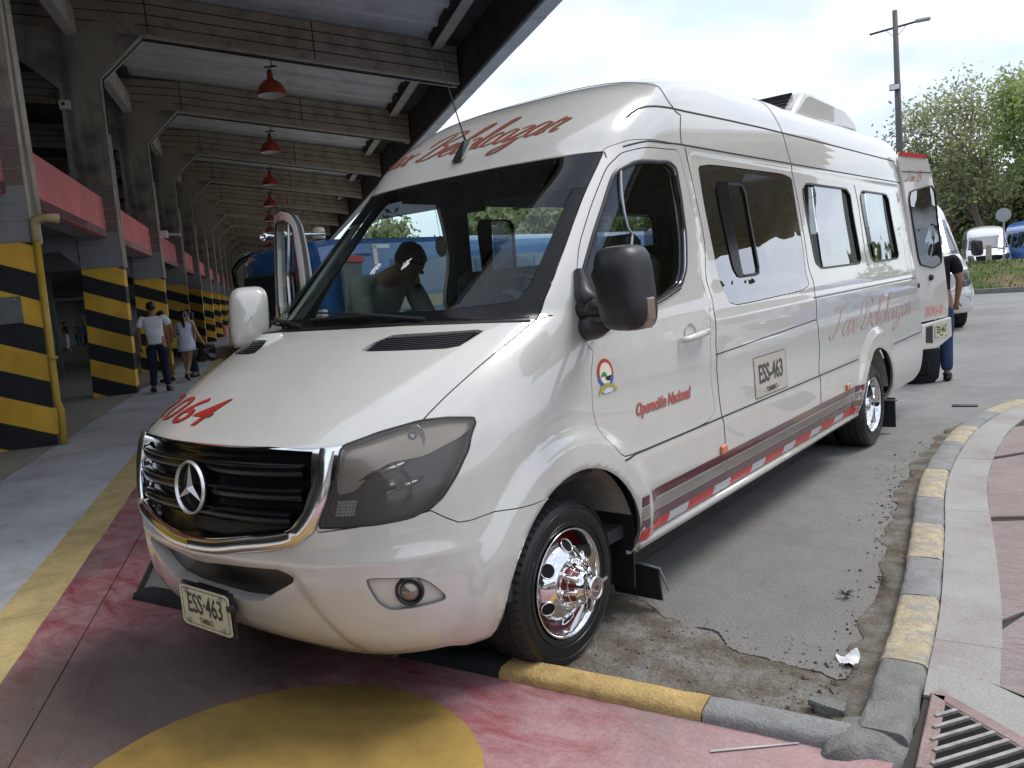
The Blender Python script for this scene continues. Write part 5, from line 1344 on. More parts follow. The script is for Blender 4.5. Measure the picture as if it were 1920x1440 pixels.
# door handle
hp = Vector(on_side(1.13, 1.237, 0)); mb = MB(); mb.lathe([(.0005, .066), (-.012, .05), (-.02, .02), (-.021, .001)], 28, (hp.x+.004, 1.115, 1.235), 'x'); mb.build('handle_dish', PAINT, ddoor, smooth=True)
mb = MB(); mb.tube([(hp.x+.012, .99, 1.228), (hp.x+.038, 1.01, 1.230), (hp.x+.044, 1.12, 1.238), (hp.x+.040, 1.235, 1.247), (hp.x+.014, 1.262, 1.249)], [.012, .017, .019, .018, .012], 12); mb.build('door_handle', PAINT, ddoor, smooth=True)
# --- roof air conditioner, antenna ---
ac = MB(); a0 = 3.70
ac.prism([(a0, 2.64), (a0+.28, 2.85), (a0+.40, 2.875), (a0+1.30, 2.85), (a0+1.62, 2.76), (a0+1.68, 2.64)], -.62, .62, 'x'); aco = ac.build('air_conditioner', PAINT, van); 
b = aco.modifiers.new('b', 'BEVEL'); b.width = .045; b.segments = 3; b.limit_method = 'ANGLE'; aco.data.polygons.foreach_set('use_smooth', [True]*len(aco.data.polygons)); aco.data.set_sharp_from_angle(angle=.9)
for i in range(7):
    t = i/6; mb = MB(); yy = a0+.03+.24*t; mb.box((0, yy, 2.668+.185*t), (1.05, .012, .018)); mb.build('intake_slat', BLACK_PL, aco)
ab = on_front(-.02, 2.245, 0); an = thing; mb = MB(); A0 = Vector(ab)
mb.add([A0+Vector(p) for p in ((-.035, -.05, -.035), (.035, -.05, -.035), (.040, .085, .045), (-.040, .085, .045), (-.008, .02, .075), (.008, .02, .075), (.008, .075, .09), (-.008, .075, .09))], [(0, 1, 5, 4), (1, 2, 6, 5), (2, 3, 7, 6), (3, 0, 4, 7), (4, 5, 6, 7), (3, 2, 1, 0)])
ant = mb.build('antenna_base', BLACK_PL, van); tip = Vector((-.045, .575, 2.71))
mb = MB(); mb.tube([A0+Vector((0, .04, .07)), A0+Vector((0, .02, .12)), tip], [.008, .004, .0016], 6); mb.build('antenna_rod', DARKMETAL, ant)
# --- door mirror (black, drivers side) and white one on the open door ---
def mirror(parent, shell, xs=1, M=None, col2=None):
    c = Vector((xs*1.215, .10, 1.515)); mb = MB(); n = 36
    # housing: rounded rectangle sections swelling forward
    secs = [(.060, .98, .99), (.045, 1.0, 1.0), (-.01, 1.0, 1.0), (-.055, .93, .95), (-.085, .74, .80), (-.098, .40, .45), (-.10, .02, .02)]; vs = []
    for (dy, sx, sz) in secs:
        for i in range(n):
            a = 2*math.pi*i/n; ca, sa = math.cos(a), math.sin(a); p = 4.2
            r = (abs(ca)**p+abs(sa)**p)**(-1/p); x = r*ca*.100*sx; z = r*sa*.160*sz
            x += .012*(-z/.16)*1. ; vs.append(c+Vector((xs*x, dy, z)))
    mb.add(vs, [(k*n+i, k*n+(i+1) % n, (k+1)*n+(i+1) % n, (k+1)*n+i) for k in range(len(secs)-1) for i in range(n)])
    if M: mb.v = [tuple(M @ Vector(v)) for v in mb.v]
    h = mb.build('mirror_housing', shell, parent, smooth=True)
    mb = MB(); g = [c+Vector((xs*x*.088, .052, z*.148)) for x, z in rounded([(-1, -1), (1, -1), (1, 1), (-1, 1)], .18, 3)]
    if M: g = [M @ v for v in g]
    mb.add(g, [tuple(range(len(g)))]); mb.build('mirror_glass', CHROME, h)
    mb = MB(); mb.tube([(xs*.93, .24, 1.43), (xs*1.0, .20, 1.44), (xs*1.10, .13, 1.44)], [.05, .042, .03], 12); mb.tube([(xs*.925, .25, 1.36), (xs*1.03, .17, 1.37), (xs*1.12, .12, 1.39)], [.055, .05, .03], 12); mb.tube([(xs*.90, .27, 1.60), (xs*.935, .24, 1.50), (xs*1.0, .2, 1.45)], [.02, .04, .045], 12)
    if M: mb.v = [tuple(M @ Vector(v)) for v in mb.v]
    mb.build('mirror_arm', BLACK_PL, h, smooth=True)
    # clear lamp in the lower outer corner
    mb = MB(); q = [(.035, -.158), (.088, -.154), (.106, -.118), (.105, -.045), (.090, -.028), (.066, -.092)]; k = len(q)
    vs = [c+Vector((xs*x, -.050+.035*(x-.05)/.06, z)) for x, z in q]+[c+Vector((xs*(x*1.03), .03, z)) for x, z in q]
    if M: vs = [M @ v for v in vs]
    mb.add(vs, [(i, (i+1) % k, k+(i+1) % k, k+i) for i in range(k)]+[tuple(range(k))]); mb.build('mirror_indicator', simple('clear_ribbed_lens', (.27, .20, .15), .12, .1, .0, 60, coat=1) if 'clear_ribbed_lens' not in bpy.data.materials else bpy.data.materials['clear_ribbed_lens'], h)
    return h
mirror(ddoor, BLACK_PL)
# --- passenger door swung open ---
PV = Matrix.Translation((-.94, .21, 0)) @ Matrix.Rotation(math.radians(62), 4, 'Z') @ Matrix.Translation((.94, -.21, 0))
pdoor = panel('open_passenger_door', ['door'], PAINT, van, gap=.0028, depth=.035, mirror=True, xf=PV)
panel('door_lining', ['door'], simple('door_card_grey', (.30, .30, .29), .6), pdoor, off=-.036, depth=.02, mirror=True, xf=PV)
panel('window_glass', ['dglass', 'quarter'], m_glass('open_door_glass', (.75, .78, .76), .04, .4), pdoor, off=-.012, depth=0, mirror=True, xf=PV)
panel('mirror_base_panel', ['sail'], BLACK_PL, pdoor, off=.002, depth=.012, mirror=True, xf=PV)
def ribbon_x(name, uvp, w, h, mat, parent, xf, **k):
    o = ribbon(name, uvp, w, h, mat, parent, mirror=True, **k); o.data.transform(xf); return o
ribbon_x('window_seal', dlo, .014, .005, TRIM, pdoor, PV, closed=True); ribbon_x('door_seal', door, .012, .006, SEAM, pdoor, PV, closed=True, lift=-.035)
ribbon_x('chrome_bead', S2([(.735, 2.045), (.69, 1.80), (.62, 1.385)]), .02, .008, STEEL, pdoor, PV)
PV2 = Matrix.Translation((-.94, .21, 0)) @ Matrix.Rotation(math.radians(-20), 4, 'Z') @ Matrix.Translation((.94, -.21, 0))
mirror(pdoor, PAINT, -1, M=PV)
# --- wipers ---
for (x0, x1) in ((.50, -.20), (-.25, -.80)):
    p0 = Vector(on_front(x0, 1.45, .01)); p1 = Vector(on_front((x0+x1)/2, 1.475, .03)); p2 = Vector(on_front(x1, 1.50, .02)); mb = MB(); mb.tube([p0, p1, p2], [.010, .007, .004], 6); w0 = mb.build('wiper_arm', BLACK_PL, van)
    mb = MB(); mb.tube([Vector(on_front(x, 1.478+.02*abs(x-x1)*0, .010)) for x in np.linspace(x1+.38, x1-.02, 8)], .006, 5); mb.build('wiper_blade', RUBBER, w0)
ribbon('cowl_strip', [front(x, 1.443) for x in (.001, .2, .426)]+[front(.725, 1.433), front(.86, 1.423)], .030, .004, TRIM, van, both=True)
# --- stickers on the windshield ---
for (px, z) in ((.152, 1.693), (-.042, 1.694)):
    mb = MB()
    for _ in range(26):
        a = random.uniform(0, 6.28); r = random.uniform(0, .026); x, zz = px+r*math.cos(a)*.8, z+r*math.sin(a); s_ = random.uniform(.003, .007)
        mb.add([on_front(x+dx*s_, zz+dz*s_, .002) for dx, dz in ((-1, -1), (1, -.6), (.8, 1), (-.7, .8))], [(0, 1, 2, 3)])
    mb.build('silver_sticker', WHITE_PL, wsp, fix=False)
# ------------------------------------------------------------------ wheels
RIMRED = simple('rim_red_paint', (.20, .012, .014), .25, 0, .15, coat=1); TYREW = simple('tyre_rubber', (.0075, .008, .009), .30, 0, .2, 14, .12); TREAD = simple('tyre_tread', (.022, .022, .023), .7, 0, .25, 30, .4)
def wheel(x, y, s, cap=True, inner=False, twin=False):
    """s = +1 outer face towards +x"""
    w = bpy.data.objects.new('wheel', None); w.location = (x, y, .345); w.scale = (s, 1, 1); link(w, van)
    R, TW = .345, .205; N = 110
    side_ = [(0, .222), (.006, .232), (.010, .245), (.013, .262), (.016, .29), (.012, .312), (.004, .327)]
    prof = [(a, r) for a, r in side_]
    mb = MB(); mb.lathe([(-.012, .215)]+prof, N, axis='x'); mb.build('tyre_sidewall', TYREW, w, smooth=True, fix=False)
    mb = MB(); mb.lathe([(-TW-.004, .327), (-TW-.015, .29), (-TW-.012, .24), (-TW, .21)], 64, axis='x'); mb.build('tyre_inner_sidewall', TYREW, w, smooth=True, fix=False)
    gro = [.004]; tp_ = [(.004, .327), (-.006, .338)]
    a = -.022; 
    tread = [(.004, .327), (-.005, .336), (-.018, .3425), (-.040, .3445), (-.042, .336), (-.052, .336), (-.054, .345), (-.092, .3455), (-.094, .337), (-.106, .337), (-.108, .3455), (-.146, .345), (-.148, .336), (-.158, .336), (-.160, .3445), (-.182, .3425), (-.196, .336), (-.205, .327)]
    NT = 180
    def rm(i, j): return (.972 if (i in (1, 2) or i in (15, 16)) and j % 3 == 0 else 1.)
    mb = MB(); mb.lathe(tread, NT, axis='x', rmod=rm); mb.build('tyre_tread', TREAD, w, smooth=True, angle=28, fix=False)
    for rr in (.252, .300):
        mb = MB(); mb.lathe([(.0135 if rr < .26 else .0145, rr), (.0175, rr+.002), (.0175, rr+.004), (.0135, rr+.006)], 80, axis='x'); mb.build('sidewall_ridge', TYREW, w, smooth=True, fix=False)
    # raised sidewall lettering as small blocks
    mb = MB()
    for k in range(11):
        if k == 5: continue
        a = math.radians(58+k*6.2); c_, q = math.cos(a), math.sin(a)
        for (dr, dt, hr, ht) in ((0, -.006, .009, .0022), (0, .006, .009, .0022), (.008 if k % 2 else -.008, 0, .0022, .008)):
            r0, r1 = .280+dr-hr, .280+dr+hr; t0, t1 = dt-ht, dt+ht
            P = [(r0, t0), (r1, t0), (r1, t1), (r0, t1)]; mb.add([(.0165, r*c_-t*q, r*q+t*c_) for r, t in P], [(0, 1, 2, 3)])
    mb.build('sidewall_lettering', simple('moulded_letter', (.03, .03, .032), .3) if 'moulded_letter' not in bpy.data.materials else bpy.data.materials['moulded_letter'], w, fix=False)
    mb = MB(); mb.lathe([(-.012, .213), (.004, .221), (.012, .224), (.013, .219), (.004, .212), (-.010, .208), (-.035, .203)], 72, axis='x'); mb.build('rim_lip', CHROME, w, smooth=True, fix=False)
    mb = MB(); mb.lathe([(-.035, .203), (-.066, .199), (-.080, .174)], 72, axis='x'); mb.build('rim_barrel', RIMRED if not twin else CHROME, w, smooth=True, fix=False)
    hub = MB()
    if not twin:
        dish = [(-.080, .174), (-.055, .172), (-.028, .164), (-.004, .146), (.012, .122), (.018, .112)]
        nseg = 72; hole_c = .158
        # convex dish with eight hand holes: holes are built as dark cups proud of the dish
        mb = MB(); mb.lathe(dish, nseg, axis='x'); mb.build('dish', CHROME, w, smooth=True, fix=False)
        for k in range(6):
            a = 2*math.pi*k/6+.42; c_, q = math.cos(a), math.sin(a); n = Vector((.80, .60*c_, .60*q)).normalized(); c = Vector((-.006, .150*c_, .150*q))
            M = n.to_track_quat('X', 'Z').to_matrix(); qm = MB(); qm.lathe([(-.006, .033), (.004, .0325), (.007, .030), (.005, .0275), (-.004, .027)], 24)
            mb = MB(); mb.add([c+(M @ Vector(v)) for v in qm.v], qm.f); mb.build('hole_rim', CHROME, w, smooth=True, fix=False)
            mb = MB(); mb.disc(c+n*.0035, .0275, n, 20); mb.build('hand_hole', simple('hole_black', (.002, .002, .002), .9, 0, 0) if 'hole_black' not in bpy.data.materials else bpy.data.materials['hole_black'], w, fix=False)
        mb = MB(); mb.lathe([(.018, .112), (.022, .108), (.020, .098), (.018, .088), (.022, .080), (.026, .076)], 72, axis='x'); mb.build('hub_flange', CHROME, w, smooth=True, fix=False)
        mb = MB(); mb.lathe([(.022, .080), (.040, .078), (.046, .070), (.075, .066), (.080, .060)], 48, axis='x'); mb.build('hub_barrel', RIMRED, w, smooth=True, fix=False)
        for k in range(8):    # chrome fingers between the red windows
            a = 2*math.pi*k/8+.1; c_, q = math.cos(a), math.sin(a); mb = MB(); mb.tube([(.016, .083*c_, .083*q), (.044, .081*c_, .081*q), (.052, .074*c_, .074*q), (.078, .068*c_, .068*q), (.084, .058*c_, .058*q)], .0125, 8); mb.build('hub_finger', CHROME, w, smooth=True)
            mb = MB(); mb.sphere((.028, .092*c_, .092*q), .012, 10, 8, (1.3, 1, 1)); mb.build('wheel_nut', CHROME, w, smooth=True)
        mb = MB(); mb.lathe([(.046, .074), (.050, .078), (.055, .074)], 48, axis='x'); mb.lathe([(.078, .066), (.086, .064), (.094, .052), (.118, .046), (.124, .049), (.140, .048), (.143, .042), (.138, .037)], 48, axis='x'); mb.build('hub_nose', CHROME, w, smooth=True, fix=False)
        mb = MB(); mb.lathe([(.138, .037), (.134, .022), (.134, .001)], 48, axis='x', rmod=None); mb.build('nose_insert', RIMRED, w, smooth=True, fix=False)
        for k in range(20):
            a = 2*math.pi*k/20; mb = MB(); mb.box((.1375, 0, 0), (.004, .003, .020)); c_, q = math.cos(a), math.sin(a); mb.v = [(v[0], (v[2]+.025)*c_-v[1]*q, (v[2]+.025)*q+v[1]*c_) for v in mb.v]; mb.build('nose_fin', CHROME, w)
        for k in range(3):   # knock-off wings
            a = 2*math.pi*k/3+.15; c_, q = math.cos(a), math.sin(a); mb = MB(); mb.hexa([(.108, -.012, .040), (.108, .012, .040), (.128, .010, .040), (.128, -.010, .040), (.122, -.008, .092), (.122, .008, .092), (.134, .006, .092), (.134, -.006, .092)]); mb.v = [(v[0], v[2]*c_-v[1]*q, v[2]*q+v[1]*c_) for v in mb.v]; mb.build('hub_wing', CHROME, w)
    else:
        mb = MB(); mb.lathe([(-.085, .190), (-.120, .175), (-.150, .150), (-.158, .110), (-.150, .085), (-.12, .078), (-.060, .072), (-.045, .060), (-.02, .050), (-.012, .03), (-.012, .001)], 64, axis='x'); mb.build('dish', CHROME, w, smooth=True, fix=False)
        for k in range(8):
            a = 2*math.pi*k/8; c_, q = math.cos(a), math.sin(a); mb = MB(); mb.disc((-.146, .128*c_, .128*q), .022, (1, 0, 0), 18); mb.build('hand_hole', bpy.data.materials.get('hole_black') or simple('hole_black', (.002, .002, .002), .9, 0, 0), w, fix=False)
        for k in range(10):
            a = 2*math.pi*k/10; c_, q = math.cos(a), math.sin(a); mb = MB(); mb.tube([(-.16, .098*c_, .098*q), (-.10, .098*c_, .098*q), (-.095, .094*c_, .094*q)], [.014, .012, .004], 8); mb.build('wheel_nut', CHROME, w, smooth=True)
    return w
wf = wheel(.915, 0, 1)
wheel(-.915, 0, -1)
wr = wheel(.945, 4.325, 1, twin=True); wheel(-.945, 4.325, -1, twin=True)
for s in (1, -1):   # inner twin tyres
    w = bpy.data.objects.new('wheel', None); w.location = (s*.70, 4.325, .345); w.scale = (s, 1, 1); link(w, van)
    for nm in ('tyre_tread', 'tyre_sidewall', 'tyre_inner_sidewall'):
        q = [c for c in wr.children if c.name.startswith(nm)][0].copy(); COL.objects.link(q); q.parent = w
# --- mudflaps ---
mb = MB(); mb.hexa([(.66, .50, .14), (.92, .50, .14), (.92, .515, .14), (.66, .515, .14), (.66, .44, .70), (.985, .44, .70), (.985, .455, .70), (.66, .455, .70)]); mb.build('mud_flap', BLACK_PL, van)
mb = MB(); mb.box((.86, .62, .13), (.26, .012, .17), rx=.15, bev=.004); mf = mb.build('mud_flap', RUBBER, van); mb = MB(); mb.tube([(.86, .585, .235), (1.0, .60, .215), (1.02, .64, .10)], .006, 6); mb.build('flap_bracket', STEEL, mf)
mb = MB(); mb.box((.86, 4.83, .19), (.28, .015, .26), bev=.004); mf = mb.build('mud_flap', RUBBER, van); mb = MB(); mb.tube([(.72, 4.815, .30), (1.02, 4.815, .30)], .007, 6); mb.build('flap_bracket', STEEL, mf)
# ------------------------------------------------------------------ cab and saloon
SEATC = simple('plaid_seat_cover', (.12, .17, .18), .85, 0, .35, 18); DASH = simple('dashboard_plastic', (.075, .08, .078), .55, 0, .12, 12, .2); FLOORV = simple('van_floor', (.05, .05, .05), .8)
mb = MB(); vs = []; n = 24
prof = [(.02, 1.30), (.02, 1.385), (.18, 1.425), (.34, 1.42), (.44, 1.38), (.47, 1.28), (.42, 1.05), (.34, .80)]
for k in range(n+1):
    x = -.83+1.66*k/n; hump = .045*math.exp(-((x-.42)/.20)**2)+.012*math.exp(-((x+.05)/.2)**2)+.02*math.exp(-((x+.5)/.12)**2)
    for (y, z) in prof: vs.append((x, y-.22*(abs(x)<.7)*(y < .1)*0-(.20 if y < .1 else 0)*(1-(x/.95)**2), z+(hump if .1 < y < .45 else 0)))
m_ = len(prof); mb.add(vs, [(k*m_+q, (k+1)*m_+q, (k+1)*m_+q+1, k*m_+q+1) for k in range(n) for q in range(m_-1)]); dash = mb.build('dashboard', DASH, van, smooth=True, fix=False)
mb = MB(); mb.lathe([(-.05, .10), (.0, .115), (.03, .09)], 20, (.44, .38, 1.43), 'y'); mb.build('instrument_hood', DASH, dash, smooth=True)
mb = MB(); mb.tube([(-.16, .20, 1.44), (-.02, .22, 1.47), (.10, .22, 1.45)], .028, 10); mb.build('phone_holder', BLACK_PL, dash, smooth=True)
# steering wheel
sw_ = bpy.data.objects.new('steering_wheel', None); sw_.location = (.42, .60, 1.44); sw_.rotation_euler = (math.radians(-52), 0, 0); link(sw_, van)
mb = MB(); mb.tube([(.205*math.cos(a), .205*math.sin(a), 0) for a in np.linspace(0, 2*math.pi, 40)], .0155, 8, caps=False); mb.build('steering_rim', BLACK_PL, sw_, smooth=True)
mb = MB(); mb.box((0, 0, -.02), (.16, .13, .05), bev=.02)
for a in (0, math.pi, -math.pi/2): mb.tube([(.06*math.cos(a), .06*math.sin(a), -.01), (.2*math.cos(a), .2*math.sin(a), 0)], .014, 6)
mb.build('steering_boss', BLACK_PL, sw_)
def seat(x, y, w, name='seat', head=True, h=.62, mat=SEATC, parent=van):
    s = bpy.data.objects.new(name, None); s.location = (x, y, .0); link(s, parent)
    mb = MB(); mb.box((0, 0, .88), (w, .50, .16), bev=.04); mb.build('cushion', mat, s, smooth=True, angle=40)
    mb = MB(); mb.box((0, .28, 1.30), (w, .13, .74), rx=-.16, bev=.045); mb.build('backrest', mat, s, smooth=True, angle=40)
    mb = MB(); mb.box((0, 0, .63), (w*.8, .42, .36)); mb.build('seat_base', INNER, s)
    if head:
        mb = MB(); mb.box((0, .355, 1.69), (.26, .10, .19), rx=-.1, bev=.04); mb.build('headrest', mat, s, smooth=True, angle=40)
    return s
seat(.46, .98, .50, 'driver_seat'); seat(-.28, 1.0, .92, 'bench_seat', False)
for r in range(5):
    for x in (-.42, .42): seat(x, 2.05+r*.82, .70, 'passenger_seat', True, mat=simple('saloon_seat_cloth', (.035, .04, .05), .8) if 'saloon_seat_cloth' not in bpy.data.materials else bpy.data.materials['saloon_seat_cloth'])
mb = MB(); mb.box((0, 2.9, .76), (1.78, 5.9, .04)); mb.build('cabin_floor', FLOORV, van)
for s_ in (-1, 1):
    mb = MB(); mb.hexa([(s_*.86, 1.36, .9), (s_*.90, 1.36, .9), (s_*.90, 1.47, .9), (s_*.86, 1.47, .9), (s_*.76, 1.36, 2.15), (s_*.80, 1.36, 2.15), (s_*.80, 1.47, 2.15), (s_*.76, 1.47, 2.15)]); mb.build('inner_pillar', INNER, van)
mb = MB(); mb.box((-.60, 1.40, 1.55), (.34, .05, 1.3)); 
mb = MB(); mb.box((0, 1.55, 2.14), (1.5, 1.3, .08)); mb.build('headliner', INNER, van)
mb = MB(); mb.sphere((-.20, .62, 1.80), .045, 12, 8, (.8, .5, 1.25)); hg = mb.build('hanging_charm', simple('olive_charm', (.16, .17, .09), .6), van, smooth=True); mb = MB(); mb.tube([(-.20, .62, 1.85), (-.20, .60, 2.0)], .0015, 4); mb.build('charm_cord', TRIM, hg)
mb = MB(); mb.box((.02, .60, 1.98), (.26, .03, .07), bev=.012); mb.build('rear_view_mirror', BLACK_PL, van)
mb = MB(); mb.tube([(.55, .9, 1.30), (.35, 1.1, 2.05)], .012, 6); mb.build('grab_rail', STEEL, van)
# ------------------------------------------------------------------ rear end and the open rear door
mb = MB(); rp = []
for z in np.linspace(.45, 2.68, 24): rp.append((float(par(z)[1])-.01, z))
back = rp+[(-x, z) for x, z in rp[::-1]]
R0 = np.array([(float(par(z)[1])-.0, z) for z in np.linspace(.40, 2.72, 30)])
vs = []
for x, z in R0:
    for sgn in (1, -1): vs += [(sgn*x, YR-.002, z), (sgn*max(x-.10, .0), YR+.015, z)]
k = len(R0); fs = []
for i in range(k-1):
    a = i*4; b = (i+1)*4; fs += [(a, a+1, b+1, b), (a+2, a+3, b+3, b+2)]
mb.add(vs, fs); mb.build('rear_frame', PAINT, van, smooth=True, fix=False)
mb = MB(); mb.box((-.46, YR+.02, 1.5), (.86, .05, 1.9), bev=.02); mb.build('closed_rear_door', PAINT, van)
mb = MB(); mb.box((0, YR-.3, .47), (1.84, .62, .26), bev=.04); mb.build('rear_bumper', PAINT, van)
DA = math.radians(12); DH = Vector((.93, 5.95, 0)); DD = Vector((math.sin(DA), math.cos(DA), 0)); DN = Vector((math.cos(DA), -math.sin(DA), 0))
def dp(s, z, o=0., lean=1): return DH+DD*s+DN*o+Vector((0, 0, z))
def rdpanel(name, poly, o0, o1, mat, parent, bev=.0):
    mb = MB(); k = len(poly); vs = [dp(s, z, o0) for s, z in poly]+[dp(s, z, o1) for s, z in poly]
    mb.add(vs, [(i, (i+1) % k, k+(i+1) % k, k+i) for i in range(k)]+[tuple(range(k)), tuple(range(2*k-1, k-1, -1))]); o = mb.build(name, mat, parent)
    if bev:
        b = o.modifiers.new('b', 'BEVEL'); b.width = bev; b.segments = 3; b.limit_method = 'ANGLE'; o.data.polygons.foreach_set('use_smooth', [True]*len(o.data.polygons)); o.data.set_sharp_from_angle(angle=.8)
    return o
outl = [(.02, .86), (.74, .86), (.755, 1.045), (.69, 1.35), (.618, 1.643), (.52, 2.05), (.434, 2.285), (.36, 2.42), (.294, 2.47), (-.22, 2.48), (-.25, 2.40), (-.16, 2.1), (.0, 1.4)]
rd = rdpanel('rear_door', outl, -.035, .0, PAINT, van, .02)
win = [(-.02, 2.13), (.475, 2.20), (.62, 1.42), (.33, 1.395), (.10, 1.425)]
wl = [tuple(p) for p in rounded([(-.10, 2.11), (.455, 2.185), (.60, 1.42), (.40, 1.375), (.10, 1.425)], .10, 2)]
g_ = rdpanel('rear_window', wl, .0, .004, MIRG, rd)
mb = MB(); cw = [dp(s, z, .006) for s, z in wl]; mb.tube(cw+[cw[0]], .008, 6); mb.build('window_seal', TRIM, g_)
rdpanel('roof_marker', [(-.27, 2.44), (-.24, 2.478), (.29, 2.468), (.31, 2.43)], .001, .006, simple('red_roof_lamp', (.55, .03, .03), .2, coat=1), rd)
mb = MB(); mb.tube([dp(-.20, 2.30, .002), dp(.42, 2.30, .002)], .004, 5); mb.build('door_crease', SEAM, rd)  # shade of the fold drawn as a thin dark line
mb = MB(); mb.lathe([(0, .03), (.02, .03), (.03, .02), (.03, .001)], 20, dp(.335, 1.285, 0), 'x'); mb.build('door_lock', BLACK_PL, rd)
mb = MB(); mb.lathe([(0, .026), (.03, .024), (.03, .001)], 20, dp(.03, 1.225, 0), 'x'); mb.build('door_stop', BLACK_PL, rd)
for (t_, sz, s0, z0, xs) in (('Tax B', .16, -.10, 2.21, 1.),):
    script('Tax B', .10, lambda x, y, l: tuple(dp(-.13+x, 2.215+y, l)), 'door_script', simple('rust_vinyl', (.42, .20, .13), .4), rd, .5, 1.25, .09, .003)
add_text('fleet_number', '2064', lambda x, y: tuple(dp(x+.39, y+.915, .003)), simple('coral_vinyl', (.62, .28, .25), .4), rd, .13, 1.5, .15, .004)
rdpanel('rear_step_panel', [(.06, .60), (.10, .84), (.735, .86), (.745, .66), (.40, .575)], -.03, .03, PAINT, rd, .015)
plate(lambda x, y, l: tuple(dp(.48+x*.88, .745+y*.88, .032+l)), rd, None)
rdpanel('step_recess', [(.14, .66), (.155, .81), (.29, .815), (.29, .64)], .028, .034, TRIM, rd)
# ------------------------------------------------------------------ people
SKINM = simple('brown_skin', (.30, .155, .095), .55, 0, .1, 6); SKIN2 = simple('light_brown_skin', (.43, .25, .17), .55, 0, .1, 6); SKIN3 = simple('dark_brown_skin', (.22, .11, .07), .5, 0, .1, 6)
HAIR = simple('black_hair', (.012, .010, .010), .45, 0, .3, 40, .3)
def skinmesh(name, chains, mat, parent, sub=2):
    """chains: lists of ((x,y,z), r) ; equal points are welded so limbs join"""
    V, R, E, idx = [], [], [], {}
    def vid(p, r):
        k = tuple(round(c, 4) for c in p)
        if k not in idx: idx[k] = len(V); V.append(p); R.append(r)
        return idx[k]
    for ch in chains:
        pv = None
        for p, r in ch:
            i = vid(p, r)
            if pv is not None and i != pv: E.append((pv, i))
            pv = i
    me = bpy.data.meshes.new(name); me.from_pydata(V, E, []); me.materials.append(mat)
    o = link(bpy.data.objects.new(name, me), parent)
    md = o.modifiers.new('s', 'SKIN'); md.use_smooth_shade = True
    sk = me.skin_vertices[0].data
    for i, r in enumerate(R):
        if not hasattr(r, '__len__'): r = (r, r)
        sk[i].radius = r
    sk[0].use_root = True
    if sub: sb = o.modifiers.new('u', 'SUBSURF'); sb.levels = sub; sb.render_levels = sub
    return o
def lerp(a, b, t): return tuple(a[i]+(b[i]-a[i])*t for i in range(3))
def sub_(a, b): return tuple(a[i]-b[i] for i in range(3))
def hand(wr, elbow, s, curl=.5):
    """palm and five unequal bent digits"""
    w = Vector(wr); d = (w-Vector(elbow)).normalized(); side_ = d.cross(Vector((0, -1, 0))); side_ = side_.normalized() if side_.length > .1 else Vector((1, 0, 0)); nrm_ = side_.cross(d).normalized()
    palm = w+d*.085; out = [[(tuple(wr), .026), (tuple(w+d*.045), .030), (tuple(palm), .028)]]
    for k, (o, L_) in enumerate(((-.027, .062), (-.009, .072), (.009, .070), (.026, .056))):
        b = palm+side_*o; m1 = b+d*L_*.5+nrm_*.012*curl; t = m1+d*L_*.4*(1-curl*.6)+nrm_*L_*.5*curl
        out.append([(tuple(palm), .028), (tuple(b+d*.01), .0105), (tuple(m1), .0095), (tuple(t), .0075)])
    tb = w+d*.04+side_*(-.03*s)
    out.append([(tuple(w+d*.045), .030), (tuple(tb+d*.01-side_*s*.012), .012), (tuple(tb+d*.045-side_*s*.02+nrm_*.015), .009)])
    return out
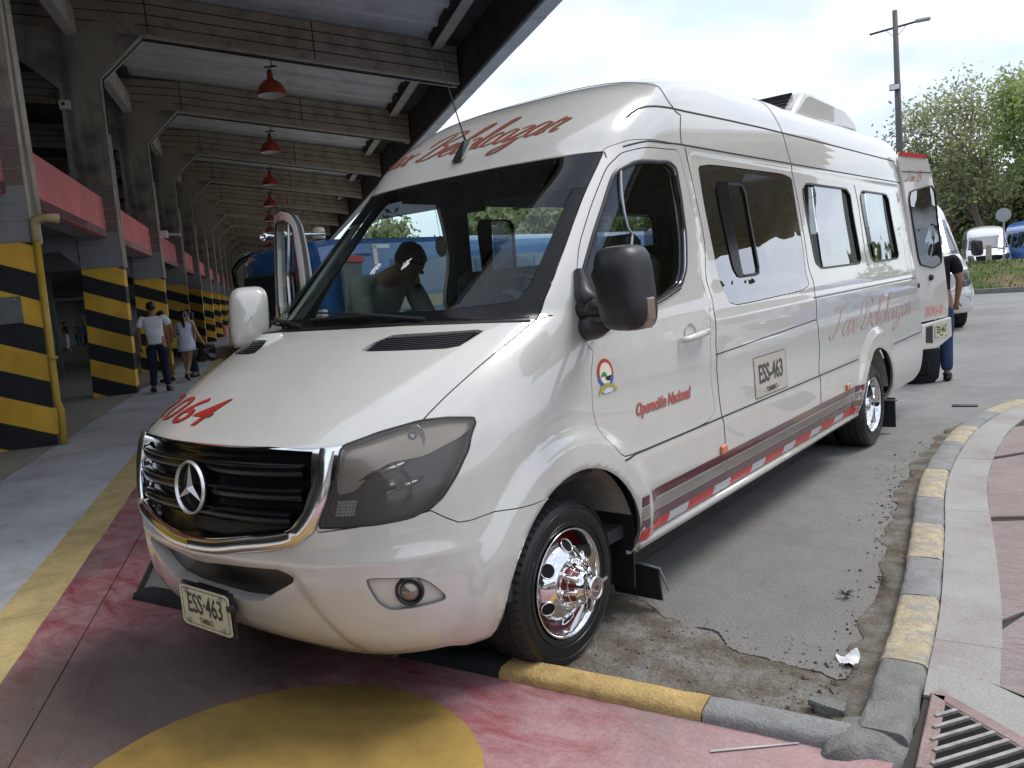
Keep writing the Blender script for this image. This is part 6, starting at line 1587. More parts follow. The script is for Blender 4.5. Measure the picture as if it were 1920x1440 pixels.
def person(label, loc, facing, skin=SKINM, h=1.70, pose=None, top=None, bottom=None, hair='short', shoes=None, group=None, bottom_len='long', sleeve='short', dress=False, build=1., tuck=False, fingers=True):
    """facing: direction vector the body looks along; local front is -Y"""
    a = math.atan2(facing[0], -facing[1]); r = thing('person', label, 'person', loc, a, group, scale=h/1.72)
    b = build
    J = dict(pelvis=(0, 0, .95), waist=(0, .0, 1.10), chest=(0, .0, 1.30), neck=(0, .01, 1.46), head=(0, -.01, 1.56), crown=(0, .005, 1.66),
             sl=(.175*b, .0, 1.41), sr=(-.175*b, .0, 1.41), el=(.235*b, .03, 1.13), er=(-.235*b, .03, 1.13), wl=(.25*b, -.02, .89), wr=(-.25*b, -.02, .89),
             hl=(.09*b, 0, .90), hr=(-.09*b, 0, .90), kl=(.10, -.02, .50), kr=(-.10, -.02, .50), al=(.105, .03, .09), ar=(-.105, .03, .09), tl=(.125, -.13, .035), tr=(-.125, -.13, .035))
    J.update(pose or {})
    bw = .13*b
    torso = [(J['pelvis'], (bw*1.05, bw*.85)), (J['waist'], (bw*.98, bw*.78)), (J['chest'], (bw*1.12, bw*.86)), (lerp(J['chest'], J['neck'], .6), (bw*.80, bw*.62)), (J['neck'], .056), (lerp(J['neck'], J['head'], .55), .054), (J['head'], (.072, .088)), (J['crown'], (.074, .092)), (lerp(J['head'], J['crown'], 1.45), (.045, .06))]
    ch = [torso]
    for s, q in (('l', 1), ('r', -1)):
        S, E_, W_ = J['s'+s], J['e'+s], J['w'+s]
        ch.append([(J['chest'], (bw*1.12, bw*.86)), (lerp(J['chest'], S, .62), .07), (S, .060), (lerp(S, E_, .5), .049), (E_, .041), (lerp(E_, W_, .35), .040), (W_, .026)])
        if fingers: ch += hand(W_, E_, q)
        else: ch.append([(W_, .026), (lerp(E_, W_, 1.25), .034), (lerp(E_, W_, 1.45), .02)])
        H, K, A, T_ = J['h'+s], J['k'+s], J['a'+s], J['t'+s]
        ch.append([(J['pelvis'], (bw*1.05, bw*.85)), (H, .098*b), (lerp(H, K, .45), .080*b), (K, .056), (lerp(K, A, .35), .056), (lerp(K, A, .8), .038), (A, .036), (lerp(A, T_, .5), .036), (T_, .030)])
    bd = skinmesh('body', ch, skin, r)
    f = Vector(J['head']); ax = (Vector(J['crown'])-f).normalized()
    # face and ears
    fwd = Vector((0, -1, 0)); 
    if pose and 'fwd' in pose: fwd = Vector(pose['fwd']).normalized()
    rt = fwd.cross(ax).normalized()
    mb = MB(); mb.tube([f+ax*.045+fwd*.082, f+ax*.018+fwd*.106, f+ax*.010+fwd*.088], [.008, .015, .010], 8); mb.build('nose', skin, bd, smooth=True)
    for s in (-1, 1):
        mb = MB(); mb.sphere(f+ax*.025+rt*s*.078+fwd*-.005, .027, 10, 8, (.4, .7, 1)); mb.build('ear', skin, bd, smooth=True)
        mb = MB(); mb.sphere(f+ax*.052+rt*s*.032+fwd*.078, .011, 8, 6); mb.build('eye', HAIR, bd, smooth=True)
    mb = MB(); mb.box(tuple(f-ax*.022+fwd*.086), (.045, .008, .008)); mb.build('mouth', simple('lips', (.25, .09, .07), .5) if 'lips' not in bpy.data.materials else bpy.data.materials['lips'], bd)
    # hair cap
    c = Vector(J['crown']); hc = []
    mb = MB(); nu, nv = 20, 12; vs = []
    for i in range(nv+1):
        p = math.pi*i/nv
        for j in range(nu):
            t = 2*math.pi*j/nu; d = rt*math.sin(p)*math.cos(t)*.086+fwd*(math.sin(p)*math.sin(t)*.104)+ax*math.cos(p)*.098
            front_ = math.sin(p)*math.sin(t)
            low = math.cos(p) < -.15 and front_ > -.2
            k_ = 1.0+.03*math.sin(7*t+3*p)
            if (front_ > .25 and math.cos(p) < .45) or low: k_ = .80
            vs.append(f+ax*.062-fwd*.012+d*k_)
    mb.add(vs, [(i*nu+j, (i+1)*nu+j, (i+1)*nu+(j+1) % nu, i*nu+(j+1) % nu) for i in range(nv) for j in range(nu)]); ho = mb.build('hair', HAIR, r, smooth=True)
    if hair == 'tail':
        mb = MB(); mb.tube([f+ax*.09-fwd*.10, f+ax*.05-fwd*.15, f-ax*.08-fwd*.15, f-ax*.24-fwd*.125, f-ax*.36-fwd*.12], [.03, .042, .040, .034, .012], 10); mb.build('ponytail', HAIR, ho, smooth=True)
    if top is not None:
        g = .016; T = [[(lerp(J['pelvis'], J['waist'], -.45), (bw*1.10+g, bw*.96+g)), (lerp(J['pelvis'], J['waist'], .1), (bw*1.13+g, bw*.96+g)), (J['waist'], (bw*1.02+g, bw*.84+g)), (J['chest'], (bw*1.14+g, bw*.90+g)), (lerp(J['chest'], J['neck'], .62), (bw*.84, bw*.66)), (lerp(J['chest'], J['neck'], .93), .066)]]
        for s in 'lr':
            S, E_, W_ = J['s'+s], J['e'+s], J['w'+s]
            arm = [(J['chest'], (bw*1.14+g, bw*.90+g)), (lerp(J['chest'], S, .62), .085), (S, .080)]
            if sleeve == 'short': arm += [(lerp(S, E_, .4), .076), (lerp(S, E_, .72), .074)]
            elif sleeve == 'long': arm += [(lerp(S, E_, .5), .066), (E_, .058), (lerp(E_, W_, .5), .053), (lerp(E_, W_, .97), .042)]
            else: arm = arm[:2]+[(lerp(J['chest'], S, .95), .070)]
            T.append(arm)
        skinmesh('shirt' if not dress else 'dress_top', T, top, r)
        if dress:
            mb = MB(); P, W2 = Vector(J['pelvis']), Vector(J['waist']); n = 26; rows = []
            for z, rx, ry in ((1.12, .15, .125), (1.02, .168, .14), (.92, .195, .165), (.82, .205, .180), (.73, .215, .19)):
                for i in range(n):
                    t = 2*math.pi*i/n; k_ = 1+.018*math.sin(5*t+z*9); rows.append((P.x*(1-(z-.7))+rx*k_*math.cos(t), P.y+ry*k_*math.sin(t), z+.008*math.sin(3*t)))
            mb.add(rows, [(k*n+i, k*n+(i+1) % n, (k+1)*n+(i+1) % n, (k+1)*n+i) for k in range(4) for i in range(n)]); so = mb.build('dress_skirt', top, r, smooth=True)
            m_ = so.modifiers.new('t', 'SOLIDIFY'); m_.thickness = .008
    if bottom is not None:
        g = .012; B = []
        for s in 'lr':
            H, K, A = J['h'+s], J['k'+s], J['a'+s]
            leg = [(J['pelvis'], (bw*1.10+g, bw*.92+g)), (H, .108*b), (lerp(H, K, .45), .094*b)]
            leg += [(K, .078), (lerp(K, A, .5), .074), (lerp(K, A, .95), .066)] if bottom_len == 'long' else []
            B.append(leg)
        B[0].insert(0, (lerp(J['pelvis'], J['waist'], .75), (bw*1.04+g, bw*.84+g)))
        skinmesh('trousers' if bottom_len == 'long' else 'shorts', B, bottom, r)
    if shoes is not None:
        for s in 'lr':
            A, T_ = Vector(J['a'+s]), Vector(J['t'+s]); d = (T_-A); d.z *= .5
            mb = MB(); heel = A-Vector((d.x, d.y, 0)).normalized()*.045+Vector((0, 0, -.045)); toe = T_+Vector((0, 0, .0))
            mb.tube([A+Vector((0, 0, .01)), A+Vector((0, 0, -.02))], [.045, .05], 12)
            mb.tube([heel, lerp(tuple(heel), tuple(toe), .5), toe, Vector(toe)+d.normalized()*.035], [.040, .042, .040, .018], 12); mb.build('shoe', shoes, r, smooth=True)
    return r
def cloth(name, col, var=.18, rough=.85):
    b = NB(name); c = b.mix(1, col, b.ramp(b.noise(5, 4), [(.3, 1-var), (.7, 1+var*.4)]), 'MULTIPLY')
    b.pbr(c, rough, 0, b.bump(b.noise(7, 3, .5, dist=1.2), .55, .03), spec=.2); return b.m
WHT, NAVY, LILAC, BLKC, JEAN, OLIVE = cloth('white_shirt_cloth', (.90, .91, .95)), cloth('navy_trouser_cloth', (.022, .030, .055)), cloth('lilac_white_cloth', (.74, .76, .92)), cloth('black_cloth', (.014, .015, .018)), cloth('blue_denim', (.035, .065, .13)), cloth('grey_green_cloth', (.20, .23, .20))
SHOE = simple('black_shoe_leather', (.012, .012, .012), .35, 0, .1)
Tv = tuple(TT); 
person('man in white short sleeved shirt and navy trousers standing with his back to us', (-12.69, 5.38, PZ+.012), Tv, SKINM, 1.80, dict(el=(.27, .05, 1.14), wl=(.28, -.03, .90), er=(-.30, -.05, 1.18), wr=(-.26, -.20, 1.0), al=(.14, .03, .09), tl=(.19, -.12, .035), ar=(-.12, .0, .09), tr=(-.15, -.16, .035)), WHT, NAVY, shoes=SHOE, build=1.13)
w_ = person('woman in short white dress walking away with a black rubbish bag', (-14.25, 6.88, PZ+.012), Tv, SKIN2, 1.58, dict(el=(.26, .0, 1.16), wl=(.20, -.16, 1.02), er=(-.27, .04, 1.14), wr=(-.36, -.04, .92), hl=(.085, 0, .90), kl=(.09, -.10, .52), al=(.06, .0, .11), tl=(.07, -.14, .05), kr=(-.03, .06, .50), ar=(.06, .26, .17), tr=(.03, .20, .05)), LILAC, cloth('cream_shorts', (.5, .46, .42)), 'tail', simple('dark_sneaker', (.02, .02, .025), .6), bottom_len='short', sleeve='none', dress=True)
p = w_.matrix_basis
def at_person(r, v): return (Matrix.Translation(r.location) @ Matrix.Rotation(r.rotation_euler.z, 4, 'Z') @ Matrix.Scale(r.scale[0], 4)) @ Vector(v)
c = at_person(w_, (-.42, -.04, .62)); o = lump('rubbish_bag', (0, 0, 0), (.25, .24, .23), simple('black_bin_bag', (.014, .014, .016), .22, 0, .2, 6, .5), 5, None, 4, .35)
mb = MB(); nk = at_person(w_, (-.37, -.04, .84))-c; mb.tube([(0, 0, .05), (nk.x*.6, nk.y*.6, nk.z*.55), tuple(nk)], [.17, .07, .025], 14); nb = mb.build('bag_neck', bpy.data.materials['black_bin_bag'], o, smooth=True)
o.location = c; tag(o, 'full black plastic rubbish bag hanging from the walking woman\'s hand', 'rubbish bag')
c = at_person(w_, (.26, -.10, .98)); mb = MB(); mb.hexa([(-.05, -.10, -.14), (.05, -.10, -.14), (.05, .10, -.16), (-.05, .10, -.16), (-.03, -.03, .13), (.03, -.03, .13), (.03, .07, .10), (-.03, .07, .10)]); o = mb.build('shopping_bag', simple('yellow_plastic_bag', (.70, .62, .02), .3, 0, .15, 8, .4)); o.location = c; o.rotation_euler = (0, .15, HD); tag(o, 'small bright yellow plastic bag held at the left of the woman in white', 'bag')
person('person with orange brown top half hidden behind the man in white shirt', (-14.75, 6.62, PZ+.012), tuple(TT*.6-TN*.8), SKIN2, 1.62, {}, cloth('rust_cloth', (.30, .12, .05)), cloth('mustard_cloth', (.30, .17, .05)), shoes=SHOE, fingers=False)
w2_ = person('person in cream top with a black and white handbag, just right of the walking woman', (-15.05, 7.42, PZ+.012), tuple(-TT*.5-TN*.8), SKIN2, 1.60, dict(er=(-.26, -.10, 1.18), wr=(-.12, -.26, 1.16)), cloth('cream_cloth', (.62, .56, .46)), cloth('teal_dark_cloth', (.03, .06, .08)), 'tail', SHOE, fingers=False)
c = at_person(w2_, (.05, -.30, .98)); mb = MB(); mb.box((0, 0, 0), (.26, .10, .24), bev=.02); mb.mat(BLKC); o = mb.build('handbag', None); o.location = c; o.rotation_euler = (0, .2, 1.); tag(o, 'black handbag with white flap beside the walking woman', 'handbag')
mb = MB(); mb.box((0, -.055, .05), (.2, .012, .10)); mb.build('flap', WHITE_PL, o)
person('person in blue shirt and jeans mostly hidden by the second striped column', (-14.30, 4.93, PZ+.012), Tv, SKINM, 1.66, dict(el=(.30, .02, 1.30), wl=(.18, -.15, 1.34)), cloth('blue_shirt_cloth', (.08, .20, .45)), cloth('pale_denim', (.30, .42, .55)), shoes=simple('white_shoe', (.6, .6, .6), .6), fingers=False)
person('distant guard in dark uniform with white belt near the far striped columns', tuple(tp(-2.75, 50, PZ+.012)), tuple(-TT), SKINM, 1.74, {}, BLKC, BLKC, shoes=SHOE, fingers=False)
mb = MB(); mb.lathe([(0, .24), (.25, .20), (.5, .12), (.62, .03)], 14, (0, 0, 0), 'z'); o = mb.build('pink_sack', simple('pink_plastic', (.72, .25, .30), .6), smooth=True); o.location = tp(-3.15, 47, PZ+.012); tag(o, 'small pink sack on the floor beside the distant guard', 'sack')
for (n, t, fc, sk, tc_, bc_, lab, po) in ((-11.75, 47.5, TN, SKINM, BLKC, WHT, 'distant person in dark top and white trousers inside the hall', {}),
    (-11.6, 50, -TT, SKIN2, cloth('pink_cloth', (.5, .16, .26)), cloth('teal_cloth', (.02, .14, .15)), 'distant person in pink top and teal skirt inside the hall', dict(kl=(.1, -.3, .62), kr=(-.1, -.3, .62))),
    (-11.9, 53, TN, SKIN2, BLKC, BLKC, 'distant person in black, rightmost of those inside the hall', {})):
    person(lab, tuple(tp(n, t, PZ+.002)), tuple(fc), sk, 1.66, po, tc_, bc_, shoes=simple('pale_shoe', (.5, .5, .5), .6) if 'pale_shoe' not in bpy.data.materials else bpy.data.materials['pale_shoe'], fingers=False)
# man leaning into the cab from the open passenger door
mp_ = person('dark haired man in grey green shirt leaning into the cab through the passenger doorway', (-1.40, .98, .0), (1, -.12, 0), SKIN3, 1.84,
    dict(pelvis=(0, .05, .98), waist=(0, -.05, 1.12), chest=(0, -.28, 1.45), neck=(0, -.44, 1.58), head=(-.0, -.60, 1.60), crown=(0, -.672, 1.668), fwd=(0, -.62, -.76),
         sl=(.18, -.36, 1.54), sr=(-.18, -.36, 1.54), el=(.25, -.50, 1.20), er=(-.25, -.52, 1.20), wl=(.22, -.62, 1.02), wr=(-.20, -.64, 1.02), kl=(.10, -.05, .50), kr=(-.10, .12, .50)), OLIVE, NAVY, shoes=SHOE, sleeve='long', build=1.08)
mb = MB(); mb.tube([Vector((.13, -.52, 1.50)), Vector((.155, -.36, 1.58)), Vector((.12, -.15, 1.50)), Vector((.10, .10, 1.25))], .018, 6); mb.build('shoulder_strap', BLKC, mp_)
# man behind the rear door
person('man in black t-shirt and blue jeans standing behind the open rear door', (.70, 8.0, .0), (-.2, 1, 0), SKINM, 1.76, dict(er=(-.25, .0, 1.14), wr=(-.22, -.10, .92), el=(.27, .05, 1.14), wl=(.25, .02, .90)), BLKC, JEAN, shoes=SHOE, build=1.1)
bpk = thing('backpack', 'big dark backpack standing on the road behind the van\'s rear corner', 'backpack', (.50, 7.85, 0), .3)
mb = MB(); n = 18; vs = []
for z, rx, ry in ((0, .20, .13), (.05, .235, .155), (.20, .23, .15), (.36, .20, .13), (.48, .15, .10), (.54, .07, .05), (.55, .01, .01)):
    for i in range(n):
        t = 2*math.pi*i/n; vs.append((rx*math.cos(t)+z*.18, ry*math.sin(t), z))
mb.add(vs, [(k*n+i, k*n+(i+1) % n, (k+1)*n+(i+1) % n, (k+1)*n+i) for k in range(6) for i in range(n)]); mb.build('pack', cloth('dark_pack_cloth', (.018, .018, .024)), bpk, smooth=True)
mb = MB(); mb.tube([(.0, -.14, .14), (.0, -.165, .17)], .02, 8); mb.build('buckle', STEEL, bpk); mb = MB(); mb.box((.03, -.15, .20), (.24, .06, .20), bev=.03); mb.build('front_pocket', BLKC, bpk)
# ------------------------------------------------------------------ parked vans that share the body shape
PARKG = m_glass('parked_van_glass', (.08, .10, .13), .30, .9)
pr = thing('parked_van', 'white van parked close behind the man in black, one headlight and slatted grille showing', 'van', (-1.12, 15.0, 0), math.radians(24))
rdoor = panel('front_door', ['door'], PAINT, pr, gap=.0028, depth=.03, mirror=True)
panel('window_glass', ['dglass', 'quarter', 'sail'], PARKG, rdoor, off=-.012, depth=0, mirror=True)
panel('frontal_grille_field', ['grille'], simple('white_grille_field', (.70, .70, .68), .4, 0, .05), pr, off=-.02, depth=0, both=True)
BASES = ('bodywork', 'hood', 'front_bumper', 'roof', 'windshield', 'grille_backing', 'grille_surround', 'grille_slat', 'front_door', 'side_window', 'headlight', 'inner_lining', 'sill', 'rear_frame', 'rear_bumper')
SKIPC = ('door_lining', 'indicator_cell', 'vent_louvre', 'silver_sticker', 'handle', 'chrome_bead', 'quarter_')
def dress_van(root, swap, small=False, wheels=True, slats=True):
    for ch in list(van.children):
        nm = ch.name.split('.')[0]
        if nm == 'side_window' and small and False: continue
        if nm not in BASES: continue
        if nm == 'grille_slat' and not slats: continue
        c = ch.copy(); COL.objects.link(c); c.parent = root
        def sw(c):
            for sl in c.material_slots:
                if sl.material and sl.material.name in swap:
                    mm = swap[sl.material.name]; sl.link = 'OBJECT'; sl.material = mm
        sw(c)
        for g_ in ch.children:
            if g_.name.startswith(SKIPC) or (small and not g_.name.startswith(('window_glass', 'windshield_border', 'mirror_housing', 'lower_intake', 'window_frame', 'lamp_bowl', 'sun_strip'))): continue
            d = g_.copy(); COL.objects.link(d); d.parent = c; sw(d)
    if wheels:
        for x, y, s in ((.915, 0, 1), (-.915, 0, -1), (.92, 4.325, 1), (-.92, 4.325, -1)):
            w = bpy.data.objects.new('wheel', None); w.location = (x, y, .345); w.scale = (s, 1, 1); link(w, root)
            for q in wf.children:
                if q.name.split('.')[0] in ('tyre_sidewall', 'tyre_tread', 'rim_lip', 'dish'): d = q.copy(); COL.objects.link(d); d.parent = w
gsw = {'windshield_glass': PARKG, 'sun_strip_film': PARKG, 'door_glass': PARKG, 'mirror_tinted_glass': PARKG, 'slider_glass': PARKG}
W2 = simple('plain_white_paint', (.74, .745, .73), .25, 0, .04, coat=1)
dress_van(pr, {**gsw, 'pearl_white_paint': W2, 'gloss_black': TRIM, 'black_trim': STEEL, 'chrome': W2, 'bright_chrome': W2})
for o in pr.children_recursive:
    if o.name.startswith('grille_slat'): 
        for sl in o.material_slots: sl.link = 'OBJECT'; sl.material = WHITE_PL
fv = thing('parked_van', 'small distant white van beyond the grass bank, next to the blue van', 'van', (-4.3, 45.8, 0), math.radians(12))
BLUEP = simple('bright_blue_paint', (.02, .22, .72), .25, 0, .05, coat=1)
d2 = rdoor.copy(); COL.objects.link(d2); d2.parent = fv
dress_van(fv, {**gsw, 'pearl_white_paint': W2}, small=True)
bv = thing('parked_van', 'bright blue van parked beyond the grass bank at the right edge', 'van', (-1.35, 45.2, 0), math.radians(18))
d3 = rdoor.copy(); COL.objects.link(d3); d3.parent = bv; sl = d3.material_slots[0]; sl.link = 'OBJECT'; sl.material = BLUEP
dress_van(bv, {**gsw, 'pearl_white_paint': BLUEP, 'gloss_black': BLUEP}, small=True)
fv.scale = (1.02, 1, .93); bv.scale = (1.1, 1, .97)
# ------------------------------------------------------------------ blue bus in the next bay
bus = thing('blue_bus', 'blue bus standing behind the van, seen through its windshield and beside the open door', 'bus', (-5.5, 3.9, 0), math.radians(-7))
BB = simple('bus_blue_paint', (.03, .15, .40), .22, 0, .06, coat=1); BG = simple('bus_steel_blue', (.07, .15, .24), .25, 0, .06, coat=1); BY = simple('bus_pale_band', (.26, .25, .19), .3, 0, .05, coat=1)
mb = MB(); secs = [(-.02, .40), (0, .5), (0, 2.10), (-.05, 2.28), (-.18, 2.36), (-1.0, 2.42), (-1.9, 2.36), (-2.05, 2.28), (-2.1, 2.10), (-2.1, .5), (-2.08, .40)]
k = len(secs); vs = []
for (y, sc_, dz) in ((-.0, .80, -.14), (.10, .97, -.03), (.35, 1, 0), (9.3, 1, 0), (9.4, .97, -.02)):
    for x, z in secs: vs.append((-1.05+(x+1.05)*sc_, y, z+(dz if z > 1.5 else 0)))
fs = [(a*k+i, a*k+(i+1) % k, (a+1)*k+(i+1) % k, (a+1)*k+i) for a in range(4) for i in range(k)]+[tuple(range(k)), tuple(4*k+i for i in range(k))]
mb.add(vs, fs); mb.build('bus_body', BB, bus, smooth=True, angle=35)
mb = MB(); mb.box((.004, 5.2, 1.35), (.012, 8.1, 1.42)); mb.build('side_panel', BG, bus); mb = MB(); mb.box((.012, 5.2, 1.46), (.012, 8.1, .16)); mb.build('pale_band', BY, bus)
for i in range(6):
    mb = MB(); mb.box((.012, 2.0+i*1.25, 1.80), (.012, 1.15, .44), bev=.004); mb.build('side_window', simple('bus_window_glass', (.06, .12, .20), .08, 0, .1, coat=1) if 'bus_window_glass' not in bpy.data.materials else bpy.data.materials['bus_window_glass'], bus)
mb = MB(); mb.box((-1.05, -.03, 1.55), (1.7, .06, .9), bev=.02); mb.build('bus_windshield', PARKG, bus); mb = MB(); mb.box((-1.05, -.06, .62), (2.0, .14, .35), bev=.04); mb.build('bus_bumper', W2, bus)
mb = MB(); mb.box((.10, .45, 1.30), (.05, .55, 1.5), rz=.5, bev=.02); dr_ = mb.build('open_door_leaf', simple('leaf_grey', (.10, .115, .13), .4), bus); mb = MB(); mb.box((.11, .47, 2.08), (.06, .56, .08), rz=.5); mb.build('red_rail', simple('rail_red', (.55, .03, .03), .3), dr_)
mb = MB(); mb.box((.22, .75, 2.12), (.04, .06, .26)); mb.box((.22, .86, 2.22), (.04, .25, .05)); mb.build('white_bracket', W2, dr_)
mb = MB(); mb.box((.10, -.10, 1.42), (.28, .10, .10), rz=.2, bev=.02); mb.build('mirror_cap', W2, bus); mb = MB(); mb.box((.15, -.05, 1.05), (.03, .04, .5), rx=.1); mb.build('red_white_pole', TAPER, bus)
mb = MB(); mb.tube([(-.12, -.10, 2.08), (-.12, -.2, 2.08)], .06, 12); mb.build('amber_lamp', AMBER, bus); mb = MB(); mb.sphere((-.16, -.12, 1.90), .085, 14, 10); mb.build('red_lamp', TAPER, bus)
for i, (x, z) in enumerate(((-.25, 2.40), (-.75, 2.43))):
    mb = MB(); mb.lathe([(-.30, .075), (-.26, .05), (-.15, .028), (.25, .018), (.30, .03)], 16, (x, .02, z+.04), 'y'); mb.build('roof_horn', CHROME, bus, smooth=True)
mb = MB(); mb.lathe([(0, .085), (.12, .08), (.15, .06), (.155, .001)], 16, (-.42, .35, 2.39), 'z'); mb.build('beacon', simple('beacon_cream', (.72, .66, .45), .4), bus, smooth=True)
for y in (1.6, 7.2):
    for x in (-.14, -1.96): mb = MB(); mb.lathe([(-.12, .2), (-.12, .40), (.12, .40), (.13, .36), (.12, .22), (.08, .20), (.08, .001)], 28, (x, y, .40), 'x'); mb.build('wheel', TYREW, bus, smooth=True, angle=40)
# coach further back under the canopy with big mirrors
co = thing('coach', 'green and white coach under the far canopy with curved black mirror arms', 'coach', tuple(tp(.05, 23.2)), HD)
GRN = simple('coach_green', (.01, .16, .08), .25, 0, .1, coat=1); DRED = simple('coach_red', (.12, .02, .018), .3, 0, .1)
mb = MB(); mb.box((0, 5, 2.05), (2.45, 10, 2.5), bev=.12); mb.build('coach_body', simple('coach_white', (.50, .53, .52), .3, 0, .05, coat=1), co); mb = MB(); mb.box((0, 5, .58), (2.46, 9.9, .60), bev=.06); mb.build('coach_skirt', DRED, co)
mb = MB(); mb.box((0, -.01, 2.15), (2.2, .06, 1.5), bev=.02); mb.build('coach_windshield', GLOSSB, co)
mb = MB(); mb.tube([(-.45, -.1, 3.22), (-.85, -.35, 3.20), (-1.25, -.5, 3.02), (-1.48, -.55, 2.75), (-1.45, -.55, 2.35), (-1.38, -.55, 2.1)], [.08, .09, .09, .08, .07, .04], 12); mb.build('mirror_arm', GLOSSB, co, smooth=True)
mb = MB(); mb.tube([(-.3, -.05, 2.95), (-.85, -.15, 2.90), (-1.12, -.2, 2.65), (-1.15, -.2, 2.30), (-1.08, -.2, 2.0)], [.04, .05, .05, .05, .03], 10); mb.build('green_arch', GRN, co, smooth=True)
# ------------------------------------------------------------------ grass bank, its kerb, signs
def bank_h(x, y):
    a = np.clip((y-(27.3-.35*(x+.7)*0))/5, 0, 1); b_ = np.clip((41.5-y)/3, 0, 1); c_ = np.clip((x+9.5)/3, 0, 1); a = a*a*(3-2*a); b_ = b_*b_*(3-2*b_); c_ = c_*c_*(3-2*c_)
    return .80*a*b_*c_
mb = MB(); xs = np.linspace(-11, 26, 80); ys = np.linspace(27.2, 42, 34); vs = [(x, y, float(bank_h(x, y))+random.uniform(-.02, .03)+.004) for y in ys for x in xs]
mb.add(vs, [(j*80+i, j*80+i+1, (j+1)*80+i+1, (j+1)*80+i) for j in range(33) for i in range(79)])
b = NB('bank_ground'); c = b.ramp(b.noise(.55, 6, .65), [(.38, (.055, .10, .022)), (.5, (.12, .12, .05)), (.60, (.20, .145, .09))]); c = b.mix(.7, c, b.ramp(b.noise(9, 5), [(.3, .7), (.7, 1.2)]), 'MULTIPLY'); b.pbr(c, .95, 0, b.bump(b.noise(6, 6), .8, .08), spec=.1)
o = mb.build('grass_bank', b.m, smooth=True); o['kind'] = 'structure'
GRM = simple('grass_blades', (.085, .15, .03), .8, 0, .4, 1.5); mb = MB(); vs, fs = [], []
for _ in range(9000):
    x = random.uniform(-9, 20); y = random.uniform(27.6, 39)
    if math.sin(x*.9+math.sin(y*.7)*2)+math.cos(y*.8-x*.3) < -.5: continue
    z = float(bank_h(x, y)); a = random.uniform(0, 3.14); h_ = random.uniform(.05, .16); w_ = .03; i = len(vs)
    vs += [(x-w_*math.cos(a), y-w_*math.sin(a), z), (x+w_*math.cos(a), y+w_*math.sin(a), z), (x+random.uniform(-.06, .06), y+random.uniform(-.06, .06), z+h_)]; fs.append((i, i+1, i+2))
mb.add(vs, fs); o = mb.build('grass', GRM, fix=False); o['kind'] = 'stuff'; o['label'] = 'rough green grass growing in patches on the bank'
mb = MB(); mb.prism([(-11, 27.0), (26, 27.0), (26, 27.2), (-11, 27.2)], 0, .16, 'z'); o = mb.build('bank_kerb', KBARE); o['kind'] = 'structure'
sg = thing('round_sign', 'round road sign seen from behind on a thin post on the grass bank', 'road sign', (-2.55, 38.0, .75), .1)
mb = MB(); mb.tube([(0, 0, -.2), (0, 0, 2.2)], .035, 8); mb.build('post', STEEL, sg); mb = MB(); mb.lathe([(-.01, .001), (-.01, .29), (.01, .29), (.01, .001)], 28, (0, -.05, 2.0), 'y'); mb.build('sign_plate', simple('sign_back_grey', (.40, .43, .46), .4, .4, .08), sg)
pp = thing('marker_post', 'short pale post on the grass bank in front of the blue van', 'post', (-3.15, 38.2, .75)); mb = MB(); mb.box((0, 0, .35), (.22, .12, .9), bev=.03); mb.build('post', simple('post_beige', (.42, .40, .34), .8), pp)
# ------------------------------------------------------------------ lamp pole
lp = thing('lamp_pole', 'tall concrete street lamp pole with crossarm rising behind the van\'s rear', 'lamp pole', (-6.25, 36.4, 0))
POLEM = simple('pole_concrete', (.12, .112, .115), .8, 0, .15, 2, .2)
mb = MB(); mb.tube([(.05, 0, 0), (.05, 0, 6), (0, 0, 11.8)], [.17, .14, .10], 14); mb.build('pole', POLEM, lp, smooth=True)
d = Vector((.97, .26, .0)); mb = MB(); mb.tube([Vector((0, 0, 11.10))-d*1.0+Vector((0, 0, -.10)), Vector((0, 0, 11.12))+d*.85+Vector((0, 0, .06))], .045, 8); mb.build('crossarm', DARKMETAL, lp)
for s in (-1, 1): mb = MB(); mb.tube([Vector((0, 0, 10.65)), Vector((0, 0, 11.1))+d*s*.42], .014, 5); mb.build('brace', STEEL, lp)
mb = MB(); c = Vector((0, 0, 11.20))+d*1.05; mb.box(tuple(c), (.62, .24, .15), rz=math.atan2(d.y, d.x), bev=.06); mb.build('lamp_head', simple('lamp_head_grey', (.35, .36, .36), .5), lp)
for z, s_ in ((8.6, .34), (5.9, .30)):
    mb = MB(); mb.box((-.02 if z > 7 else -.28, -.22, z), (s_*1.3, .10, s_*.8), rz=.15 if z > 7 else -.3, bev=.02); fl = mb.build('floodlight', DARKMETAL, lp); mb = MB(); mb.box((-.02 if z > 7 else -.28, -.28, z), (s_*1.1, .02, s_*.6), rz=.15 if z > 7 else -.3); mb.build('flood_glass', WHITE_PL, fl)
for i, (a, b_) in enumerate((((-.05, 0, 6.75), (-3.4, -.9, 5.6)), ((-.05, 0, 6.3), (-2.6, -.8, 5.1)), ((.1, 0, 6.75), (3.2, .4, 6.1)), ((.1, 0, 6.3), (3.6, .6, 5.2)))):
    a, b_ = Vector(a), Vector(b_); b2 = a+(b_-a)*3; mid = (a+b2)/2-Vector((0, 0, .35)); mb = MB(); mb.tube([a, (a+mid)/2-Vector((0, 0, .08)), mid, (mid+b2)/2-Vector((0, 0, .08)), b2], .014, 5); mb.build('cable', DARKMETAL, lp)
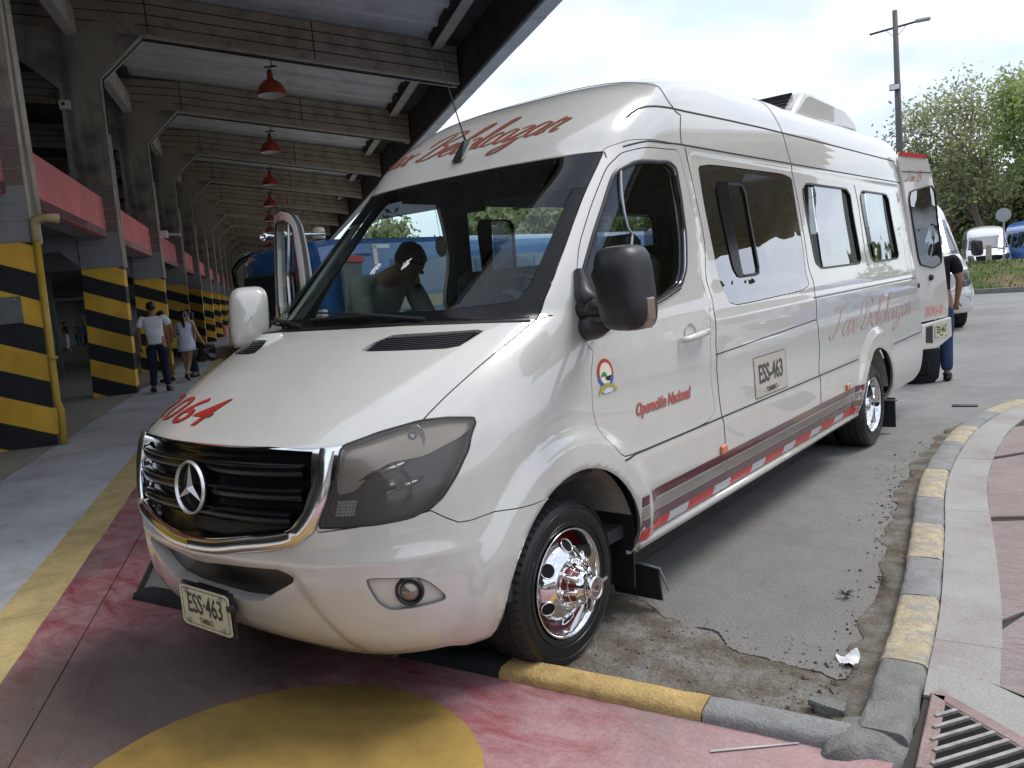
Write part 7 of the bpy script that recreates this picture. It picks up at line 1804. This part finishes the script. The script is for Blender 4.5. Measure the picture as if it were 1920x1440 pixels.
# ------------------------------------------------------------------ trees
def leafmat(name, col):
    b = NB(name); oi = b.n('ShaderNodeNewGeometry'); r_ = oi.outputs['Random Per Island']
    c = b.mix(1, col, b.ramp(r_, [(0, (.55, .6, .5)), (.6, (1.05, 1.0, .9)), (1, (1.6, 1.45, .9))]), 'MULTIPLY')
    df = b.n('ShaderNodeBsdfDiffuse'); tl = b.n('ShaderNodeBsdfTranslucent'); b.l(c, df.inputs[0]); b.l(c, tl.inputs[0]); m_ = b.n('ShaderNodeMixShader'); m_.inputs[0].default_value = .4; b.l(df.outputs[0], m_.inputs[1]); b.l(tl.outputs[0], m_.inputs[2]); b.l(m_.outputs[0], b.out.inputs[0]); return b.m
LF = [leafmat('leaf_green', (.30, .35, .23)), leafmat('leaf_olive', (.36, .39, .26)), leafmat('leaf_dark', (.15, .20, .11)), leafmat('leaf_bright', (.29, .38, .18))]  # greens paled and greyed to paint in distance haze
BARK = simple('bark', (.17, .14, .11), .9, 0, .3, 3, .6)
def tree(label, loc, h, cr, nleaf, seed, lm, trunk_r=.22, base=.34, group='trees beyond the parked vans', lean=0., leaf=.16, sparse=1., cat='tree'):
    rnd = np.random.RandomState(seed); r = thing('tree', label, cat, loc, rnd.uniform(0, 6), group)
    mb = MB(); tips = []
    def limb(p, d, L_, rad, lv):
        n = 5; pts = [p]; q = p.copy(); dd = d.copy()
        for i in range(n):
            dd = (dd+Vector(rnd.normal(0, .16, 3))+Vector((0, 0, .06))).normalized(); q = q+dd*L_/n; pts.append(q.copy())
        mb.tube(pts, list(np.linspace(rad, rad*.45, n+1)), 7 if lv < 2 else 5, caps=False)
        if lv >= 3: tips.append((pts[-1], L_)); tips.append((pts[3], L_)); return
        kids = 4 if lv == 0 else 3
        for i in range(kids):
            t = pts[2+(i % 3)] if lv else pts[3+(i % 3)]
            a = rnd.uniform(0, 6.28); e = rnd.uniform(.35, 1.0); nd = (dd*math.cos(e)+(dd.orthogonal().normalized()*math.cos(a)+dd.cross(dd.orthogonal()).normalized()*math.sin(a))*math.sin(e)).normalized()
            limb(t.copy(), nd, L_*rnd.uniform(.62, .85) if lv else h*.34, rad*.52, lv+1)
        tips.append((pts[-1], L_))
    limb(Vector((0, 0, -.2)), Vector((lean, 0, 1)), h*base*1.3, trunk_r, 0)
    mb.build('trunk', BARK, r, smooth=True, fix=False)
    P = np.array([tuple(t[0]) for t in tips]); 
    zmax = P[:, 2].max(); P[:, 2] *= 1; sc_ = (h*.97)/zmax if zmax > 0 else 1
    ctr = P[rnd.randint(0, len(P), nleaf)]; rad = cr*.165
    g = rnd.normal(0, 1, (nleaf, 3)); g /= np.maximum(np.linalg.norm(g, axis=1, keepdims=True), 1e-6); C_ = ctr+g*(rnd.uniform(0, 1, (nleaf, 1))**.45)*rad*rnd.uniform(.6, 1.3, (nleaf, 1))
    # limit to an uneven crown envelope
    a = rnd.normal(0, 1, (nleaf, 3)); a /= np.linalg.norm(a, axis=1, keepdims=True); b_ = np.cross(a, rnd.normal(0, 1, (nleaf, 3))); b_ /= np.linalg.norm(b_, axis=1, keepdims=True)
    s = leaf*rnd.uniform(.6, 1.3, (nleaf, 1)); V = np.stack([C_-a*s, C_+b_*s*.45, C_+a*s, C_-b_*s*.45], 1).reshape(-1, 3)
    me = bpy.data.meshes.new('crown'); me.vertices.add(len(V)); me.vertices.foreach_set('co', V.ravel()); me.loops.add(nleaf*4); me.loops.foreach_set('vertex_index', np.arange(nleaf*4)); me.polygons.add(nleaf); me.polygons.foreach_set('loop_start', np.arange(nleaf)*4); me.polygons.foreach_set('loop_total', np.full(nleaf, 4)); me.materials.append(lm); me.update(); me.validate()
    o = link(bpy.data.objects.new('crown', me), r)
    if abs(sc_-1) > .02: r.scale = (1, 1, 1); 
    for c in r.children: c.scale = (sc_*1., sc_*1., sc_)
    return r
tree('tall airy pale leaved tree, left of the group above the parked white van', (-10.2, 68, 0), 9.6, 7.5, 5500, 3, LF[0], .26, leaf=.16)
tree('tallest tree above the round sign, light trunk forking low', (-7.2, 66, 0), 14.0, 9, 9000, 5, LF[1], .30, leaf=.16)
tree('dense green tree at the right edge, above the blue van', (-2.2, 60, 0), 12.2, 9, 13000, 8, LF[3], .32, leaf=.16)
tree('darker bushy tree low behind the parked white van', (-12.5, 75, 0), 7.0, 7, 9000, 11, LF[2], .2, base=.2, leaf=.22)
tree('broad dark tree low between the two tall ones', (-6.0, 76, 0), 8.0, 8, 11000, 13, LF[2], .2, base=.2, leaf=.22)
tree('mid green tree beyond the right edge of the picture', (4.5, 62, 0), 14, 10, 16000, 17, LF[3], .3, leaf=.2)
tree('low dark shrubby tree behind the blue van', (-1.2, 72, 0), 6.5, 8, 9000, 19, LF[2], .2, base=.16, leaf=.24)
# trees seen through the cab
for i, (x, y, h_, lab) in enumerate(((-44, 42, 6.6, 'distant tree seen through the windshield, behind the leaning man\'s head'), (-38, 47, 9.0, 'distant tree seen through the cab window right of the pillar'), (-52, 46, 5.6, 'distant low tree left of the one behind the leaning man'), (-33, 55, 8.5, 'distant green tree seen between van seats'))):
    tree(lab, (x, y, 0), h_, 7, 8000, 30+i, LF[i % 4], .2, base=.25, group='trees far behind the bus', leaf=.26)
# far hedge mass closing the view
rnd = np.random.RandomState(4); n = 26000
X = rnd.uniform(-75, 45, n); Y = 88+rnd.uniform(-3, 6, n)+np.sin(X*.21)*3; H = 4.2+1.2*np.sin(X*.35+1)+1.1*np.sin(X*.93)+.7*np.sin(X*2.1); Z = rnd.uniform(0, 1, n)**.75*H
C_ = np.stack([X, Y, Z], 1); a = rnd.normal(0, 1, (n, 3)); a /= np.linalg.norm(a, axis=1, keepdims=True); b_ = np.cross(a, rnd.normal(0, 1, (n, 3))); b_ /= np.linalg.norm(b_, axis=1, keepdims=True); s = .42*rnd.uniform(.5, 1.3, (n, 1))
V = np.stack([C_-a*s, C_+b_*s*.6, C_+a*s, C_-b_*s*.6], 1).reshape(-1, 3); me = bpy.data.meshes.new('far_wood'); me.vertices.add(len(V)); me.vertices.foreach_set('co', V.ravel()); me.loops.add(n*4); me.loops.foreach_set('vertex_index', np.arange(n*4)); me.polygons.add(n); me.polygons.foreach_set('loop_start', np.arange(n)*4); me.polygons.foreach_set('loop_total', np.full(n, 4)); me.materials.append(LF[2]); me.update(); me.validate()
o = link(bpy.data.objects.new('far_wood', me)); o['kind'] = 'stuff'; o['label'] = 'dark green belt of far trees along the horizon'
# drainage slot on the road near the curve
mb = MB(); mb.box((1.28, 6.3, .006), (.22, .10, .012), rz=.15); o = mb.build('road_plate', DARKMETAL); tag(o, 'small dark metal plate on the road beside the curved kerb', 'plate')
for (x, y, a, sw_, lab) in ((7.6, 17.5, -75, {'pearl_white_paint': W2}, 'white van across the road out of the frame, mirrored in the near van'), (6.2, 24.5, -60, {'pearl_white_paint': BLUEP}, 'blue van parked across the road out of the frame, behind the white one')):  # unseen vans, added so the flank and side glass mirror something
    q = thing('parked_van', lab, 'van', (x, y, 0), math.radians(a)); d4 = rdoor.copy(); COL.objects.link(d4); d4.parent = q; sl = d4.material_slots[0]; sl.link = 'OBJECT'; sl.material = list(sw_.values())[0]
    dress_van(q, {**gsw, **sw_}, small=True)
# ------------------------------------------------------------------ second canopy across the road (shows as reflections in the side glass)
sc2 = thing('opposite_canopy', 'concrete canopy across the road outside the right edge, seen only as reflection in the glass', 'canopy', (15.5, 28., .8), math.radians(-22))
mb = MB(); mb.box((0, 0, 5.6), (14, 30, .2)); mb.build('canopy_slab', simple('pale_soffit', (.84, .82, .76), .8), sc2)
for i in range(11):
    mb = MB(); mb.prism([(-7, 5.48), (7, 5.48), (7, 4.4), (-7, 5.1)], -14.6+i*2.8, -14.25+i*2.8, 'y'); mb.build('canopy_beam', simple('beam_tan_%d' % i, (.60, .50, .36), .8), sc2)
for i in range(4):
    mb = MB(); mb.box((3.8, -11+i*7.4, 2.6), (.6, .4, 5.2)); mb.build('canopy_column', CONC_RAW, sc2)
